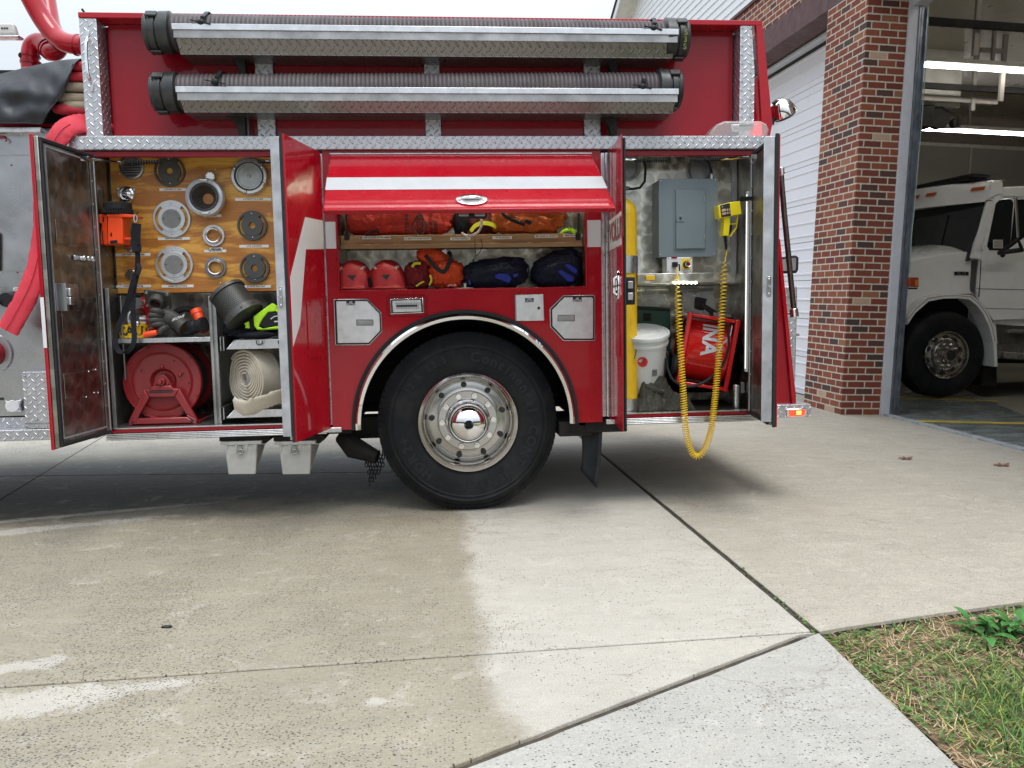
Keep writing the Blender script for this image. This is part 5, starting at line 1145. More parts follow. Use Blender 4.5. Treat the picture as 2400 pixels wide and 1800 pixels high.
# --- black gear bag with lime straps
M['lime'] = pm('hi_vis_lime', (.50,.90,.02), .6, 0, 0, .08, 12, .0004, 80)
g = thing('gear_vest', 'black and lime yellow safety vest bundled on the upper slide out tray', 'vest', P(590, 797, .1))
b = MB()
for (cx, cy, rx, rz, yy) in ((560, 778, .09, .035, .12), (610, 772, .11, .050, .12), (640, 755, .08, .06, .14), (540, 770, .04, .05, .12), (650, 725, .06, .06, .25), (600, 785, .12, .022, .06)):
    b.blob(P(cx, cy, yy), (rx, .06, rz), 20, 12, lambda d, s3=cx: 1+.22*nz(d.x+s3, d.y, d.z, 2.6))
b.build('vest_body', M['blackmat'], g, ang=80)
v4 = lambda X, Y_: (250+X/4.915, 640+Y_/4.915)
b = MB()
b.pp([v4(*q) for q in ((1690,500),(1905,345),(1970,380),(1940,440),(1860,450),(1800,520),(1760,590),(1750,620),(1800,640),(2030,600),(2030,640),(1800,660),(1730,655),(1690,600))], .035, .012); b.pp([v4(*q) for q in ((1580,580),(1640,550),(1650,640),(1590,635),(1600,610))], .035, .012); b.pp([v4(*q) for q in ((1930,430),(1990,380),(2010,460),(1960,450))], .035, .012)
b.build('lime_panel', M['lime'], g, bevel=.005)
b = MB(); b.pp([v4(*q) for q in ((1640,545),(1690,520),(1700,650),(1660,655))], .030, .008); b.build('strap', M['blackmat'], g)
b = MB(); b.pp([v4(*q) for q in ((1755,600),(1800,520),(1880,455),(2010,470),(2020,600),(1820,630))], .040, .01); b.build('front_panel', M['black'], g, bevel=.003)
b = MB(); b.ribbon([P(*v4(1890,530), .035), P(*v4(1930,500), .035), P(*v4(1995,490), .035)], .006, .002, (0, 0, 1)); b.ribbon([P(*v4(1930,560), .035), P(*v4(1995,552), .035)], .008, .002, (0, 0, 1)); b.build('printed_mark', M['white'], g)
b = MB(); 
for X in (1758, 2010): ct = v4(X, 790); b.tube([P(ct[0]+7*math.cos(t), ct[1]+8*math.sin(t), -.005) for t in [math.pi*i/9 for i in range(-1, 11)]], .003, 6)
b.build('d_ring', M['black'], g)
# ================= centre compartment contents
def cushion(b, x0, x1, z0, z1, yc, yd, pw=.35, wr=.06, seed=0., n=72, m=36):
    cx_, cz_ = (x0+x1)/2, (z0+z1)/2; hx, hz = (x1-x0)/2, (z1-z0)/2
    vs = []; fs = []
    for j in range(m+1):
        ph = math.pi*j/m
        for i in range(n):
            th = 2*math.pi*i/n; sp = lambda v, p_: (abs(v)**p_)*(1 if v > 0 else -1)
            x = sp(math.sin(ph), pw)*sp(math.cos(th), pw); y = sp(math.sin(ph), pw)*sp(math.sin(th), pw); z = sp(math.cos(ph), pw)
            k_ = 1+wr*nz(x*2+seed, y*2, z*2, 1.6)+wr*.5*nz(x*5+seed, y*5, z*5, 1.6)-wr*.55*(1-abs(nz(x*2.2+seed*2, y*2.2, z*3., 1.5))*3.2 if abs(nz(x*2.2+seed*2, y*2.2, z*3., 1.5)) < .31 else 0); vs.append((cx_+x*hx*k_, yc+y*yd*k_, cz_+z*hz*k_))
    for j in range(m):
        for i in range(n): fs.append((j*n+i, (j+1)*n+i, (j+1)*n+(i+1) % n, j*n+(i+1) % n))
    b.add(vs, fs)
def cloth(name, col, bs=.004, b2=14):
    bs *= 1.8 
    m, n, l, b = newmat(name); k = NT(n, l); o = k.obj(); w = k.noise(o, b2, 6, .6, 1.5)
    l.new(k.mix(k.mr(w, .3, .7), tuple(x*.7 for x in col), tuple(min(1, x*1.15) for x in col)), b.inputs['Base Color']); b.inputs['Roughness'].default_value = .72; l.new(k.bump(w, 1., bs*4), b.inputs['Normal']); return m
zsh = P(1000, 551, .10).z+.003; zfl = oB-.003
g = thing('rescue_litter_bag', 'long red rescue bag with black diamond print lying on the pine shelf', 'rescue bag', (P(930, 556, .2).x, .2, zsh))
b = MB(); xa, xb = P(803, 500, .15).x, P(1062, 500, .15).x; cushion(b, xa, xb, zsh, zsh+.27, .235, .11, .5, .08, 3., 110, 44); from mathutils.bvhtree import BVHTree
bvh = BVHTree.FromPolygons([Vector(q) for q in b.v], b.f); b.build('bag_body', cloth('red_pvc_cloth', (.55,.03,.015), .004, 7), g, ang=80)
o_ = P(982, 532, .118)
b = MB(); dm = [(-18,0),(0,-29),(6,-29),(23,0),(6,27),(0,27)]; inn = [(-14,0),(1,-25),(5,-25),(19,0),(5,23),(1,23)]
for i in range(6): j = (i+1) % 6; b.prism([P(980+dm[i][0], 529+dm[i][1], .112), P(980+dm[j][0], 529+dm[j][1], .112), P(980+inn[j][0], 529+inn[j][1], .112), P(980+inn[i][0], 529+inn[i][1], .112)], (0, .003, 0))
def vtext(st_, px, py0, py1, sz): # rotated 90 deg clockwise, reading downwards
    a_ = P(px, py0, .1115); m_ = max([q[0] for q in txt(st_, 1, 'LEFT')[0]]); k_ = (P(px, py0, .1115).z-P(px, py1, .1115).z)/m_
    b.text(st_, 1, lambda u, v: Vector((a_.x+v*sz, .1115, a_.z-u*k_)), 'LEFT')
vtext('SKEDCO', 982.5, 503, 556, .055); vtext('WWW.SKEDCO', 951, 492, 552, .030); vtext('RESCUE SYST', 1008, 488, 556, .026); vtext('SKEDCO', 1020, 514, 552, .030)
nv = []
for q in b.v:
    h_ = bvh.ray_cast(Vector((q[0], 0, q[2])), Vector((0, 1, 0)))[0]; nv.append((q[0], (h_.y if h_ else q[1])-.004, q[2]))
b.v = nv; b.build('printed_mark', M['ink'], g)
b = MB(); b.ribbon([P(856, 552, .10), P(868, 545, .10), P(880, 541, .10), P(890, 545, .10)], .018, .012, (0, 1, 0)); b.build('carry_strap', M['black'], g)
g = thing('orange_stuff_bag', 'orange cloth bag with black buckle strap at the right of the pine shelf', 'bag', (P(1230, 556, .2).x, .2, zsh))
b = MB(); cushion(b, P(1148, 500, .15).x, P(1324, 500, .15).x, zsh-.0, zsh+.28, .235, .125, .62, .14, 9., 90, 44); b.build('bag_body', cloth('orange_cloth', (.62,.13,.02), .005, 11), g, ang=80)
b = MB(); b.ribbon(bend([P(1176, 496, .10), P(1184, 507, .095), P(1205, 518, .09), P(1230, 527, .09)]), .020, .006, (.3, 0, 1)); b.prism([P(1234,513,.085), P(1248,521,.085), P(1241,528,.085), P(1228,520,.085)], (0, .01, 0)); b.build('buckle_strap', M['black'], g, bevel=.002)
g = thing('maroon_helmet_bag', 'maroon pouch with a yellow band wedged between the two large bags on the pine shelf', 'pouch', (P(1130, 556, .2).x, .2, zsh))
b = MB(); b.blob((P(1135, 540, .22).x, .24, zsh+.072), (.115, .09, .075), 28, 16, lambda d: 1+.08*nz(d.x, d.y, d.z, 3)); b.build('pouch_body', cloth('maroon_cloth', (.09,.004,.008), .003), g, ang=80)
b = MB(); 
pts = [P(1103, 543, .145), P(1112, 531, .135), P(1125, 524, .13), P(1140, 523, .13), P(1155, 527, .135), P(1163, 533, .145)]; b.ribbon(bend(pts, 5), .026, .004, (0, .2, 1)); b.build('yellow_band', pm('yellow_band', (.62,.60,.02), .6), g)
b = MB(); cushion(b, P(1063, 520, .18).x, P(1098, 520, .18).x, zsh, zsh+.16, .25, .09, .6, .1, 4., 24, 14); b.build('dark_cover', M['blackmat'], g, ang=80)
g = thing('white_rope_loop', 'loop of white rope with red flecks hanging over the pine shelf', 'rope')
g.location = P(1110, 553, .07); ORG[g.name] = g.location.copy()
b = MB(); b.tube(bend([P(1124, 503, .07), P(1128, 515, .06), P(1128, 530, .06), P(1120, 544, .065), P(1106, 551, .07), P(1092, 552, .08), P(1083, 546, .11)], 6), .0075, 10); b.build('rope_strand', pm('flecked_rope', (.62,.50,.48), .8, 0, 0, .4, 60), g)
g = thing('lime_rope', 'short coil of lime green rope at the right end of the pine shelf', 'rope'); g.location = P(1335, 553, .11); ORG[g.name] = g.location.copy()
b = MB(); b.tube([P(1316+2.3*i, 546-8*math.sin(i*.19)+1.5*math.sin(i*2.2), .12+.01*math.cos(i*2.2)) for i in range(17)], .009, 8); b.tube([P(1340+1.2*i, 540+.9*i, .10) for i in range(9)], .008, 8); b.build('rope_strand', M['lime'], g)
def helmet(px, lab):
    c = P(px, 676, .14); r_ = .093
    g = thing('rescue_helmet', lab, 'helmet', (c.x, .16, zfl), 'red rescue helmets in the centre compartment'); ORG[g.name] = Vector((0,0,0)); g.scale = (1.30, 1.05, 1.02)
    b = MB(); H = .165
    def fn(u, v):
        th = 2*math.pi*u; ph = v*math.pi/2*1.0
        rx, ry = r_, .118
        cr = math.cos(ph)**.75; x = rx*cr*math.cos(th); y = ry*cr*math.sin(th); z = .012+H*math.sin(ph)**1.05*(1+.03*math.cos(3*th))
        rid = 1+.028*max(0, math.cos(th*1+math.pi/2))*math.exp(-((abs(x)-.045)/.012)**2)
        return Vector((x*rid, y*rid, z))
    b.grid(fn, 56, 18); b.lathe([(.0985, .0), (.101, .004), (.0975, .016), (.092, .014)], (0,0,0), (0,0,1), 48); b.v = [(x, y*(1.24 if z < .0161 else 1), z) for x, y, z in b.v]
    b.build('helmet_shell', M['hred'], g, ang=70)
    yf = lambda x, z: -.118*math.sqrt(max(.01, 1-(x/.1)**2-(max(0, z-.02)/.185)**2))-.004
    b = MB(); tri = [(-.020, .088), (.022, .090), (.004, .058)]; b.prism([(x, yf(x, z)-.0, z) for x, z in tri], (0, -.004, 0)); b.build('front_badge', M['ink'], g)
    b = MB()
    for s2 in (-1, 1):
        for (x, z, w_, h_) in ((.052, .138, .016, .007), (.045, .128, .012, .006)):
            p = Vector((s2*x, yf(x, z)+.0, z)); b.prism([p+Vector((-w_/2*s2, .012, .004)), p+Vector((w_/2*s2, .016, .006)), p+Vector((w_/2*s2, .010, -h_)), p+Vector((-w_/2*s2, .004, -h_*.4))], (0, -.004, 0))
    b.build('vent', pm('helmet_vent_liner', (.55,.45,.42), .5), g)
    b = MB(); p = [(-.084, .075), (-.068, .085), (-.058, .03), (-.060, .014), (-.085, .014)]; b.prism([(x, -.118*math.sqrt(max(.02, 1-(x/.102)**2))-.006, z) for x, z in p], (.0, .02, 0)); b.build('side_clip', M['black'], g, bevel=.003)
M['hred'] = pm('helmet_red', (.52,.025,.03), .5, 0, 0, .04, 6, .0002, 200, .15, (.6,.2,.2), 12)
helmet(829, 'red rescue helmet at the far left of the centre compartment, beside the side wall')
helmet(907, 'red rescue helmet second from the left, beside the maroon drawstring bag')
g = thing('maroon_throw_bag', 'crumpled maroon throw bag with yellow trim beside the second helmet', 'bag', (P(977, 672, .15).x, .15, zfl))
b = MB(); cushion(b, P(946, 640, .14).x, P(1010, 640, .14).x, zfl, zfl+.175, .18, .09, .75, .16, 21., 64, 36); b.build('bag_body', cloth('maroon_nylon', (.26,.012,.018), .006), g, ang=80)
b = MB(); b.ribbon(bend([P(1008, 645, .09), P(1011, 656, .085), P(1006, 668, .09)]), .012, .004, (1, 0, 0)); b.ribbon(bend([P(975, 671, .09), P(985, 664, .085), P(994, 660, .085)]), .010, .004, (0, 0, 1)); b.ribbon(bend([P(966, 626, .10), P(972, 618, .10), P(986, 617, .10)]), .016, .004, (0, 0, 1)); b.build('yellow_trim', pm('yellow_trim', (.62,.60,.03), .6), g)
g = thing('orange_throw_bag', 'orange throw bag with a black V shaped handle on the centre compartment floor', 'bag', (P(1040, 672, .15).x, .15, zfl))
b = MB(); cushion(b, P(1004, 640, .14).x, P(1088, 640, .14).x, zfl, zfl+.185, .17, .10, .78, .14, 33., 72, 36)
b.blob(P(1016, 604, .16), (.105, .06, .055), 26, 14, lambda d: 1+.15*nz(d.x, d.y, d.z, 3), Matrix.Rotation(R(14), 3, 'Y')); b.build('bag_body', cloth('orange_nylon', (.78,.075,.012), .004), g, ang=80)
b = MB(); b.ribbon(bend([P(997, 598, .09), P(1008, 612, .08), P(1022, 628, .07), P(1036, 637, .065), P(1044, 634, .065), P(1052, 618, .075), P(1056, 598, .09), P(1050, 590, .11)]), .024, .005, (.9, 0, .45)); b.build('carry_handle', M['black'], g)
b = MB(); b.prism([P(1035,588,.10), P(1045,583,.10), P(1048,596,.10), P(1043,594,.10)], (0,.005,0)); b.build('white_tag', M['white'], g)
M['navy'] = cloth('navy_mesh', (.005,.008,.030), .004, 16); M['blue'] = pm('blue_webbing', (.005,.02,.30), .6, 0, 0, .3, 20)
def meshbag(x0, x1, top, lab, blues, seed, skew):
    g = thing('mesh_gear_bag', lab, 'gear bag', (P((x0+x1)/2, 672, .15).x, .15, zfl), 'dark blue mesh gear bags')
    b = MB(); z1 = P(1200, top, .15).z; cushion(b, P(x0, 640, .14).x, P(x1, 640, .14).x, zfl, z1, .19, .11, .72, .10, seed, 80, 40)
    xm, xh = (P(x0, 640, .14).x+P(x1, 640, .14).x)/2, (P(x1, 640, .14).x-P(x0, 640, .14).x)/2
    b.v = [(x, y, zfl+(z-zfl)*(1+skew*max(-1, min(1, (x-xm)/xh)))/(1+abs(skew)*.35)) for x, y, z in b.v]; b.build('mesh_bag', M['navy'], g, ang=80)
    b = MB()
    for pl in blues: b.prism([P(px, py, .076) for px, py in pl], (0, .02, 0))
    b.build('blue_webbing', M['blue'], g, bevel=.002)
    b = MB(); b.tube(bend([P(x1-12, top+12, .10), P(x1+1, top+22, .09), P(x1, top+40, .085)]), .004, 6); b.build('drawcord', M['black'], g); return g
meshbag(1080, 1238, 601, 'rounded dark blue mesh gear bag between the orange throw bag and the taller mesh bag', [[(1160,645),(1172,640),(1190,642),(1199,654),(1193,664),(1162,652)], [(1202,645),(1212,640),(1216,646),(1206,652)], [(1098,655),(1105,662),(1103,668),(1097,668)]], 41., .12)
meshbag(1247, 1366, 582, 'taller dark blue mesh gear bag at the far right of the centre compartment', [[(1324,622),(1332,617),(1354,632),(1350,642),(1340,637)], [(1307,636),(1316,632),(1346,650),(1343,660),(1330,660)]], 55., .22)
g = thing('white_tee_fitting', 'small white plastic tee lying at the front of the centre compartment', 'fitting', P(1091, 671, .04))
b = MB(); z = zfl; x_ = P(1090, 668, .05).x; b.box(x_-.05, x_+.05, .045, .06, z+.001, z+.007); b.lathe([(.010, z+.007), (.007, z+.015), (.007, z+.028), (.012, z+.034), (0, z+.034)], (x_, .052, 0), (0, 0, 1), 16); b.build('fitting_body', pm('ivory_plastic', (.70,.72,.62), .4), g, bevel=.0015)
g = thing('red_white_cord', 'short red and white cord beside the small white tee', 'cord', P(1056, 671, .05))
b = MB(); b.tube([P(1049+i*1.9, 669+1.6*math.sin(i*1.3), .06) for i in range(12)], .005, 8); b.build('cord_strand', pm('red_white_cord', (.6,.22,.22), .7, 0, 0, .8, 90), g)
# ================= rear compartment contents
g = thing('gas_cylinder', 'tall scuffed yellow gas cylinder strapped in the rear compartment', 'gas cylinder', (GCX, .14, LF+.004)); cx = GCX
M['cyl'] = pm('scuffed_yellow_paint', (.74,.46,.012), .42, 0, .1, .07, 7, .0003, 80, .35, (.22,.13,.03), 9)
zt_c = P(1462, 463, .14).z; zs_c = P(1462, 503, .14).z; b = MB()
b.lathe([(0, LF+.006), (.078, LF+.006), (.0835, LF+.03), (.0835, zs_c), (.080, zs_c+.03), (.068, zs_c+.058), (.045, zs_c+.082), (.024, zs_c+.094), (.018, zt_c-.004), (0, zt_c)], (cx, .14, 0), (0, 0, 1), 48); b.build('cylinder_body', M['cyl'], g)
b = MB(); b.cyl((cx, .14, zt_c-.002), (cx, .14, zt_c+.05), .014, n=12); b.box(cx-.02, cx+.03, .125, .155, zt_c+.02, zt_c+.04); b.build('cylinder_valve', M['alud'], g, bevel=.003)
b = MB(); b.tube([P(1492, 820, .06), P(1489, 832, .055), P(1486, 841, .055)], .0025, 5); b.build('paint_crack', M['ink'], g)
# pendant controller with coiled cord
M['yp'] = pm('pendant_yellow', (.90,.72,.01), .4, 0, .2, .03)
g = thing('pendant_controller', 'bright yellow push button pendant controller with coiled cord hooked up beside the breaker panel', 'pendant controller', P(1710, 554, .02))
v6 = lambda X, Y_: (1680+X/12.76, 430+Y_/12.76)
b = MB(); b.pp([v6(*q) for q in ((40,655),(110,640),(385,560),(700,525),(755,910),(435,975),(80,1045))], .01, .09)
b.build('controller_head', M['yp'], g, bevel=.004)
b = MB(); b.pp([v6(*q) for q in ((100,655),(385,575),(428,968),(142,1012))], .0065, .005); b.build('button_face', M['ink'], g)
b = MB()
for q in ((150,770,270,750,275,830,155,850), (295,760,345,750,352,820,302,828), (370,745,395,740,400,815,375,820), (160,880,282,860,286,930,166,945), (305,855,352,848,358,912,310,918), (378,840,402,836,410,900,384,905)):
    b.pp([v6(q[0],q[1]), v6(q[2],q[3]), v6(q[4],q[5]), v6(q[6],q[7])], .0035, .004)
b.build('push_button', pm('tan_buttons', (.50,.36,.26), .5), g, bevel=.001)
o_ = P(*v6(168, 700), .004); b = MB(); b.text('83', .009, lambda u, v: o_+Vector((u, 0, v))); b.build('number_print', M['white'], g)
b = MB(); b.pp([v6(*q) for q in ((230,1010),(395,985),(400,1200),(355,1560),(190,1560),(215,1250))], .02, .06)
for q in (((640,940),(655,940),(600,1340),(585,1340)), ((600,1330),(590,1350),(430,1590),(360,1575),(420,1545),(570,1340)), ((400,1200),(610,1190),(608,1215),(400,1225))): b.pp([v6(*w) for w in q], .03, .04)
b.build('controller_handle', M['yp'], g, bevel=.003)
b = MB(); b.pp([v6(*q) for q in ((400,1240),(460,1230),(460,1380),(380,1540),(370,1500))], .045, .03); b.build('trigger', M['black'], g, bevel=.002)
b = MB(); A_ = P(1700, 553, .05)
for i in range(10): b.lathe([(.006, 0), (.012-.0004*i, .002), (.012-.0004*i, .005), (.006, .007)], P(1700+.2*i, 553+3*i, .05), (0, 0, -1), 12)
b.cyl(P(1700, 553, .05), P(1702, 586, .05), .006, n=8); b.build('strain_relief', M['black'], g)
path = [P(*q) for q in ((1586.5,655,.03), (1589,690,.0), (1591,740,-.02), (1594,800,-.04), (1598,870,-.06), (1602,930,-.07), (1605,985,-.08), (1611,1030,-.09), (1621,1060,-.1), (1634,1070,-.1), (1648,1060,-.1), (1659,1035,-.09), (1668,1000,-.08), (1674,950,-.07), (1681,880,-.05), (1687,810,-.03), (1692,740,-.01), (1696,680,.01), (1698,625,.03), (1700,606,.04))]
cpth = bend(path, 12)
# arc-length resample with coil density growing towards the bottom of the loop
ln = [0.]
for i in range(1, len(cpth)): ln.append(ln[-1]+(cpth[i]-cpth[i-1]).length)
tot = ln[-1]; nst = 1500; ph = 0.; hp = []; j = 0; up0 = Vector((0, -1, 0))
for i in range(nst+1):
    s_ = tot*i/nst
    while j < len(ln)-2 and ln[j+1] < s_: j += 1
    f_ = (s_-ln[j])/max(1e-9, ln[j+1]-ln[j]); p = cpth[j].lerp(cpth[j+1], f_); tg = (cpth[j+1]-cpth[j]).normalized()
    t01 = s_/tot; pitch = .030-.017*math.sin(math.pi*min(1, max(0, (t01-.02)/.96)))**.55; pitch = max(.0125, pitch)
    ph += 2*math.pi*(tot/nst)/pitch; n1 = (up0-tg*up0.dot(tg)).normalized(); n2 = tg.cross(n1); env = min(1, t01*22, (1-t01)*30)
    hp.append(p+(n1*math.cos(ph)+n2*math.sin(ph))*.0185*env)
pre = bend([P(1586, 627, .06), P(1586.5, 640, .05), P(1589, 648, .04), P(1592, 654, .03)], 4)
b = MB(); b.tube(pre+hp+bend([P(1700, 604, .045), P(1703, 594, .05), P(1702, 585, .05)], 4), .0032, 6); b.build('coiled_cord', pm('yellow_cord', (.85,.56,.01), .38, 0, .3, .05), g, ang=80)
# white bucket
bx, by_ = P(1502, 774, .32).x, .33; zl = P(1502, 778, .32).z
g = thing('white_bucket', 'white plastic bucket with lid and a round red sticker in the rear compartment', 'bucket', (bx, by_, LF+.004)); g.rotation_euler = (R(17), R(-2), 0); g.location.z += .03; g.location.y += -.02
M['pail'] = pm('white_polythene', (.66,.68,.68), .42, 0, .1, .04, 8, .0003, 90, .2, (.45,.44,.40), 10)
zb_b = LF+.004; b = MB(); b.lathe([(0, zb_b), (.118, zb_b), (.125, zb_b+.01), (.143, zl-.075), (.152, zl-.07), (.153, zl-.055), (.146, zl-.05), (.148, zl-.03), (.154, zl-.028), (.154, zl-.018), (.148, zl-.012)], (bx, by_, 0), (0, 0, 1), 56); b.build('bucket_body', M['pail'], g)
b = MB(); b.lathe([(0, zl-.004), (.03, zl-.004), (.032, zl-.001), (.06, zl-.001), (.062, zl-.004), (.09, zl-.004), (.092, zl-.001), (.125, zl-.001), (.128, zl-.006), (.142, zl-.006), (.148, zl), (.157, zl), (.159, zl-.008), (.158, zl-.022), (.152, zl-.022)], (bx, by_, 0), (0, 0, 1), 56); b.build('bucket_lid', M['pail'], g)
def onb(px, py, r_=.1395): # point on bucket side facing the camera
    p = P(px, py, by_-r_); dx = p.x-bx; y = by_-math.sqrt(max(.0001, r_*r_-dx*dx)); return P(px, py, y)
b = MB(); rr_ = [onb(1499+12*math.cos(t), 836+12.5*math.sin(t)) for t in [2*math.pi*i/22 for i in range(22)]]; rr_ = [p+Vector((0, -.004, 0)) for p in rr_]; b.add(rr_, [tuple(range(22))]); b.build('red_sticker', pm('sticker_red', (.65,.02,.02), .4), g)
b = MB()
for q in range(3): b.add([onb(x, y)+Vector((0, -.006, 0)) for x, y in ((1494+q, 830+5*q), (1505-q, 829.3+5*q), (1505-q, 830.7+5*q), (1494+q, 831.4+5*q))], [(0,1,2,3)])
for q in range(7): b.add([onb(x, y, .138)+Vector((0, -.005, 0)) for x, y in ((1522, 857+2.3*q), (1533.5, 856+2.3*q), (1533.5, 857.3+2.3*q), (1522, 858.3+2.3*q))], [(0,1,2,3)])
b.build('barcode', M['ink'], g)
b = MB(); b.tube(bend([P(1540, 802, .25), P(1548, 810, .22), P(1556, 818, .22), P(1558, 828, .24)]), .0025, 6); b.blob(P(1552, 832, .24), (.006, .006, .006), 8, 6); b.build('bail_wire', M['alud'], g)
# fan
g = thing('ventilation_fan', 'red box framed ventilation fan tipped sideways in the rear compartment', 'fan'); fw, fd, fh = .30, .42, .46
g.location = P(1664, 828, .34); g.location.y = .36; ORG[g.name] = Vector((0,0,0)); g.rotation_euler = (0, R(10), R(-9))
fc_ = P(1660, 826, .15); g.location = Vector((fc_.x+.035, .365, fc_.z))
M['fan'] = pm('fan_red', (.62,.012,.012), .22, 0, 1., .05, 4)
b = MB()
for sx in (-1, 1):
    x = sx*fw/2; y0, y1, z0, z1 = -fd/2, fd/2, -fh/2, fh/2; t = .028
    for (ya, yb, za, zb_) in ((y0, y0+t, z0, z1), (y1-t, y1, z0, z1), (y0+t, y1-t, z0, z0+t), (y0+t, y1-t, z1-t, z1)): b.box(x-t/2, x+t/2, ya, yb, za, zb_)
for (y, z) in ((-fd/2+.014, fh/2-.014), (fd/2-.014, fh/2-.014), (-fd/2+.014, -fh/2+.014), (fd/2-.014, -fh/2+.014)): b.box(-fw/2+.014, fw/2-.014, y-.011, y+.011, z-.011, z+.011)
b.build('fan_frame', M['fan'], g, bevel=.006)
b = MB(); b.lathe([(.195, -fw/2+.01), (.205, -fw/2+.02), (.2, -fw/2+.035), (.2, fw/2-.035), (.205, fw/2-.02), (.195, fw/2-.01)], (0,0,0), (1,0,0), 64); b.build('fan_shroud', M['fan'], g)
b = MB(); b.lathe([(0, -fw/2+.03), (.195, -fw/2+.03)], (0,0,0), (1,0,0), 48); b.lathe([(0, fw/2-.03), (.195, fw/2-.03)], (0,0,0), (1,0,0), 48); b.build('fan_core', M['ink'], g)
b = MB()
for r_ in (.04, .07, .10, .13, .16, .19): b.tube([(-fw/2-.004, r_*math.cos(t), r_*math.sin(t)) for t in [2*math.pi*i/32 for i in range(32)]], .0022, 5, True)
for a in range(0, 360, 45): b.cyl((-fw/2-.005, 0, 0), (-fw/2-.005, .2*math.cos(R(a)), .2*math.sin(R(a))), .0025, n=5)
b.build('wire_guard', M['black'], g)
b = MB(); b.lathe([(.03, -fw/2-.05), (.06, -fw/2-.055), (.075, -fw/2-.04), (.075, -fw/2-.015), (.06, -fw/2-.01)], (0, -.10, -.12), (1,0,0), 32); b.build('fan_wheel', M['rubber'], g)
b = MB()
def shr(u, v): a = R(128)+v/.2; return Vector((u, .2035*math.cos(a+math.pi) if False else -.2035*math.cos(v/.2035+R(18)), .2035*math.sin(v/.2035+R(18))))
b.text('INA', .175, lambda u, v: shr(v*.80-.0, -u*.78+.03)); b.build('fan_lettering', M['white'], g)
b = MB(); b.tube(bend([(.115, -.215, .19), (.11, -.225, .12), (.075, -.225, .06), (.06, -.23, -.02), (.085, -.225, -.06), (.11, -.22, -.05)], 6), .004, 8); b.build('wire_hook', M['alu'], g)
g2 = thing('power_cable', 'thick black power cable looping in front of the red fan', 'cable'); g2.location = P(1600, 905, .1); ORG[g2.name] = g2.location.copy()
b = MB(); b.tube(bend([P(1705, 760, .06), P(1708, 810, .06), P(1696, 850, .05), P(1675, 878, .05), P(1645, 898, .04), P(1612, 906, .05), P(1580, 893, .08), P(1566, 868, .12), P(1560, 840, .16), P(1556, 880, .2), P(1545, 905, .18)], 8), .0085, 10); b.build('cable_run', M['rubber'], g2)
g2 = thing('wire_tool', 'black handled power tool lying on top of the red fan', 'power tool'); g2.location = P(1670, 738, .3); ORG[g2.name] = g2.location.copy()
b = MB(); b.prism([P(1634, 722, .25), P(1637, 696, .25), P(1658, 700, .25), P(1650, 728, .25)], (0, .08, 0)); b.tube([P(1642, 712, .22), P(1660, 724, .22), P(1680, 738, .22)], [.014, .017, .018], 12); b.build('tool_body', M['black'], g2, bevel=.005)
b = MB(); b.prism([P(1673, 732, .2), P(1715, 736, .2), P(1715, 745, .2), P(1672, 741, .2)], (0, .1, 0)); b.build('tool_base', M['alud'], g2, bevel=.004)
g2 = thing('green_case', 'dark green case at the back of the rear compartment, behind the bucket', 'case'); g2.location = P(1530, 900, .5); ORG[g2.name] = g2.location.copy()
b = MB(); b.prism([P(1480, 716, .47), P(1572, 722, .47), P(1572, 860, .47), P(1480, 860, .47)], (0, .12, 0)); b.build('case_body', pm('dark_green', (.012,.085,.06), .4, 0, .3), g2, bevel=.01)
b = MB(); b.prism([P(1480, 720, .465), P(1571, 726, .465), P(1571, 730, .465), P(1480, 725, .465)], (0, .01, 0)); b.prism([P(1508, 734, .465), P(1526, 734, .465), P(1526, 752, .465), P(1508, 752, .465)], (0, .006, 0)); b.build('case_trim', M['black'], g2)
# folded tarp
g2 = thing('folded_coat', 'crumpled olive grey canvas coat on the floor of the rear compartment', 'canvas coat'); g2.location = P(1560, 955, .15); ORG[g2.name] = g2.location.copy()
M['olive'] = cloth('olive_canvas', (.055,.053,.040), .004, 10)
tx0, tx1 = P(1494, 940, .12).x, P(1626, 940, .12).x
def tarp(u, v, k_=1., h=1., ph_=0.):
    x = tx0+(tx1-tx0)*u*k_; y = .07+.26*v; e = (min(1, u*6)*min(1, (1-u)*4)*min(1, v*7)*min(1, (1-v)*5))**.6
    f = abs(math.sin(9*u+5*v+4*nz(u*3+ph_, v*3)))**.5*.035+abs(math.sin(13*v-4*u+5*nz(u*2, v*4+ph_)))**.6*.028
    return Vector((x, y+.012*nz(u*9, v*9), LF+.006+e*(h*(.045+f)+.03*nz(u*2.5+ph_, v*2.5))))
b = MB(); b.grid(lambda u, v: tarp(u, v), 90, 60); b.grid(lambda u, v: tarp(u, v, .72, 1.9, 5.)+Vector((0, .03, 0)), 80, 50); b.build('coat_fold', M['olive'], g2, ang=80)
b = MB(); b.tube(bend([P(1494, 893, .16), P(1515, 905, .14), P(1540, 915, .12), P(1556, 918, .12)]), [.012]*8+[.02]*8+[.016]*9, 10); b.build('coat_sleeve', M['olive'], g2)
g2 = thing('steel_canister', 'short polished steel canister standing by the right wall of the rear compartment', 'canister'); c = P(1725, 950, .10); g2.location = (c.x, .10, LF+.003); ORG[g2.name] = g2.location.copy()
b = MB(); r_ = 8*(CD+.1)/F; zz = P(1725, 903, .1).z; b.lathe([(0, LF+.004), (r_, LF+.004), (r_, zz), (r_*.8, zz+.004), (0, zz+.002)], (c.x, .10, 0), (0, 0, 1), 24); b.build('canister_body', M['alu'], g2)
b = MB(); b.box(c.x+.028, c.x+.05, .09, .11, zz-.05, zz+.02); b.cyl((c.x+.05, .1, zz-.04), (c.x+.10, .1, zz-.035), .005, n=8); b.build('canister_bracket', M['alud'], g2, bevel=.003)
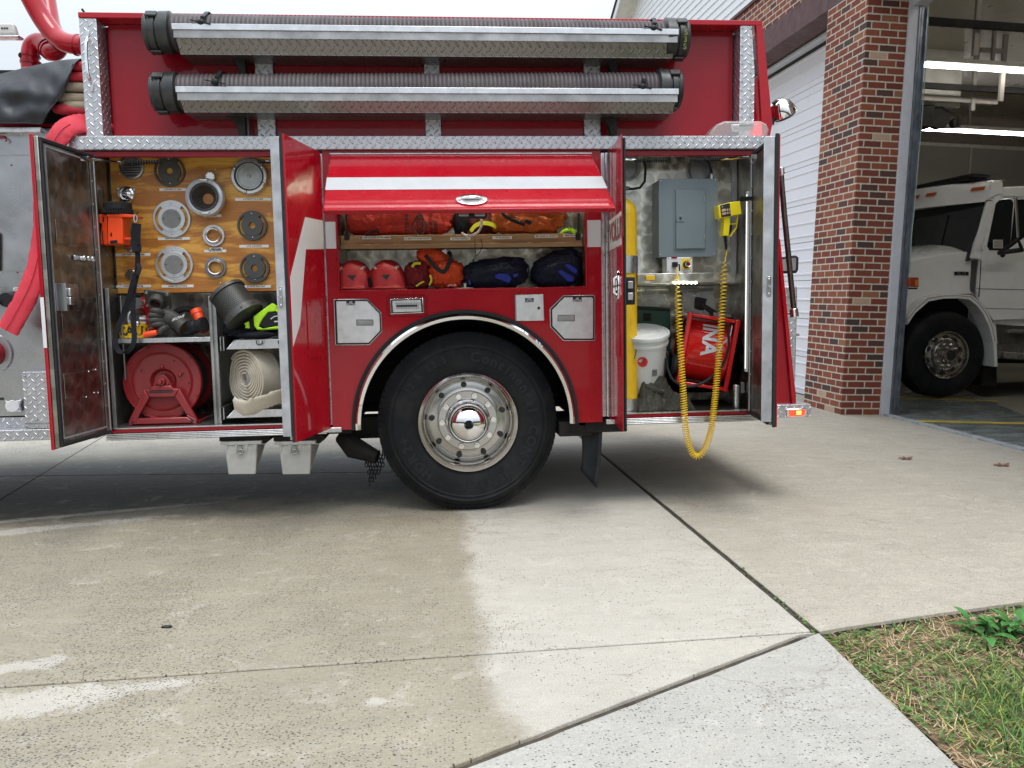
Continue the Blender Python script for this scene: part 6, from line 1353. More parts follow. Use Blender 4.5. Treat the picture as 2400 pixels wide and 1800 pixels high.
# ================= wheel chocks under the body
def chock(px, lab):
    Y = .0; g = thing('wheel_chock', lab, 'wheel chock', P(px+40, 1113, Y), 'wheel chocks slung under the body')
    M.setdefault('chk', pm('cast_chock_grey', (.47,.47,.45), .5, .35, 0, .12, 12, .0006, 70, .4, (.22,.21,.20), 9))
    x = lambda a, y, d=0.: P(px+a, y, Y+d)
    b = MB(); A_ = [x(4, 1044), x(81, 1041), x(78, 1112), x(13, 1113)]
    B_ = [x(4, 1044, .22)+Vector((.06, 0, 0)), x(81, 1041, .22)+Vector((.05, 0, 0)), x(86, 1065, .22), x(20, 1066, .22)]
    b.add(A_+B_, [(0,1,2,3), (7,6,5,4), (1,0,4,5), (2,1,5,6), (3,2,6,7), (0,3,7,4)]); b.build('chock_body', M['chk'], g, bevel=.006)
    b = MB(); b.prism([x(-6, 1036, -.01), x(90, 1033, -.01), x(90, 1040, -.01), x(-6, 1043, -.01)], (0, .24, 0))
    for a in (8, 31, 55, 76): b.prism([x(a-4, 1042, -.008), x(a+4, 1042, -.008), x(a+.5, 1068, -.001)], (0, .012, 0))
    b.build('chock_rib', M['chk'], g, bevel=.002)
    b = MB(); c = x(42, 1055, -.01); b.tube([c+Vector((.017*math.cos(t), -.006, -.008+.012*math.sin(t))) for t in [2*math.pi*i/14 for i in range(14)]], .005, 8, True); b.box(c.x-.008, c.x+.008, c.y-.004, c.y+.008, c.z+.004, c.z+.026); b.build('pull_ring', M['alud'], g)
    b = MB()
    pts = [(-8, 1024), (96, 1021)]
    for i in range(9): pts.append((90-12*i, 1030 if i % 2 == 0 else 1038))
    b.prism([x(a, y, .01) for a, y in pts], (0, .02, 0)); b.prism([x(-8, 1022, .03), x(108, 1020, .03), x(112, 1030, .03), x(100, 1040, .03), x(-8, 1034, .03)], (0, .24, 0)); b.build('chock_holder', M['dark'], g)
chock(522, 'grey ribbed wheel chock slung under the left compartment, left of the pair')
chock(649, 'grey ribbed wheel chock slung under the open red door, right of the pair')
# ================= left side: cover, folded hose, draped red hose
M['vinyl'] = pm('black_vinyl', (.016,.019,.025), .50, 0, 0, .25, 5, .012, 7)
YV = .03
top = [(-60,190),(-20,178),(20,168),(60,158),(95,150),(130,143),(160,139),(189,137)]; bot = [(-60,288),(-20,288),(20,288),(60,288),(98,290),(112,262),(150,215),(172,150)]
def interp(L, u): 
    f = u*(len(L)-1); i = min(len(L)-2, int(f)); f -= i; return (L[i][0]*(1-f)+L[i+1][0]*f, L[i][1]*(1-f)+L[i+1][1]*f)
def cov(u, v):
    a, c = interp(top, u), interp(bot, u); px, py = a[0]*(1-v)+c[0]*v, a[1]*(1-v)+c[1]*v
    return P(px, py, YV-.04*math.sin(v*math.pi*.8)+.022*nz(px*.03, py*.03)+.03*nz(px*.012+4, py*.02)*math.sin(v*3)+.05*(1-v)**4*1.5)
g = thing('hose_bed_cover', 'black vinyl tarp stretched over the hose bed at the left', 'cover', P(60, 290, .05))
b = MB(); b.grid(cov, 50, 24); b.grid(lambda u, v: cov(u, 0).lerp(cov(u, 0)+Vector((0, 1.6, .06)), v), 50, 4); o = b.build('vinyl_sheet', M['vinyl'], g, ang=80); 
b = MB(); b.tube([cov(i/40, 1) for i in range(41)], .005, 6); b.build('hem', M['vinyl'], g)
b = MB(); b.grid(lambda u, v: P(110+62*u*(1-v)+(98+42*u-110)*0-14*v+30*u*v*0, 258-100*u+(42+60*u)*v*.9, .07+.03*nz(u*4, v*5)), 14, 10); b.build('side_drape', M['vinyl'], g, ang=80)
g = thing('folded_hose_stack', 'stack of folded red and tan hose visible beside the black cover', 'folded hoses', P(175, 300, .12))
M['rh'] = pm('red_hose_jacket', (.58,.035,.06), .78, 0, 0, .1, 8, .001, 170, .2, (.5,.12,.13), 5)
M['th'] = pm('tan_hose_jacket', (.36,.30,.22), .85, 0, 0, .15, 9, .001, 150, .3, (.18,.14,.10), 6)
for cy, x0_, m_, dx in ((158, 176, 'rh', 6), (182, 164, 'rh', 2), (206, 156, 'th', 0), (231, 148, 'th', -2), (249, 158, 'th', 3), (257, 141, 'rh', 0)):
    b = MB(); etube(b, bend([P(x0_+60, cy+2, .10), P(x0_+28, cy, .09), P(x0_+6, cy, .10), P(x0_+2, cy, .2), P(x0_+5, cy+1, .5)], 5), .028, .045, (0, 0, 1), 12, .08)
    b.build('hose_fold', M[m_], g, ang=80)
g = thing('draped_red_hose', 'red fabric hose looping over the body edge and hanging down the pump panel', 'hose', P(60, 780, .02))
pts = bend([P(245, 296, .14), P(215, 290, .06), P(185, 290, .0), P(160, 298, -.04), P(140, 318, -.06), P(126, 350, -.06), P(114, 405, -.04), P(106, 470, -.03), P(102, 540, -.02), P(93, 605, -.03), P(78, 660, -.05), P(52, 715, -.07), P(18, 775, -.08)], 7)
n_ = len(pts); sides = []
for i in range(n_): tg = (pts[min(i+1, n_-1)]-pts[max(i-1, 0)]).normalized(); sides.append((tg.cross(Vector((0, 1, 0)))+Vector((0, -.35, 0))*max(0, 1-i/n_*3)).normalized())
b = MB(); etube(b, pts, .058, .017, sides, 18, .16); b.build('hose_length', M['rh'], g, ang=80)
b = MB(); b.tube([p+Vector((0, -.023, 0)) for p in pts[18:]], .0018, 5); b.build('seam_line', M['redin'], g)
g = thing('looped_red_hose', 'shorter loop of red hose tucked under the draped hose at the body corner', 'hose', P(205, 345, .05))
b = MB(); etube(b, bend([P(255, 305, .16), P(230, 300, .1), P(212, 308, .06), P(200, 330, .06), P(194, 360, .08), P(190, 400, .1)], 6), .05, .03, (1, -.1, .4), 14, .08); b.build('hose_length', M['rh'], g, ang=80)
# ================================================================ STATION
def brickmat():
    m, n, l, b = newmat('brick_wall'); k = NT(n, l); s_ = k.sep(k.obj())
    bw, bh, mo = .2, .0753, .0145
    u = k.m('SUBTRACT', s_[1], s_[0]); v = k.m('DIVIDE', s_[2], bh); row = k.m('FLOOR', v)
    uu = k.m('ADD', k.m('DIVIDE', u, bw), k.m('ADD', k.m('MULTIPLY', k.m('FLOORED_MODULO', row, 2.), .5), .27)); col = k.m('FLOOR', uu)
    jit = k.noise(k.obj(), 26, 3)
    fu = k.m('MULTIPLY', k.m('FRACT', uu), bw); fv = k.m('MULTIPLY', k.m('FRACT', v), bh)
    du = k.m('MINIMUM', fu, k.m('SUBTRACT', bw, fu)); dv = k.m('MINIMUM', fv, k.m('SUBTRACT', bh, fv)); d = k.m('MINIMUM', du, dv)
    d = k.m('ADD', d, k.m('MULTIPLY', k.m('SUBTRACT', jit, .5), .010))
    mask = k.mr(d, mo*.42, mo*.62)
    wn_ = n.new('ShaderNodeTexWhiteNoise'); wn_.noise_dimensions = '2D'; l.new(k.comb(col, row, 0.), wn_.inputs['Vector'])
    cr = n.new('ShaderNodeValToRGB'); l.new(wn_.outputs['Value'], cr.inputs[0]); e = cr.color_ramp; e.interpolation = 'CONSTANT'
    cols = [(0, (.195,.043,.024)), (.2, (.235,.060,.030)), (.38, (.150,.036,.024)), (.52, (.265,.078,.036)), (.68, (.085,.040,.032)), (.77, (.060,.038,.034)), (.83, (.20,.052,.028)), (.972, (.30,.13,.065)), (.988, (.50,.36,.25))]
    e.elements[0].position = 0; e.elements[0].color = (*cols[0][1], 1); e.elements[1].position = cols[1][0]; e.elements[1].color = (*cols[1][1], 1)
    for p_, c_ in cols[2:]: x = e.elements.new(p_); x.color = (*c_, 1)
    big = k.noise(k.vm('MULTIPLY', k.obj(), (14., 14., 5.)), 1., 5, .65)
    c = k.mix(k.mr(big, .3, .75, 0., .55), cr.outputs[0], k.mix(.5, cr.outputs[0], (.09,.03,.02)))
    c = k.mix(k.mr(k.noise(k.obj(), 55, 4, .7), .62, .8, 0., .6), c, (.40,.22,.14))
    mort = k.mix(k.noise(k.obj(), 30, 3), (.42,.38,.31), (.62,.57,.47))
    l.new(k.mix(mask, mort, c), b.inputs['Base Color']); b.inputs['Roughness'].default_value = .85
    h = k.m('ADD', k.m('MULTIPLY', mask, .9), k.m('MULTIPLY', k.noise(k.obj(), 110, 3), .25)); l.new(k.bump(h, .7, .006), b.inputs['Normal'])
    return m
M['brick'] = brickmat()
M['steelred'] = pm('maroon_painted_lintel', (.075,.022,.022), .55, 0, 0, .15, 4)
M['siding'] = pm('white_vinyl_siding', (.74,.76,.79), .45, 0, 0, .02, 2); M['soffit'] = pm('cream_soffit', (.60,.58,.52), .6)
M['odoor'] = pm('white_sectional_door', (.74,.75,.80), .45, 0, 0, .02, 2, .0002, 200); M['trimw'] = pm('white_jamb_trim', (.56,.59,.64), .42, 0, 0, .05, 5, 0, 60, .25, (.35,.35,.36), 8)
M['track'] = pm('galvanised_track', (.26,.29,.33), .42, .8, 0, .3, 7); M['ceil'] = pm('bay_ceiling', (.40,.35,.26), .35, 0, 0, .06, 2); M['inwall'] = pm('bay_wall', (.30,.275,.24), .7, 0, 0, .06, 2)
M['tubelight'] = pm('fluorescent_lit', (1,1,1), .5, emit=(1,.97,.92), es=14.)
ST = thing('fire_station', 'brick and white sided fire station with one bay door open and one closed', 'fire station'); ORG['fire_station'] = Vector((0,0,0))
ST.location = BO; ST.rotation_euler = RB.to_euler()
B = lambda mb, name, mat, **k: mb.build(name, mat, k.pop('parent', ST), **k)
zL, zT, zB = 4.525, 4.845, 5.35
b = MB(); pw = .845
b.box(0, .47, 0, pw, -.5, zL+.0); b.box(.001, .25, .002, 12.6, zT, zB); b.box(0, .25, -4.2, 0, zL, zB); b.box(0, .47, -6.5, -4.2, -.5, zB); b.box(0, .47, 5.3, 12.6, -.5, zT)
B(b, 'brick_wall', M['brick'])
b = MB(); b.box(-.003, .30, pw, 5.3, zL+.004, zT-.001); b.box(-.002, .3, -.0, pw, zL+.004, zT-.001); B(b, 'lintel', M['steelred'])
# gable siding
b = MB(); ya, yb, yc = -4.6, 12.75, 4.05; za, zc = 5.355, 10.35
nl = 40; s_h = (zc-za)/nl
for i in range(nl):
    z0 = za+i*s_h; z1 = z0+s_h; f = (z0-za)/(zc-za); y0, y1 = ya+(yc-ya)*f, yb+(yc-yb)*f
    if y1-y0 < .1: continue
    b.prism([(-.022, y0, z0), (-.022, y1, z0), (-.006, y1, z1), (-.006, y0, z1)], (.02, 0, 0))
B(b, 'gable_siding', M['siding'])
b = MB(); b.prism([(.01, ya, za), (.01, yb, za), (.01, yc, zc)], (.2, 0, 0)); B(b, 'gable_wall', M['siding'])
b = MB(); b.box(-.035, .01, ya, yb, za-.03, za+.01); B(b, 'starter_trim', M['steelred'])
# rakes with soffit
for (y0, y1) in ((yb, yc), (ya, yc)):
    dy = 1 if y0 > yc else -1
    b = MB(); b.prism([(-.38, y0+dy*.25, za-.15), (-.38, y1, zc+.02), (.02, y1, zc+.02), (.02, y0+dy*.25, za-.15)], (0, 0, .03)); B(b, 'soffit', M['soffit'])
    b = MB(); b.prism([(-.40, y0+dy*.25, za-.16), (-.40, y1, zc+.01), (-.40, y1, zc+.20), (-.40, y0+dy*.25, za+.03)], (.02, 0, 0)); B(b, 'rake_board', M['siding'])
    b = MB(); b.prism([(-.43, y0+dy*.3, za+.03), (-.43, y1, zc+.22), (14., y1, zc+.22), (14., y0+dy*.3, za+.03)], (0, 0, .05)); B(b, 'roof', pm('dark_shingles', (.05,.05,.05), .9))
# closed overhead door
cd_ = sub('closed_bay_door', ST)
b = MB(); nS = 9; hS = zL/nS*1.0
for i in range(nS):
    z0 = i*hS; b.box(.50, .54, pw-.1, 5.4, z0+.006, z0+hS-.002)
    for k_ in range(3): zz = z0+hS*(.17+.33*k_); b.prism([(.50, pw-.1, zz-.016), (.50, pw-.1, zz+.016), (.488, pw-.1, zz+.008), (.488, pw-.1, zz-.008)], (0, 4.55, 0))
b.build('door_sections', M['odoor'], cd_, ang=20)
b = MB(); b.box(.545, .56, pw-.1, 5.4, -.1, zL+.1); b.build('door_backing', M['odoor'], cd_)
b = MB(); b.box(.34, .50, pw, 5.3, zL-.03, zL+.0); b.box(.44, .495, pw+.001, pw+.05, 0, zL); b.build('door_stop', M['trimw'], cd_)
b = MB(); b.box(.492, .50, pw, 5.3, .0, .012); b.box(.46, .50, pw, 5.3, zL-.055, zL-.03); b.build('door_seal', M['rubber'], cd_)
# open bay : jamb trim, track, header
j0, j1, j2 = .447, .548, .64
b = MB(); b.box(.471, j1, -.035, .03, .0, 4.4); b.box(j0+.002, .472, -.035, -.001, .0, 4.4); B(b, 'jamb_trim', M['trimw'], bevel=.003)
b = MB(); b.box(j1+.002, j1+.02, -.05, .06, 0, 4.32); b.box(j1+.02, j2, -.02, .0, 0, 4.30); b.box(j2-.01, j2, -.055, -.02, 0, 4.30); b.box(j1+.03, j1+.045, -.045, -.02, 0, 4.3); B(b, 'door_track', M['track'])
b = MB(); b.box(.471, .60, -4.2, -.036, 4.315, 4.55); B(b, 'door_header', M['trimw'])
b = MB(); b.box(.25, .60, -4.2, 0, 4.55, 4.9); b.box(.47, .62, -4.25, -4.2, 0, 4.9); B(b, 'inner_header', M['inwall'])
b = MB(); b.box(.56, .66, -.0, pw, -.1, 4.87); B(b, 'inner_pillar', M['inwall'])
# interior shell
zCe = 4.87
b = MB(); b.box(.60, 13., -6.4, 9.05, zCe, zCe+.1); B(b, 'bay_ceiling', M['ceil'])
b = MB(); b.box(.60, 13., 9.0, 9.1, 0, zCe); b.box(12.9, 13., -6.4, 9.0, 0, zCe); b.box(.60, 13., -6.5, -6.4, 0, zCe); b.box(.5, .6, 5.4, 9.0, 0, zCe); B(b, 'bay_wall', M['inwall'])
b = MB(); 
x_ = PB(2273, 400, 1, 8.99).x; b.box(x_-.012, x_+.012, 8.985, 8.999, 0, zCe-.03); b.box(.6, 12.9, 8.98, 8.999, zCe-.09, zCe-.02)
for z in (2.6, 3.5): b.box(.6, 12.9, 8.99, 8.999, z-.006, z+.006)
B(b, 'wall_batten', M['soffit'])
for (p, q, z) in (((2158, 153), (2500, 173), 4.35), ((2144, 303), (2500, 319), 4.35)):
    a = PB(p[0], p[1], 2, z); c = PB(q[0], q[1], 2, z); yy = (a.y+c.y)/2
    b = MB(); b.box(a.x, c.x+1.2, yy-.018, yy+.018, z-.022, z+.018); B(b, 'fluorescent_tube', M['tubelight'])
    b = MB(); b.box(a.x-.02, c.x+1.25, yy-.10, yy+.10, z+.026, z+.08); B(b, 'light_housing', M['soffit'])
    b = MB()
    for x_ in (a.x+1., a.x+2.6, a.x+4.2): b.box(x_-.02, x_+.02, yy-.02, yy+.02, z+.08, zCe)
    B(b, 'light_hanger', M['inwall'])
for yy in (-1.6,):
    b = MB(); b.box(1.0, 9., yy-.018, yy+.018, 4.74, 4.78); B(b, 'fluorescent_tube', M['tubelight'])  # unseen extra tube, added to brighten the parked truck's near side
# door rails and hangers below the ceiling
b = MB()
for (p, q, z) in (((2170, 50), (2400, 66), 4.3), ((2158, 198), (2400, 217), 4.25)):
    a = PB(*p, 2, z); c = PB(*q, 2, z); yy = (a.y+c.y)/2; b.box(a.x-.5, c.x+1, yy-.03, yy+.03, z-.035, z+.04)
B(b, 'door_rail', M['dark'])
b = MB()
for (px, p0, p1, z) in ((2285, 175, 240, 4.3), (2352, 148, 200, 4.3), (2293, 22, 48, 4.3)):
    a = PB(px, p0, 2, 4.5); c = PB(px, p1, 2, 4.1); b.box(a.x-.03, a.x+.03, a.y-.02, a.y+.02, 4.0, zCe); b.box(a.x-.35, a.x+.03, a.y-.02, a.y+.02, 4.62, 4.68)
a = PB(2155, 228, 2, 4.15); c = PB(2332, 240, 2, 4.15); b.box(a.x, c.x, (a.y+c.y)/2-.04, (a.y+c.y)/2+.04, 4.11, 4.19)
B(b, 'rail_hanger', M['inwall'])
o1 = sub('door_operator', ST)
a = PB(2198, 278, 1, 3.0)
b = MB(); b.cyl(a+Vector((0, -.05, 0)), a+Vector((0, .05, 0)), .15, n=24); b.cyl(a+Vector((.28, -.05, -.05)), a+Vector((.28, .05, -.05)), .07, n=16); b.box(a.x-.55, a.x-.12, 2.9, 3.2, a.z-.14, a.z+.16); b.tube([a+Vector((0, -.06, .15)), a+Vector((.28, -.06, .02)), a+Vector((.28, -.06, -.12)), a+Vector((0, -.06, -.15))], .012, 6); b.build('operator_pulley', M['dark'], o1, bevel=.01)
b = MB(); b.box(a.x-.6, a.x+.3, 2.96, 3.04, a.z+.16, zCe); b.build('operator_bracket', M['soffit'], o1)
# floor, threshold, yellow lines
def Bs(mb, name, mat, kind='structure'):
    o = mb.build(name, mat, None, org=(0,0,0)); o.location = BO; o.rotation_euler = RB.to_euler(); o['kind'] = kind; return o
def floormat():
    m, n, l, b = newmat('bay_floor'); k = NT(n, l); o = k.obj(); nn = k.noise(k.vm('MULTIPLY', o, (.8, 3., 1.)), 2.2, 6, .62)
    l.new(k.mix(k.mr(nn, .3, .7), (.105,.125,.125), (.20,.225,.215)), b.inputs['Base Color']); l.new(k.mr(nn, .3, .7, .12, .38), b.inputs['Roughness']); return m
b = MB(); b.box(.56, 13., -6.5, 9.1, -.15, .012); Bs(b, 'bay_floor', floormat())
M['yline'] = pm('yellow_floor_line', (.62,.45,.04), .4, 0, 0, .15, 6)
b = MB()
for pa, pc, w_ in (((2175, 987.5), (2400, 992.5), .055), ((2100, 931), (2400, 942), .05), ((2330, 905), (2400, 908), .05)):
    a = PB(*pa, 2, .014); c = PB(*pc, 2, .014); d = (c-a).normalized(); nn = Vector((-d.y, d.x, 0)); a = a-d*.2; c = c+d*6
    b.prism([a-nn*w_, c-nn*w_, c+nn*w_, a+nn*w_], (0, 0, .002))
Bs(b, 'floor_marking', M['yline'])
b = MB(); b.box(.48, .57, -4.3, .0, -.02, .020)
o = Bs(b, 'threshold', pm('worn_threshold', (.30,.32,.34), .6, 0, 0, .35, 16, 0, 60, .5, (.5,.5,.47), 12))
# marker hanging on a cord in the door opening
t = thing('hanging_marker', 'dark amber reflector block hanging on a pale cord in the bay opening', 'marker', BO); ORG[t.name] = Vector((0,0,0)); t.rotation_euler = RB.to_euler()
b = MB(); yy = -.12; pts = [PB(*q, 1, yy) for q in ((2178, 14), (2172, 100), (2163, 250), (2152, 380), (2144, 480), (2137, 545), (2134, 600), (2132, 640))]; b.tube(bend(pts, 4), .006, 6); b.build('cord', pm('pale_green_cord', (.22,.28,.25), .8), t)
b = MB(); b.prism([PB(*q, 1, yy) for q in ((2132, 650), (2154, 650), (2154, 673), (2132, 672))], (0, .06, 0)); b.build('reflector_block', pm('amber_block', (.22,.035,.012), .3, 0, .5), t, bevel=.01)
b = MB(); b.prism([PB(*q, 1, yy-.003) for q in ((2145, 656), (2153, 656), (2153, 670), (2145, 670))], (0, .002, 0)); b.build('amber_lens', pm('amber_lens', (.5,.12,.02), .2), t)
b = MB(); b.prism([PB(*q, 1, yy) for q in ((2133, 674), (2152, 674), (2149, 678), (2136, 678))], (0, .05, 0)); b.build('block_foot', M['black'], t)
# ================================================================ WHITE TRUCK IN THE BAY
WT = thing('parked_truck', 'white long nosed truck parked inside the open station bay', 'truck', BO); ORG[WT.name] = Vector((0,0,0)); WT.rotation_euler = RB.to_euler()
M['wt'] = pm('truck_white_paint', (.84,.84,.82), .28, 0, 1., .02, 3); M['wglass'] = pm('dark_truck_glass', (.012,.016,.016), .04, 0, 1, .05)
S1, S2 = 1.35, 3.75
def W(px, py, y=S1): return PB(px, py, 1, y)
c5 = lambda X, Y_: (2060+X/4.879, 360+Y_/4.879); c6 = lambda X, Y_: (2060+X/3.77, 660+Y_/3.77)
def wp(b, pts, y=S1, t=.03): b.prism([W(*p, y) for p in pts], (0, t, 0)); return b
# cab side
b = MB(); wp(b, [c5(1170, 1210), c5(1310, 540), c5(1330, 480), c5(1430, 465), (2480, 455), (2480, 600), (2480, 745), c6(1010, 345), c6(880, 150), c6(880, 20)], S1, .06); b.build('cab_side', M['wt'], WT, bevel=.01)
b = MB(); wp(b, [c5(1060, 1200), c5(1100, 1040), c5(1240, 540), c5(1312, 540), c5(1180, 1100), c5(1168, 1215)], S1+.02, .06); b.build('a_pillar', M['wt'], WT, bevel=.015)
b = MB(); wp(b, [c5(*q) for q in ((1240,1060),(1262,940),(1340,570),(1380,525),(1515,522),(1540,560),(1500,1080),(1470,1105),(1265,1105))], S1-.006, .01); b.build('door_glass', M['wglass'], WT, bevel=.004)
b = MB(); wp(b, [c5(*q) for q in ((1560,525),(1700,525),(1700,930),(1500,1080))], S1-.004, .01); b.build('rear_door_glass', M['wglass'], WT)
b = MB(); wp(b, [c5(*q) for q in ((1306,985),(1418,985),(1418,1083),(1306,1083))], S1-.009, .003); b.build('paper_notice', M['soffit'], WT)
b = MB()
for k_ in range(5): wp(b, [c5(1318,1000+k_*16), c5(1406,1000+k_*16), c5(1406,1004+k_*16), c5(1318,1004+k_*16)], S1-.011, .001)
b.build('notice_print', M['ink'], WT)
b = MB(); wp(b, [c5(1168,1215), c5(1174,1215), c5(1150,1640), c5(1140,1640)], S1-.004, .01); wp(b, [c5(1120,1542), c5(1720,1556), c5(1720,1562), c5(1120,1548)], S1-.004, .01); wp(b, [c6(945, 235), c6(1300, 243), c6(1300, 246), c6(945, 239)], S1-.004, .01); b.build('panel_gap', M['ink'], WT)
b = MB(); wp(b, [c5(1175,1030), c5(1210,1020), c5(1212,1090), c5(1180,1100)], S1-.02, .02); b.build('door_hinge', M['wt'], WT, bevel=.006)
# windshield, raked, crossing the cab
xg0 = W(*c5(1075, 1180)).x; xg1 = W(*c5(1240, 545)).x; zg0 = W(*c5(1075, 1180)).z; zg1 = W(*c5(1240, 545)).z
b = MB()
def wsh(u, v): # u across, v up
    y = S1+.04+(S2-S1-.08)*u; bow = -.16*math.sin(math.pi*u)
    return Vector((xg0+(xg1-xg0)*v+bow, y, zg0-.05+(zg1-zg0+.05)*v))
b.grid(wsh, 16, 4); b.build('windshield', M['wglass'], WT, ang=60)
b = MB(); 
def back(u, v): p = wsh(.22+.42*u, .12+.72*v); return p+Vector((-.012, 0, 0))
b.grid(back, 8, 2); b.build('window_reflection', pm('rear_window_seen_through', (.030,.036,.034), .15), WT)
b = MB(); b.box(xg0+.4, xg0+3.2, S1+.06, S2-.06, zg0-1.1, zg0-.02); b.box(xg1+.05, xg0+3.2, S1+.02, S2-.02, zg1+.02, zg1+.12); b.box(xg0+.35, xg0+3.2, S2-.06, S2, zg0-1.1, zg1); b.build('cab_core', M['wt'], WT)
# roof visor
v0 = [c5(*q) for q in ((350,640),(355,495),(800,395),(1390,303),(1420,335),(1422,460),(1330,482),(1235,530),(800,555))]
b = MB()
R0 = W(*c5(1240, 545)); R1 = W(*c5(1420, 460)); R2 = W(*c5(1415, 310))
def visor(u, v):   # u across the cab (0 near), v from lower front edge up and back
    y = S1-.02+(S2-S1+.04)*u; bow = -.30*math.sin(math.pi*u)
    if v < .5: t = v*2; return Vector((R0.x-.05+bow+.10*t, y, R0.z-.01+(R2.z-R0.z-.05)*t))
    t = (v-.5)*2; return Vector((R0.x+.05+bow*(1-t)+(R2.x-R0.x)*t, y, R2.z-.06+.07*math.sin(t*1.6)+.10*math.sin(math.pi*u)*.8))
b.grid(visor, 20, 8); b.build('roof_visor', M['wt'], WT, ang=60)
b = MB(); wp(b, [c5(1240,535), c5(1300,330), c5(1390,303), c5(1420,335), c5(1422,460), c5(1330,482)], S1-.02, .06); b.build('visor_side', M['wt'], WT, bevel=.01)
b = MB(); wp(b, [c5(1422,380), (2490, 432), (2490, 455), c5(1422,468)], S1+.02, 2.3); b.build('cab_roof', M['wt'], WT, bevel=.02)
b = MB()
for u in (.03, .30, .42, .54): 
    p0, p1, p2, p3 = visor(u, .36), visor(u+.07, .36), visor(u+.07, .47), visor(u, .47); o_ = Vector((-.015, 0, .004)); b.add([p0+o_, p1+o_, p2+o_, p3+o_], [(0,1,2,3)])
b.build('clearance_lamp', pm('amber_clearance_lens', (.50,.10,.015), .3, 0, .5), WT)
b = MB(); zr = R2.z+.05; b.box(R2.x-.20, R2.x+.05, S1+.3, S2-.1, zr+.03, zr+.085); b.box(R2.x-.22, R2.x+.10, S1+.35, S2-.15, zr, zr+.03); b.build('roof_light_bar', M['black'], WT, bevel=.03)
# hood : loft from side profile
hp_ = [(280,1240),(420,1170),(700,1105),(950,1085),(1030,1130),(1060,1210)]
b = MB(); wp(b, [c5(280, 1255), c5(420,1215), c5(700,1150), c5(1000,1120), c5(1045,1150), c5(1062,1215), c5(1042,1560), c6(880,150), c6(820,110), c6(560,118), c6(420,150), c6(300,260), c6(255,380), c6(150,380), c6(150,100), c5(100, 1290)], S1+.12, .04); b.build('hood_side', M['wt'], WT, bevel=.01)
h0_, h1_ = W(*c5(1000, 1120), S1+.13), W(*c5(280, 1255), S1+.13); h1_ = h0_+(h1_-h0_)*min(2.1, (h0_.x-.86)/(h0_.x-h1_.x))
def hood(u, v):
    y = S1+.125+(S2-S1-.25)*u; e = (1-abs(2*u-1)**3.2); s_ = h0_.lerp(h1_, v); return Vector((s_.x, y, s_.z-.02+.17*e))
b = MB(); b.grid(hood, 20, 8); b.build('hood_top', M['wt'], WT, ang=60)
b = MB(); b.box(h1_.x-.02, h1_.x+.05, S1+.2, S2-.2, h1_.z-.9, h1_.z-.02); b.box(h1_.x-.12, h1_.x+.1, S1, S2, .45, .8); b.build('grille_and_bumper', M['alu'], WT, bevel=.02)
# fender with flare
arc_o = [c6(*q) for q in ((255,300),(330,215),(430,135),(560,112),(700,110),(820,118),(900,190),(960,270),(1010,380),(1040,520),(1048,750))]
arc_i = [c6(*q) for q in ((255,380),(320,280),(440,175),(570,150),(700,148),(800,158),(870,215),(925,290),(975,400),(1010,540),(1020,752))]
b = MB()
for i in range(len(arc_o)-1): wp(b, [arc_o[i], arc_o[i+1], arc_i[i+1], arc_i[i]], S1-.05, .22)
b.build('fender_flare', M['wt'], WT, ang=50)
b = MB()
for i in range(len(arc_o)-2):
    A_, B_, C_, D_ = W(*arc_o[i], S1-.051), W(*arc_o[i+1], S1-.051), W(*arc_i[i+1], S1-.051), W(*arc_i[i], S1-.051); b.prism([A_.lerp(D_, .35), B_.lerp(C_, .35), B_.lerp(C_, .45), A_.lerp(D_, .45)], (0, -.002, 0))
b.build('pin_stripe', pm('brown_pin_stripe', (.16,.08,.05), .4), WT)
b = MB(); wp(b, [c6(250,320), c6(330,215), c6(560,112), c6(820,118), c6(1020,400), c6(1040,700), c6(960,760), c6(200,760), c6(200,390)], S1+.55, .05); b.box(xg0-1.6, xg0+3, S1+.7, S2-.7, .45, 1.0); wp(b, [(2225+95, 700), (2336, 760), (2336, 905), (2300, 905)], S1+.2, .4); b.build('wheel_arch_liner', M['dark'], WT)
wc_ = W(2218, 832, S1+.02)
b = MB(); b.lathe([(.29, .03), (.33, .0), (.45, -.005), (.50, .0), (.545, .03), (.565, .09), (.565, .26), (.53, .30), (.3, .3)], wc_, (0, 1, 0), 64); b.build('front_tyre', M['tyre'], WT)
b = MB(); b.lathe([(.31, .01), (.305, -.012), (.29, -.005), (.275, .03), (.255, .035), (.235, .045), (.20, .03), (.19, .0), (.175, -.012), (.115, -.015), (.105, -.03), (.10, -.06), (.085, -.085), (.065, -.09)], wc_, (0, 1, 0), 56); b.build('front_rim', pm('truck_alloy', (.45,.43,.40), .22, 1), WT)
b = MB(); b.cyl(wc_+Vector((0, -.088, 0)), wc_+Vector((0, -.02, 0)), .066, n=24); 
for i in range(10):
    a = R(18+36*i); p = wc_+Vector((.232*math.cos(a), .038, .232*math.sin(a))); t_ = Vector((-math.sin(a), 0, math.cos(a))); r_ = Vector((math.cos(a), 0, math.sin(a)))
    b.prism([p+t_*.034*math.cos(q)+r_*.018*math.sin(q) for q in [2*math.pi*w/12 for w in range(12)]], (0, -.008, 0))
b.build('rim_slot', M['ink'], WT)
b = MB()
for i in range(10): a = R(36*i); p = wc_+Vector((.142*math.cos(a), -.016, .142*math.sin(a))); b.cyl(p, p+Vector((0, -.035, 0)), .017, .013, 8)
b.build('wheel_nut', M['chrome'], WT)
b = MB(); wp(b, [c5(865,1350), c5(1027,1352), c5(1027,1392), c5(865,1390)], S1+.108, .01); b.build('model_plate', M['ink'], WT)
b = MB(); o_ = W(*c5(946, 1371), S1+.104); b.text('FL70', .062, lambda u, v: o_+Vector((u, 0, v))); b.build('plate_lettering', M['alud'], WT)
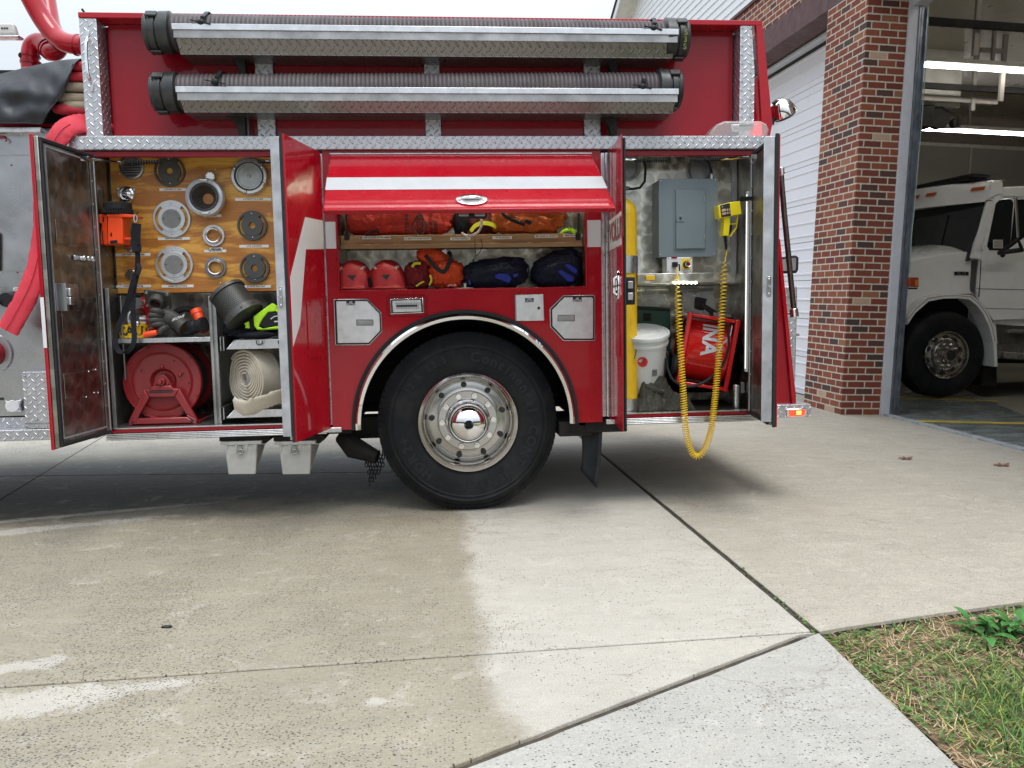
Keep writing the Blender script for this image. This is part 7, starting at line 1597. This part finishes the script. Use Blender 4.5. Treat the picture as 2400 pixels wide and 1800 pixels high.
b = MB(); wp(b, [c6(1025, 368), (2490, 768), (2490, 850), c6(1050, 680)], S1+.06, .4); b.build('step_tank', M['dpr'], WT, bevel=.01)
b = MB(); wp(b, [c6(1110,620), (2490, 836), (2490, 845), c6(1110,676)], S1-.03, .1); wp(b, [c6(1170,425), (2490, 780), (2490, 785), c6(1170,452)], S1-.0, .08); b.build('step_plate', M['alu'], WT, bevel=.004)
b = MB(); b.tube([W(*c5(1565,505), S1-.25), W(*c5(1590,960), S1-.28)], .018, 8); b.tube([W(*c5(1400,490), S1), W(*c5(1565,500), S1-.25), W(*c5(1700,490), S1)], .014, 8); b.build('mirror_arm', M['chrome'], WT)
b = MB(); b.tube([W(*c5(1370,1135), S1-.2), W(*c5(1590,980), S1-.28), W(*c5(1640,1110), S1-.2)], .022, 8); b.tube([W(*c5(1370,1135), S1-.2), W(*c5(1640,1100), S1-.2)], .030, 8); b.blob(W(*c5(1415, 1162), S1-.1), (.03, .03, .03)); b.build('mirror_bracket', M['black'], WT)
# ================================================================ GROUND
def sst(a, b_, x): t = max(0, min(1, (x-a)/(b_-a))); return t*t*(3-2*t)
def gz(x, y): return sst(1.4, 4.3, x)*(-.0404*(x-4.32)+.0167*(y-3.64))
J = G(1912, 1479)
def concrete(name, base, light=False, wet=False, warm=0., spk=1.):
    m, n, l, b = newmat(name); k = NT(n, l); o = k.pos(); s_ = k.sep(o); x, y = s_[0], s_[1]
    n1 = k.mr(k.m('ADD', k.m('MULTIPLY', k.noise(o, 1.3, 8, .68), .6), k.m('MULTIPLY', k.noise(k.vm('MULTIPLY', o, (2.2, 11., 1.)), 1., 6, .7), .4)), .06, .94); n2 = k.noise(o, 9., 6, .6); n3 = k.noise(o, 70., 4, .65); n4 = k.noise(o, 260., 2, .6)
    c = k.mix(k.mr(n1, .3, .7), tuple(q*.80 for q in base), tuple(min(1, q*1.13) for q in base))
    c = k.mix(k.mr(n2, .35, .7, 0., .35), c, tuple(q*w for q, w in zip(base, (.80, .77, .72))))
    c = k.mix(k.mr(k.noise(o, 3.1, 5, .7), .55, .75, 0., .35), c, (.48,.42,.33))
    c = k.mix(k.mr(n3, .35, .70, 0., .6), c, tuple(q*.60 for q in base)); c = k.mix(k.mr(n4, .5, .72, 0., .6), c, (.72,.70,.65)); c = k.mix(k.mr(k.noise(o, 24., 5, .7), .5, .75, 0., .4), c, tuple(q*.72 for q in base))
    if wet:
        nb = k.noise(o, 2.2, 6, .68); nb2 = k.noise(o, 13., 5, .7)
        edge = k.m('ADD', k.m('ADD', k.mr(y, -2.8, .2, .15, .10), k.m('ADD', k.m('MULTIPLY', k.m('SUBTRACT', nb, .5), .22), k.mr(y, -2.2, -3.2, 0., .18))), k.m('MULTIPLY', k.m('SUBTRACT', k.m('ADD', k.m('MULTIPLY', nb2, .6), k.m('MULTIPLY', k.noise(o, 45., 4, .7), .4)), .5), .20))
        w = k.mr(k.m('SUBTRACT', edge, x), -.030, .055)
        # dry islands in the damp patch (bottom left strips)
        def isl(cx, cy, rx, ry, rot=0.):
            dx, dy = k.m('SUBTRACT', x, cx), k.m('SUBTRACT', y, cy); ca, sa = math.cos(rot), math.sin(rot)
            u = k.m('DIVIDE', k.m('ADD', k.m('MULTIPLY', dx, ca), k.m('MULTIPLY', dy, sa)), rx); v = k.m('DIVIDE', k.m('SUBTRACT', k.m('MULTIPLY', dy, ca), k.m('MULTIPLY', dx, sa)), ry)
            d = k.m('ADD', k.m('SQRT', k.m('ADD', k.m('POWER', u, 2.), k.m('POWER', v, 2.))), k.m('ADD', k.m('MULTIPLY', k.m('SUBTRACT', nb, .5), 1.6), k.m('MULTIPLY', k.m('SUBTRACT', nb2, .5), 2.2))); return k.mr(d, .7, 1.1, .9, 0.)
        for (px, py, rx, ry, rt) in ((60, 1655, .42, .10, .25), (380, 1605, .16, .035, .1), (90, 1240, .75, .07, .28), (200, 1205, .9, .05, .25), (880, 1645, .045, .030, .4), (60, 1560, .16, .05, .3)):
            p_ = G(px, py); w = k.m('MULTIPLY', w, k.m('SUBTRACT', 1., isl(p_.x, p_.y, rx, ry, rt)))
        w = k.m('MULTIPLY', w, k.mr(y, 2.0, 3.2, 1., .25)); soak_shade = k.mr(k.m('ADD', k.m('SUBTRACT', y, k.m('MULTIPLY', x, .22)), k.m('MULTIPLY', k.m('SUBTRACT', k.noise(o, 1.6, 6, .65), .5), 1.6)), .55, .95); soak_shade = k.m('MULTIPLY', soak_shade, k.mr(y, 1.9, 2.6, 1., .1))
        c = k.mix(k.m('MULTIPLY', w, .86), c, k.mix(k.mr(n1, .3, .7), (.190,.165,.112), (.315,.277,.20)))
        c = k.mix(k.m('MULTIPLY', k.m('MULTIPLY', w, k.mr(k.m('ABSOLUTE', k.m('SUBTRACT', k.m('SUBTRACT', edge, x), .03)), .0, .05, .35, 0.)), 1.), c, (.27,.24,.19))
        c = k.mix(k.mr(k.m('ADD', k.m('MULTIPLY', n4, .5), k.m('MULTIPLY', n3, .5)), .5, .68, 0., .30), c, (.80,.76,.66))
        c = k.mix(k.m('MULTIPLY', k.m('MULTIPLY', soak_shade, w), .90), c, (.060,.055,.043))  # wet stain, deepened to paint the truck's shade into the concrete colour
        l.new(k.mr(w, 0., 1., .85, .60), b.inputs['Roughness'])
    else: b.inputs['Roughness'].default_value = .85
    # exposed dark aggregate pits, dense in patches
    vo = k.vor(k.vm('MULTIPLY', o, (1., 1.6, 0.)), 84.); wn_ = k.sep(vo.outputs['Color'])
    dens = k.mr(k.noise(o, 2.1, 6, .65), .40, .60, .03, 1.0*spk)
    if wet: dens = k.m('MULTIPLY', dens, k.mr(x, .4, -1.0, .18, 1.35))
    pit = k.m('MULTIPLY', k.m('LESS_THAN', wn_[0], dens), k.mr(vo.outputs['Distance'], .20, .32, 1., 0.))
    c = k.mix(k.mr(k.noise(k.vm('MULTIPLY', o, (1., 2.5, 1.)), 3.7, 7, .72), .50, .72, 0., .42), c, tuple(q*.62 for q in base)); c = k.mix(k.mr(k.noise(o, 6.3, 6, .75, .6), .56, .74, 0., .40), c, (.62,.60,.55))
    c = k.mix(k.m('MULTIPLY', pit, k.mr(wn_[1], 0., 1., .55, 1.)), c, (.035,.035,.042))
    ve = k.vor(k.vm('ADD', k.vm('MULTIPLY', o, (1., 1., 0.)), k.vm('MULTIPLY', k.comb(k.noise(o, 4., 4), k.noise(k.vm('ADD', o, (7., 3., 0.)), 4., 4), 0.), (.35, .35, 0.))), 1.9, 1., 'DISTANCE_TO_EDGE')
    ck = k.m('MULTIPLY', k.mr(ve.outputs['Distance'], .004, .014, 1., 0.), k.mr(k.noise(o, 1.1, 3), .53, .60)); c = k.mix(k.m('MULTIPLY', ck, .30), c, (.16,.12,.075))
    vb = k.vor(k.vm('MULTIPLY', o, (1., 1.5, 0.)), 37.); pb = k.m('MULTIPLY', k.m('LESS_THAN', k.sep(vb.outputs['Color'])[0], k.m('MULTIPLY', dens, .35)), k.mr(vb.outputs['Distance'], .13, .20, 1., 0.)); c = k.mix(pb, c, (.04,.038,.045))
    l.new(c, b.inputs['Base Color'])
    h = k.m('SUBTRACT', k.m('ADD', k.m('MULTIPLY', n3, .6), k.m('MULTIPLY', n4, .3)), k.m('MULTIPLY', pit, 1.)); l.new(k.bump(h, .8, .005), b.inputs['Normal'])
    return m
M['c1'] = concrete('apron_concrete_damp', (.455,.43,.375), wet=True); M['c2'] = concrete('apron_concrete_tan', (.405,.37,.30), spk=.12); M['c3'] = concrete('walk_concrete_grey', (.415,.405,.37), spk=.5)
M['soil'] = pm('dark_soil', (.060,.045,.030), .95, 0, 0, .4, 20, .003, 60, .5, (.16,.11,.06), 14)
b = MB(); b.grid(lambda u, v: Vector((-400+800*u, -400+800*v, -.075)), 4, 4); struct(b.build('ground', pm('distant_ground', (.20,.19,.14), .9, 0, 0, .3, .3), None, org=(0,0,0)))
def edge(p, q, n, j=.0035, seed=0):
    p, q = Vector(p), Vector(q); d = (q-p); L = d.length; nn = Vector((-d.y, d.x, 0)).normalized()
    return [p+d*i/n+nn*j*(nz(i*L/n*9+seed, seed)+.5*nz(i*L/n*30, seed)) for i in range(n)]
def slab(name, pts, mat, z=0., th=.10, drop=None):
    b = MB(); b.prism([Vector((p.x, p.y, z)) for p in pts], (0, 0, -th)); o = struct(b.build(name, mat, None, org=(0,0,0), ang=30)); md = o.modifiers.new('b', 'BEVEL'); md.width = .006; md.segments = 2; md.limit_method = 'ANGLE'; md.angle_limit = R(50); return o
def V2(x, y): return Vector((x, y, 0))
jA = G(1412.7, 1066); dA = (jA-J).normalized(); gA = .016; nA = Vector((dA.y, -dA.x, 0))   # joint A runs from J away under the truck ; nA points to +x
if nA.x < 0: nA = -nA
farA = J+dA*34; LA = farA-nA*gA
sB = G(0, 1610); dB = (sB-J).normalized(); nB = Vector((-dB.y, dB.x, 0)); nB = nB if nB.y > 0 else -nB
leftB = J+dB*40
cC = G(1070, 1800); dC = (cC-J).normalized(); farC = J+dC*9; nC = Vector((-dC.y, dC.x, 0)); nC = nC if nC.y < 0 else -nC   # towards the camera
gB, gC = .008, .014
# slab 1: behind joint B, left of joint A
p = edge(J-nA*gA+nB*gB, J-nA*gA+dA*9, 160, .004, 3)+[LA, V2(-60, 34), V2(-60, (leftB+nB*gB).y)]+list(reversed(edge(J-nA*gA+nB*gB*1.+dB*.0, J+dB*8+nB*gB, 120, .0022, 7)[1:]))
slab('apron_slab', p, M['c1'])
# slab 2: wedge between joint B and joint C
p = edge(J-nB*gB-nA*.006, J+dB*8-nB*gB, 120, .0022, 9)+[V2(-60, (leftB-nB*gB).y), V2(-60, -12), farC+dC*4]+list(reversed(edge(J-nC*gC*1.-nA*.01, J+dC*8-nC*gC, 120, .005, 13)[1:]))
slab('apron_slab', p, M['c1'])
# slab 3: front walk
gr = G(2240, 1800); dG = (gr-J).normalized(); farG = J+dG*8
p = edge(J+nC*gC, J+dC*8+nC*gC, 120, .005, 17)+[farC+dC*5+nC*gC, V2(-30, -40), V2(5, -40), farG]+list(reversed(edge(J+nC*gC+dG*.0, J+dG*4.0, 60, .004, 19)[1:]))
slab('walk_slab', p, M['c3'])
b = MB(); q0, q1 = J+dG*.03, J+dG*5; nG = Vector((-dG.y, dG.x, 0)); nG = nG if nG.x > 0 else -nG
b.prism([q0+nG*.004, q1+nG*.004, q1+nG*.032, q0+nG*.012], (0, 0, -.05)); o = b.build('walk_edging', M['c3'], None, org=(0,0,0)); o.location.z = -.008; struct(o)
# slab 4: right apron up to the station (gently rising)
fE = G(2400, 1408); dE = (fE-J).normalized()
b = MB(); XE = 5.2
NX, NY = 46, 130
def s4(u, v):
    base = J+nA*gA; y0f = lambda x: base.y+dE.y/dE.x*(x-base.x)
    xs = base.x+(XE-base.x)*u; yf_ = y0f(xs)+.004*nz(xs*14, 2)+.003*nz(xs*40, 5); y = yf_+(34-yf_)*(v**2.6); xl = base.x+dA.x/dA.y*(y-base.y)+.004*nz(y*9, 8)+.002*nz(y*30, 1)
    x = xl+(XE-xl)*u; return Vector((x, y, gz(x, y)-(.006 if v == 0 else 0)-(.004 if u == 0 else 0)))
b.grid(s4, NX, NY)
b.grid(lambda u, v: s4(u, 0)-Vector((0, 0, .09*v)), NX, 1); b.grid(lambda u, v: s4(0, u)-Vector((0, 0, .09*v)), NY, 1)
struct(b.build('apron_slab', M['c2'], None, org=(0,0,0), ang=30))
M['cside'] = pm('soil_stained_slab_side', (.055,.045,.032), .9, 0, 0, .5, 20, .002, 60)
b = MB(); b.grid(lambda u, v: s4(u, 0)-Vector((0, .002, .006+.09*v)), NX, 1); b.grid(lambda u, v: s4(0, u)-Vector((.002, 0, .006+.09*v)), NY, 1); struct(b.build('slab_side', M['cside'], None, org=(0,0,0)))
b = MB()
for (p0, p1, w_) in ((J, J+dA*30, gA+.01), (J, J+dB*30, gB+.012), (J, J+dC*9, gC+.012)):
    d_ = (p1-p0).normalized(); q_ = Vector((-d_.y, d_.x, 0)); b.prism([p0-q_*w_+Vector((0,0,-.014)), p1-q_*w_+Vector((0,0,-.014)), p1+q_*w_+Vector((0,0,-.014)), p0+q_*w_+Vector((0,0,-.014))], (0, 0, -.02))
for (p0, p1, w_) in ((G(-60, 1208), G(300, 988), .005), (G(-200, 1118), G(1250, 1103), .003)):
    d_ = (p1-p0).normalized(); q_ = Vector((-d_.y, d_.x, 0)); b.prism([p0-q_*w_+Vector((0,0,.0015)), p1-q_*w_+Vector((0,0,.0015)), p1+q_*w_+Vector((0,0,.0015)), p0+q_*w_+Vector((0,0,.0015))], (0, 0, -.01))
struct(b.build('joint_filler', M['cside'], None, org=(0,0,0)))
# soil bed below joints and grass
b = MB(); b.grid(lambda u, v: (lambda x, y: Vector((x, y, gz(x, y)-.035+.012*nz(x*7, y*7)+.006*nz(x*30, y*30))))(-6+14*u, -8+42*v**1.), 60, 120)
struct(b.build('soil', M['soil'], None, org=(0,0,0)))
def grassheight(x, y): return gz(x, y)-.028+.016*nz(x*6, y*6)+.008*nz(x*25, y*25)
def ingrass(x, y, m_=0.):
    p = Vector((x, y, 0)); a = (p-J); return a.dot(nG) > .02+m_ and (y-J.y) < dE.y/dE.x*(x-J.x)-.01-m_
b = MB(); 
def gt(u, v): x = J.x+3.6*u; y = J.y-3.6+4.6*v; return Vector((x, y, grassheight(x, y)))
pts_ = []; n_g = 110; vs = []; fs = []
for i in range(n_g+1):
    for j in range(n_g+1): vs.append(gt(i/n_g, j/n_g))
for i in range(n_g):
    for j in range(n_g):
        q = vs[i*(n_g+1)+j]
        if ingrass(q.x, q.y, -.03): fs.append((i*(n_g+1)+j, (i+1)*(n_g+1)+j, (i+1)*(n_g+1)+j+1, i*(n_g+1)+j+1))
b.add(vs, fs)
m, n, l, bs_ = newmat('thatch_soil'); k = NT(n, l); o = k.pos(); w = k.noise(o, 40, 5, .7, 1.); w2 = k.noise(o, 7, 4)
l.new(k.mix(k.mr(w, .4, .65), (.10,.06,.035), k.mix(k.mr(w2, .4, .6), (.30,.22,.12), (.10,.15,.03))), bs_.inputs['Base Color']); bs_.inputs['Roughness'].default_value = .95; l.new(k.bump(w, 1., .01), bs_.inputs['Normal'])
struct(b.build('lawn_soil', m, None, org=(0,0,0)))
GM = [pm('grass_green', (.095,.19,.03), .55, 0, 0, .25, 30), pm('grass_dark', (.05,.12,.024), .55, 0, 0, .25, 30), pm('grass_yellow', (.36,.36,.08), .6, 0, 0, .25, 30), pm('straw', (.42,.30,.16), .8, 0, 0, .25, 40), pm('straw_pale', (.56,.45,.29), .8, 0, 0, .2, 40)]
rnd = random.Random(5)
b = MB(); strw = MB(); clov = MB()
def blade(mb, x, y, z, h, w, az, lean, curl, mi, seg=4):
    mb.cm = mi; d = Vector((math.cos(az), math.sin(az), 0)); s_ = Vector((-d.y, d.x, 0)); vs = []; p = Vector((x, y, z)); a = lean; st = h/seg
    for i in range(seg+1):
        ww = w*(1-(i/seg)**1.8)*.5+.0002; vs += [p-s_*ww, p+s_*ww]; p = p+(d*math.sin(a)+Vector((0, 0, math.cos(a))))*st; a += curl
    mb.add(vs, [(2*i, 2*i+1, 2*i+3, 2*i+2) for i in range(seg)])
cnt = 0
while cnt < 72000:
    x = J.x+3.0*rnd.random(); y = J.y-3.0+3.6*rnd.random()
    if not ingrass(x, y, .0): continue
    dcor = (Vector((x, y, 0))-J).length; de = (Vector((x, y, 0))-J).dot(nG); yb_ = dE.y/dE.x*(x-J.x)+J.y-y
    lush = sst(.16, .60, yb_)*sst(.0, .3, de)*sst(.36, .60, .5+.5*nz(x*3.2, y*3.2)+.35*sst(.25, .9, yb_)); cnt += 1
    z = grassheight(x, y)
    if rnd.random() < lush:
        blade(b, x, y, z, rnd.uniform(.025, .08), rnd.uniform(.0026, .005), rnd.uniform(0, 6.28), rnd.uniform(.3, 1.15), rnd.uniform(.1, .45), rnd.choice((0, 0, 0, 0, 1, 1, 1, 2)))
    elif rnd.random() < .62:
        blade(strw, x, y, z+rnd.uniform(0, .015), rnd.uniform(.02, .08), rnd.uniform(.0015, .003), rnd.uniform(0, 6.28), rnd.uniform(1.1, 1.6), rnd.uniform(-.15, .15), rnd.choice((3, 3, 4)), 3)
    elif rnd.random() < .10+.45*sst(.3, .6, .5+.5*nz(x*5+9, y*5)):
        for q in range(3):
            a = 2.1*q+rnd.random(); hh = rnd.uniform(.008, .03); c = Vector((x+.006*math.cos(a), y+.006*math.sin(a), z+hh)); r_ = rnd.uniform(.004, .008); clov.cm = rnd.choice((0, 1)); t = rnd.uniform(-.4, .4)
            clov.add([c+Vector((r_*math.cos(w_), r_*math.sin(w_), r_*t*math.cos(w_+a))) for w_ in [2*math.pi*i/6 for i in range(6)]], [(0,1,2,3,4,5)])
struct(b.build('grass', GM, None, org=(0,0,0), flat=True), 'stuff'); struct(strw.build('dry_grass', GM, None, org=(0,0,0), flat=True), 'stuff')
# clover also in joint A near the corner, and debris
for i in range(70):
    t = rnd.random()**1.6*.75+.0; p = J+dA*t+nA*rnd.uniform(-.008, .010); c = Vector((p.x, p.y, rnd.uniform(-.02, .008))); r_ = rnd.uniform(.003, .007); clov.cm = rnd.choice((0, 1)); a = rnd.random()*6
    clov.add([c+Vector((r_*math.cos(w_), r_*math.sin(w_), r_*.5*math.cos(w_+a))) for w_ in [2*math.pi*q/6 for q in range(6)]], [(0,1,2,3,4,5)])
struct(clov.build('clover', GM, None, org=(0,0,0), flat=True), 'stuff')
# broad leaved weed
wp_ = G(2345, 1478); wp_.z = grassheight(wp_.x, wp_.y)
t = thing('broadleaf_weed', 'leafy dark green weed growing against the slab edge at the lawn corner', 'weed', wp_)
b = MB()
for i in range(64):
    az = rnd.uniform(0, 6.28); L = rnd.uniform(.05, .115); lean = rnd.uniform(.35, 1.35); st = wp_+Vector((rnd.uniform(-.09, .10), rnd.uniform(-.045, .05), rnd.uniform(0, .045)))
    d = Vector((math.cos(az), math.sin(az), 0)); s_ = Vector((-d.y, d.x, 0)); p = st.copy(); a = lean; vs = []; W_ = L*rnd.uniform(.24, .36)
    for k_ in range(8):
        u = k_/7; ww = W_*(math.sin(math.pi*min(1, max(0, (u-.12)/.88)))**.7)*.5+.0012; up = Vector((0, 0, ww*.35))
        vs += [p-s_*ww+up, p, p+s_*ww+up]; p = p+(d*math.sin(a)+Vector((0, 0, math.cos(a))))*L/7; a += .16
    b.add(vs, [f for k_ in range(7) for f in ((3*k_, 3*k_+1, 3*k_+4, 3*k_+3), (3*k_+1, 3*k_+2, 3*k_+5, 3*k_+4))])
b.build('leaf_cluster', pm('weed_leaf', (.05,.18,.035), .38, 0, .1, .35, 14), t, ang=80)
# dry leaves, dark scrap
def leaf(px, py, sz, lab, col, z=.003):
    p = G(px, py); p.z = gz(p.x, p.y)+z; b = MB(); out = []
    for i in range(14): a = 2*math.pi*i/14; r_ = sz*(1 if i % 2 else .55)*(1+.3*math.sin(i*2.3)); out.append(p+Vector((r_*math.cos(a)*1.5, r_*math.sin(a), .012*abs(math.sin(i*1.7)))))
    b.add([p+Vector((0, 0, .01))]+out, [(0, 1+i, 1+(i+1) % 14) for i in range(14)]); o = b.build('fallen_leaf', pm('dry_leaf', col, .8), None); tag(o, lab, 'leaf')
leaf(2122, 1073, .05, 'curled brown leaf on the concrete in front of the open bay, left one', (.20,.075,.05)); leaf(2348, 1079, .055, 'flat brown leaf on the concrete at the right edge of the picture', (.22,.10,.06))
p = G(391, 1471); b = MB(); b.blob(p+Vector((0, 0, .004)), (.022, .009, .006), 12, 8, lambda d: 1+.5*nz(d.x, d.y, d.z, 3)); tag(b.build('bark_scrap', M['ink'], None), 'small black scrap lying on the damp concrete at the lower left', 'scrap')

# ---- wood edge far behind the camera (seen only in the chrome)
b = MB()
for i in range(60):
    a = -math.pi/2+(i-30)*.045; d_ = 70+8*math.sin(i*1.7); c = Vector((d_*math.cos(a), d_*math.sin(a), 3.2+1.4*math.sin(i*2.1)))
    b.blob(c, (3.4, 3.0, 4.2+1.5*math.sin(i*3.3)), 12, 8, lambda d, s3=i: 1+.3*nz(d.x+s3, d.y, d.z, 2.5))
struct(b.build('distant_woods', pm('bare_woods', (.075,.07,.045), .95, 0, 0, .4, 1.), None, org=(0,0,0)), 'stuff')
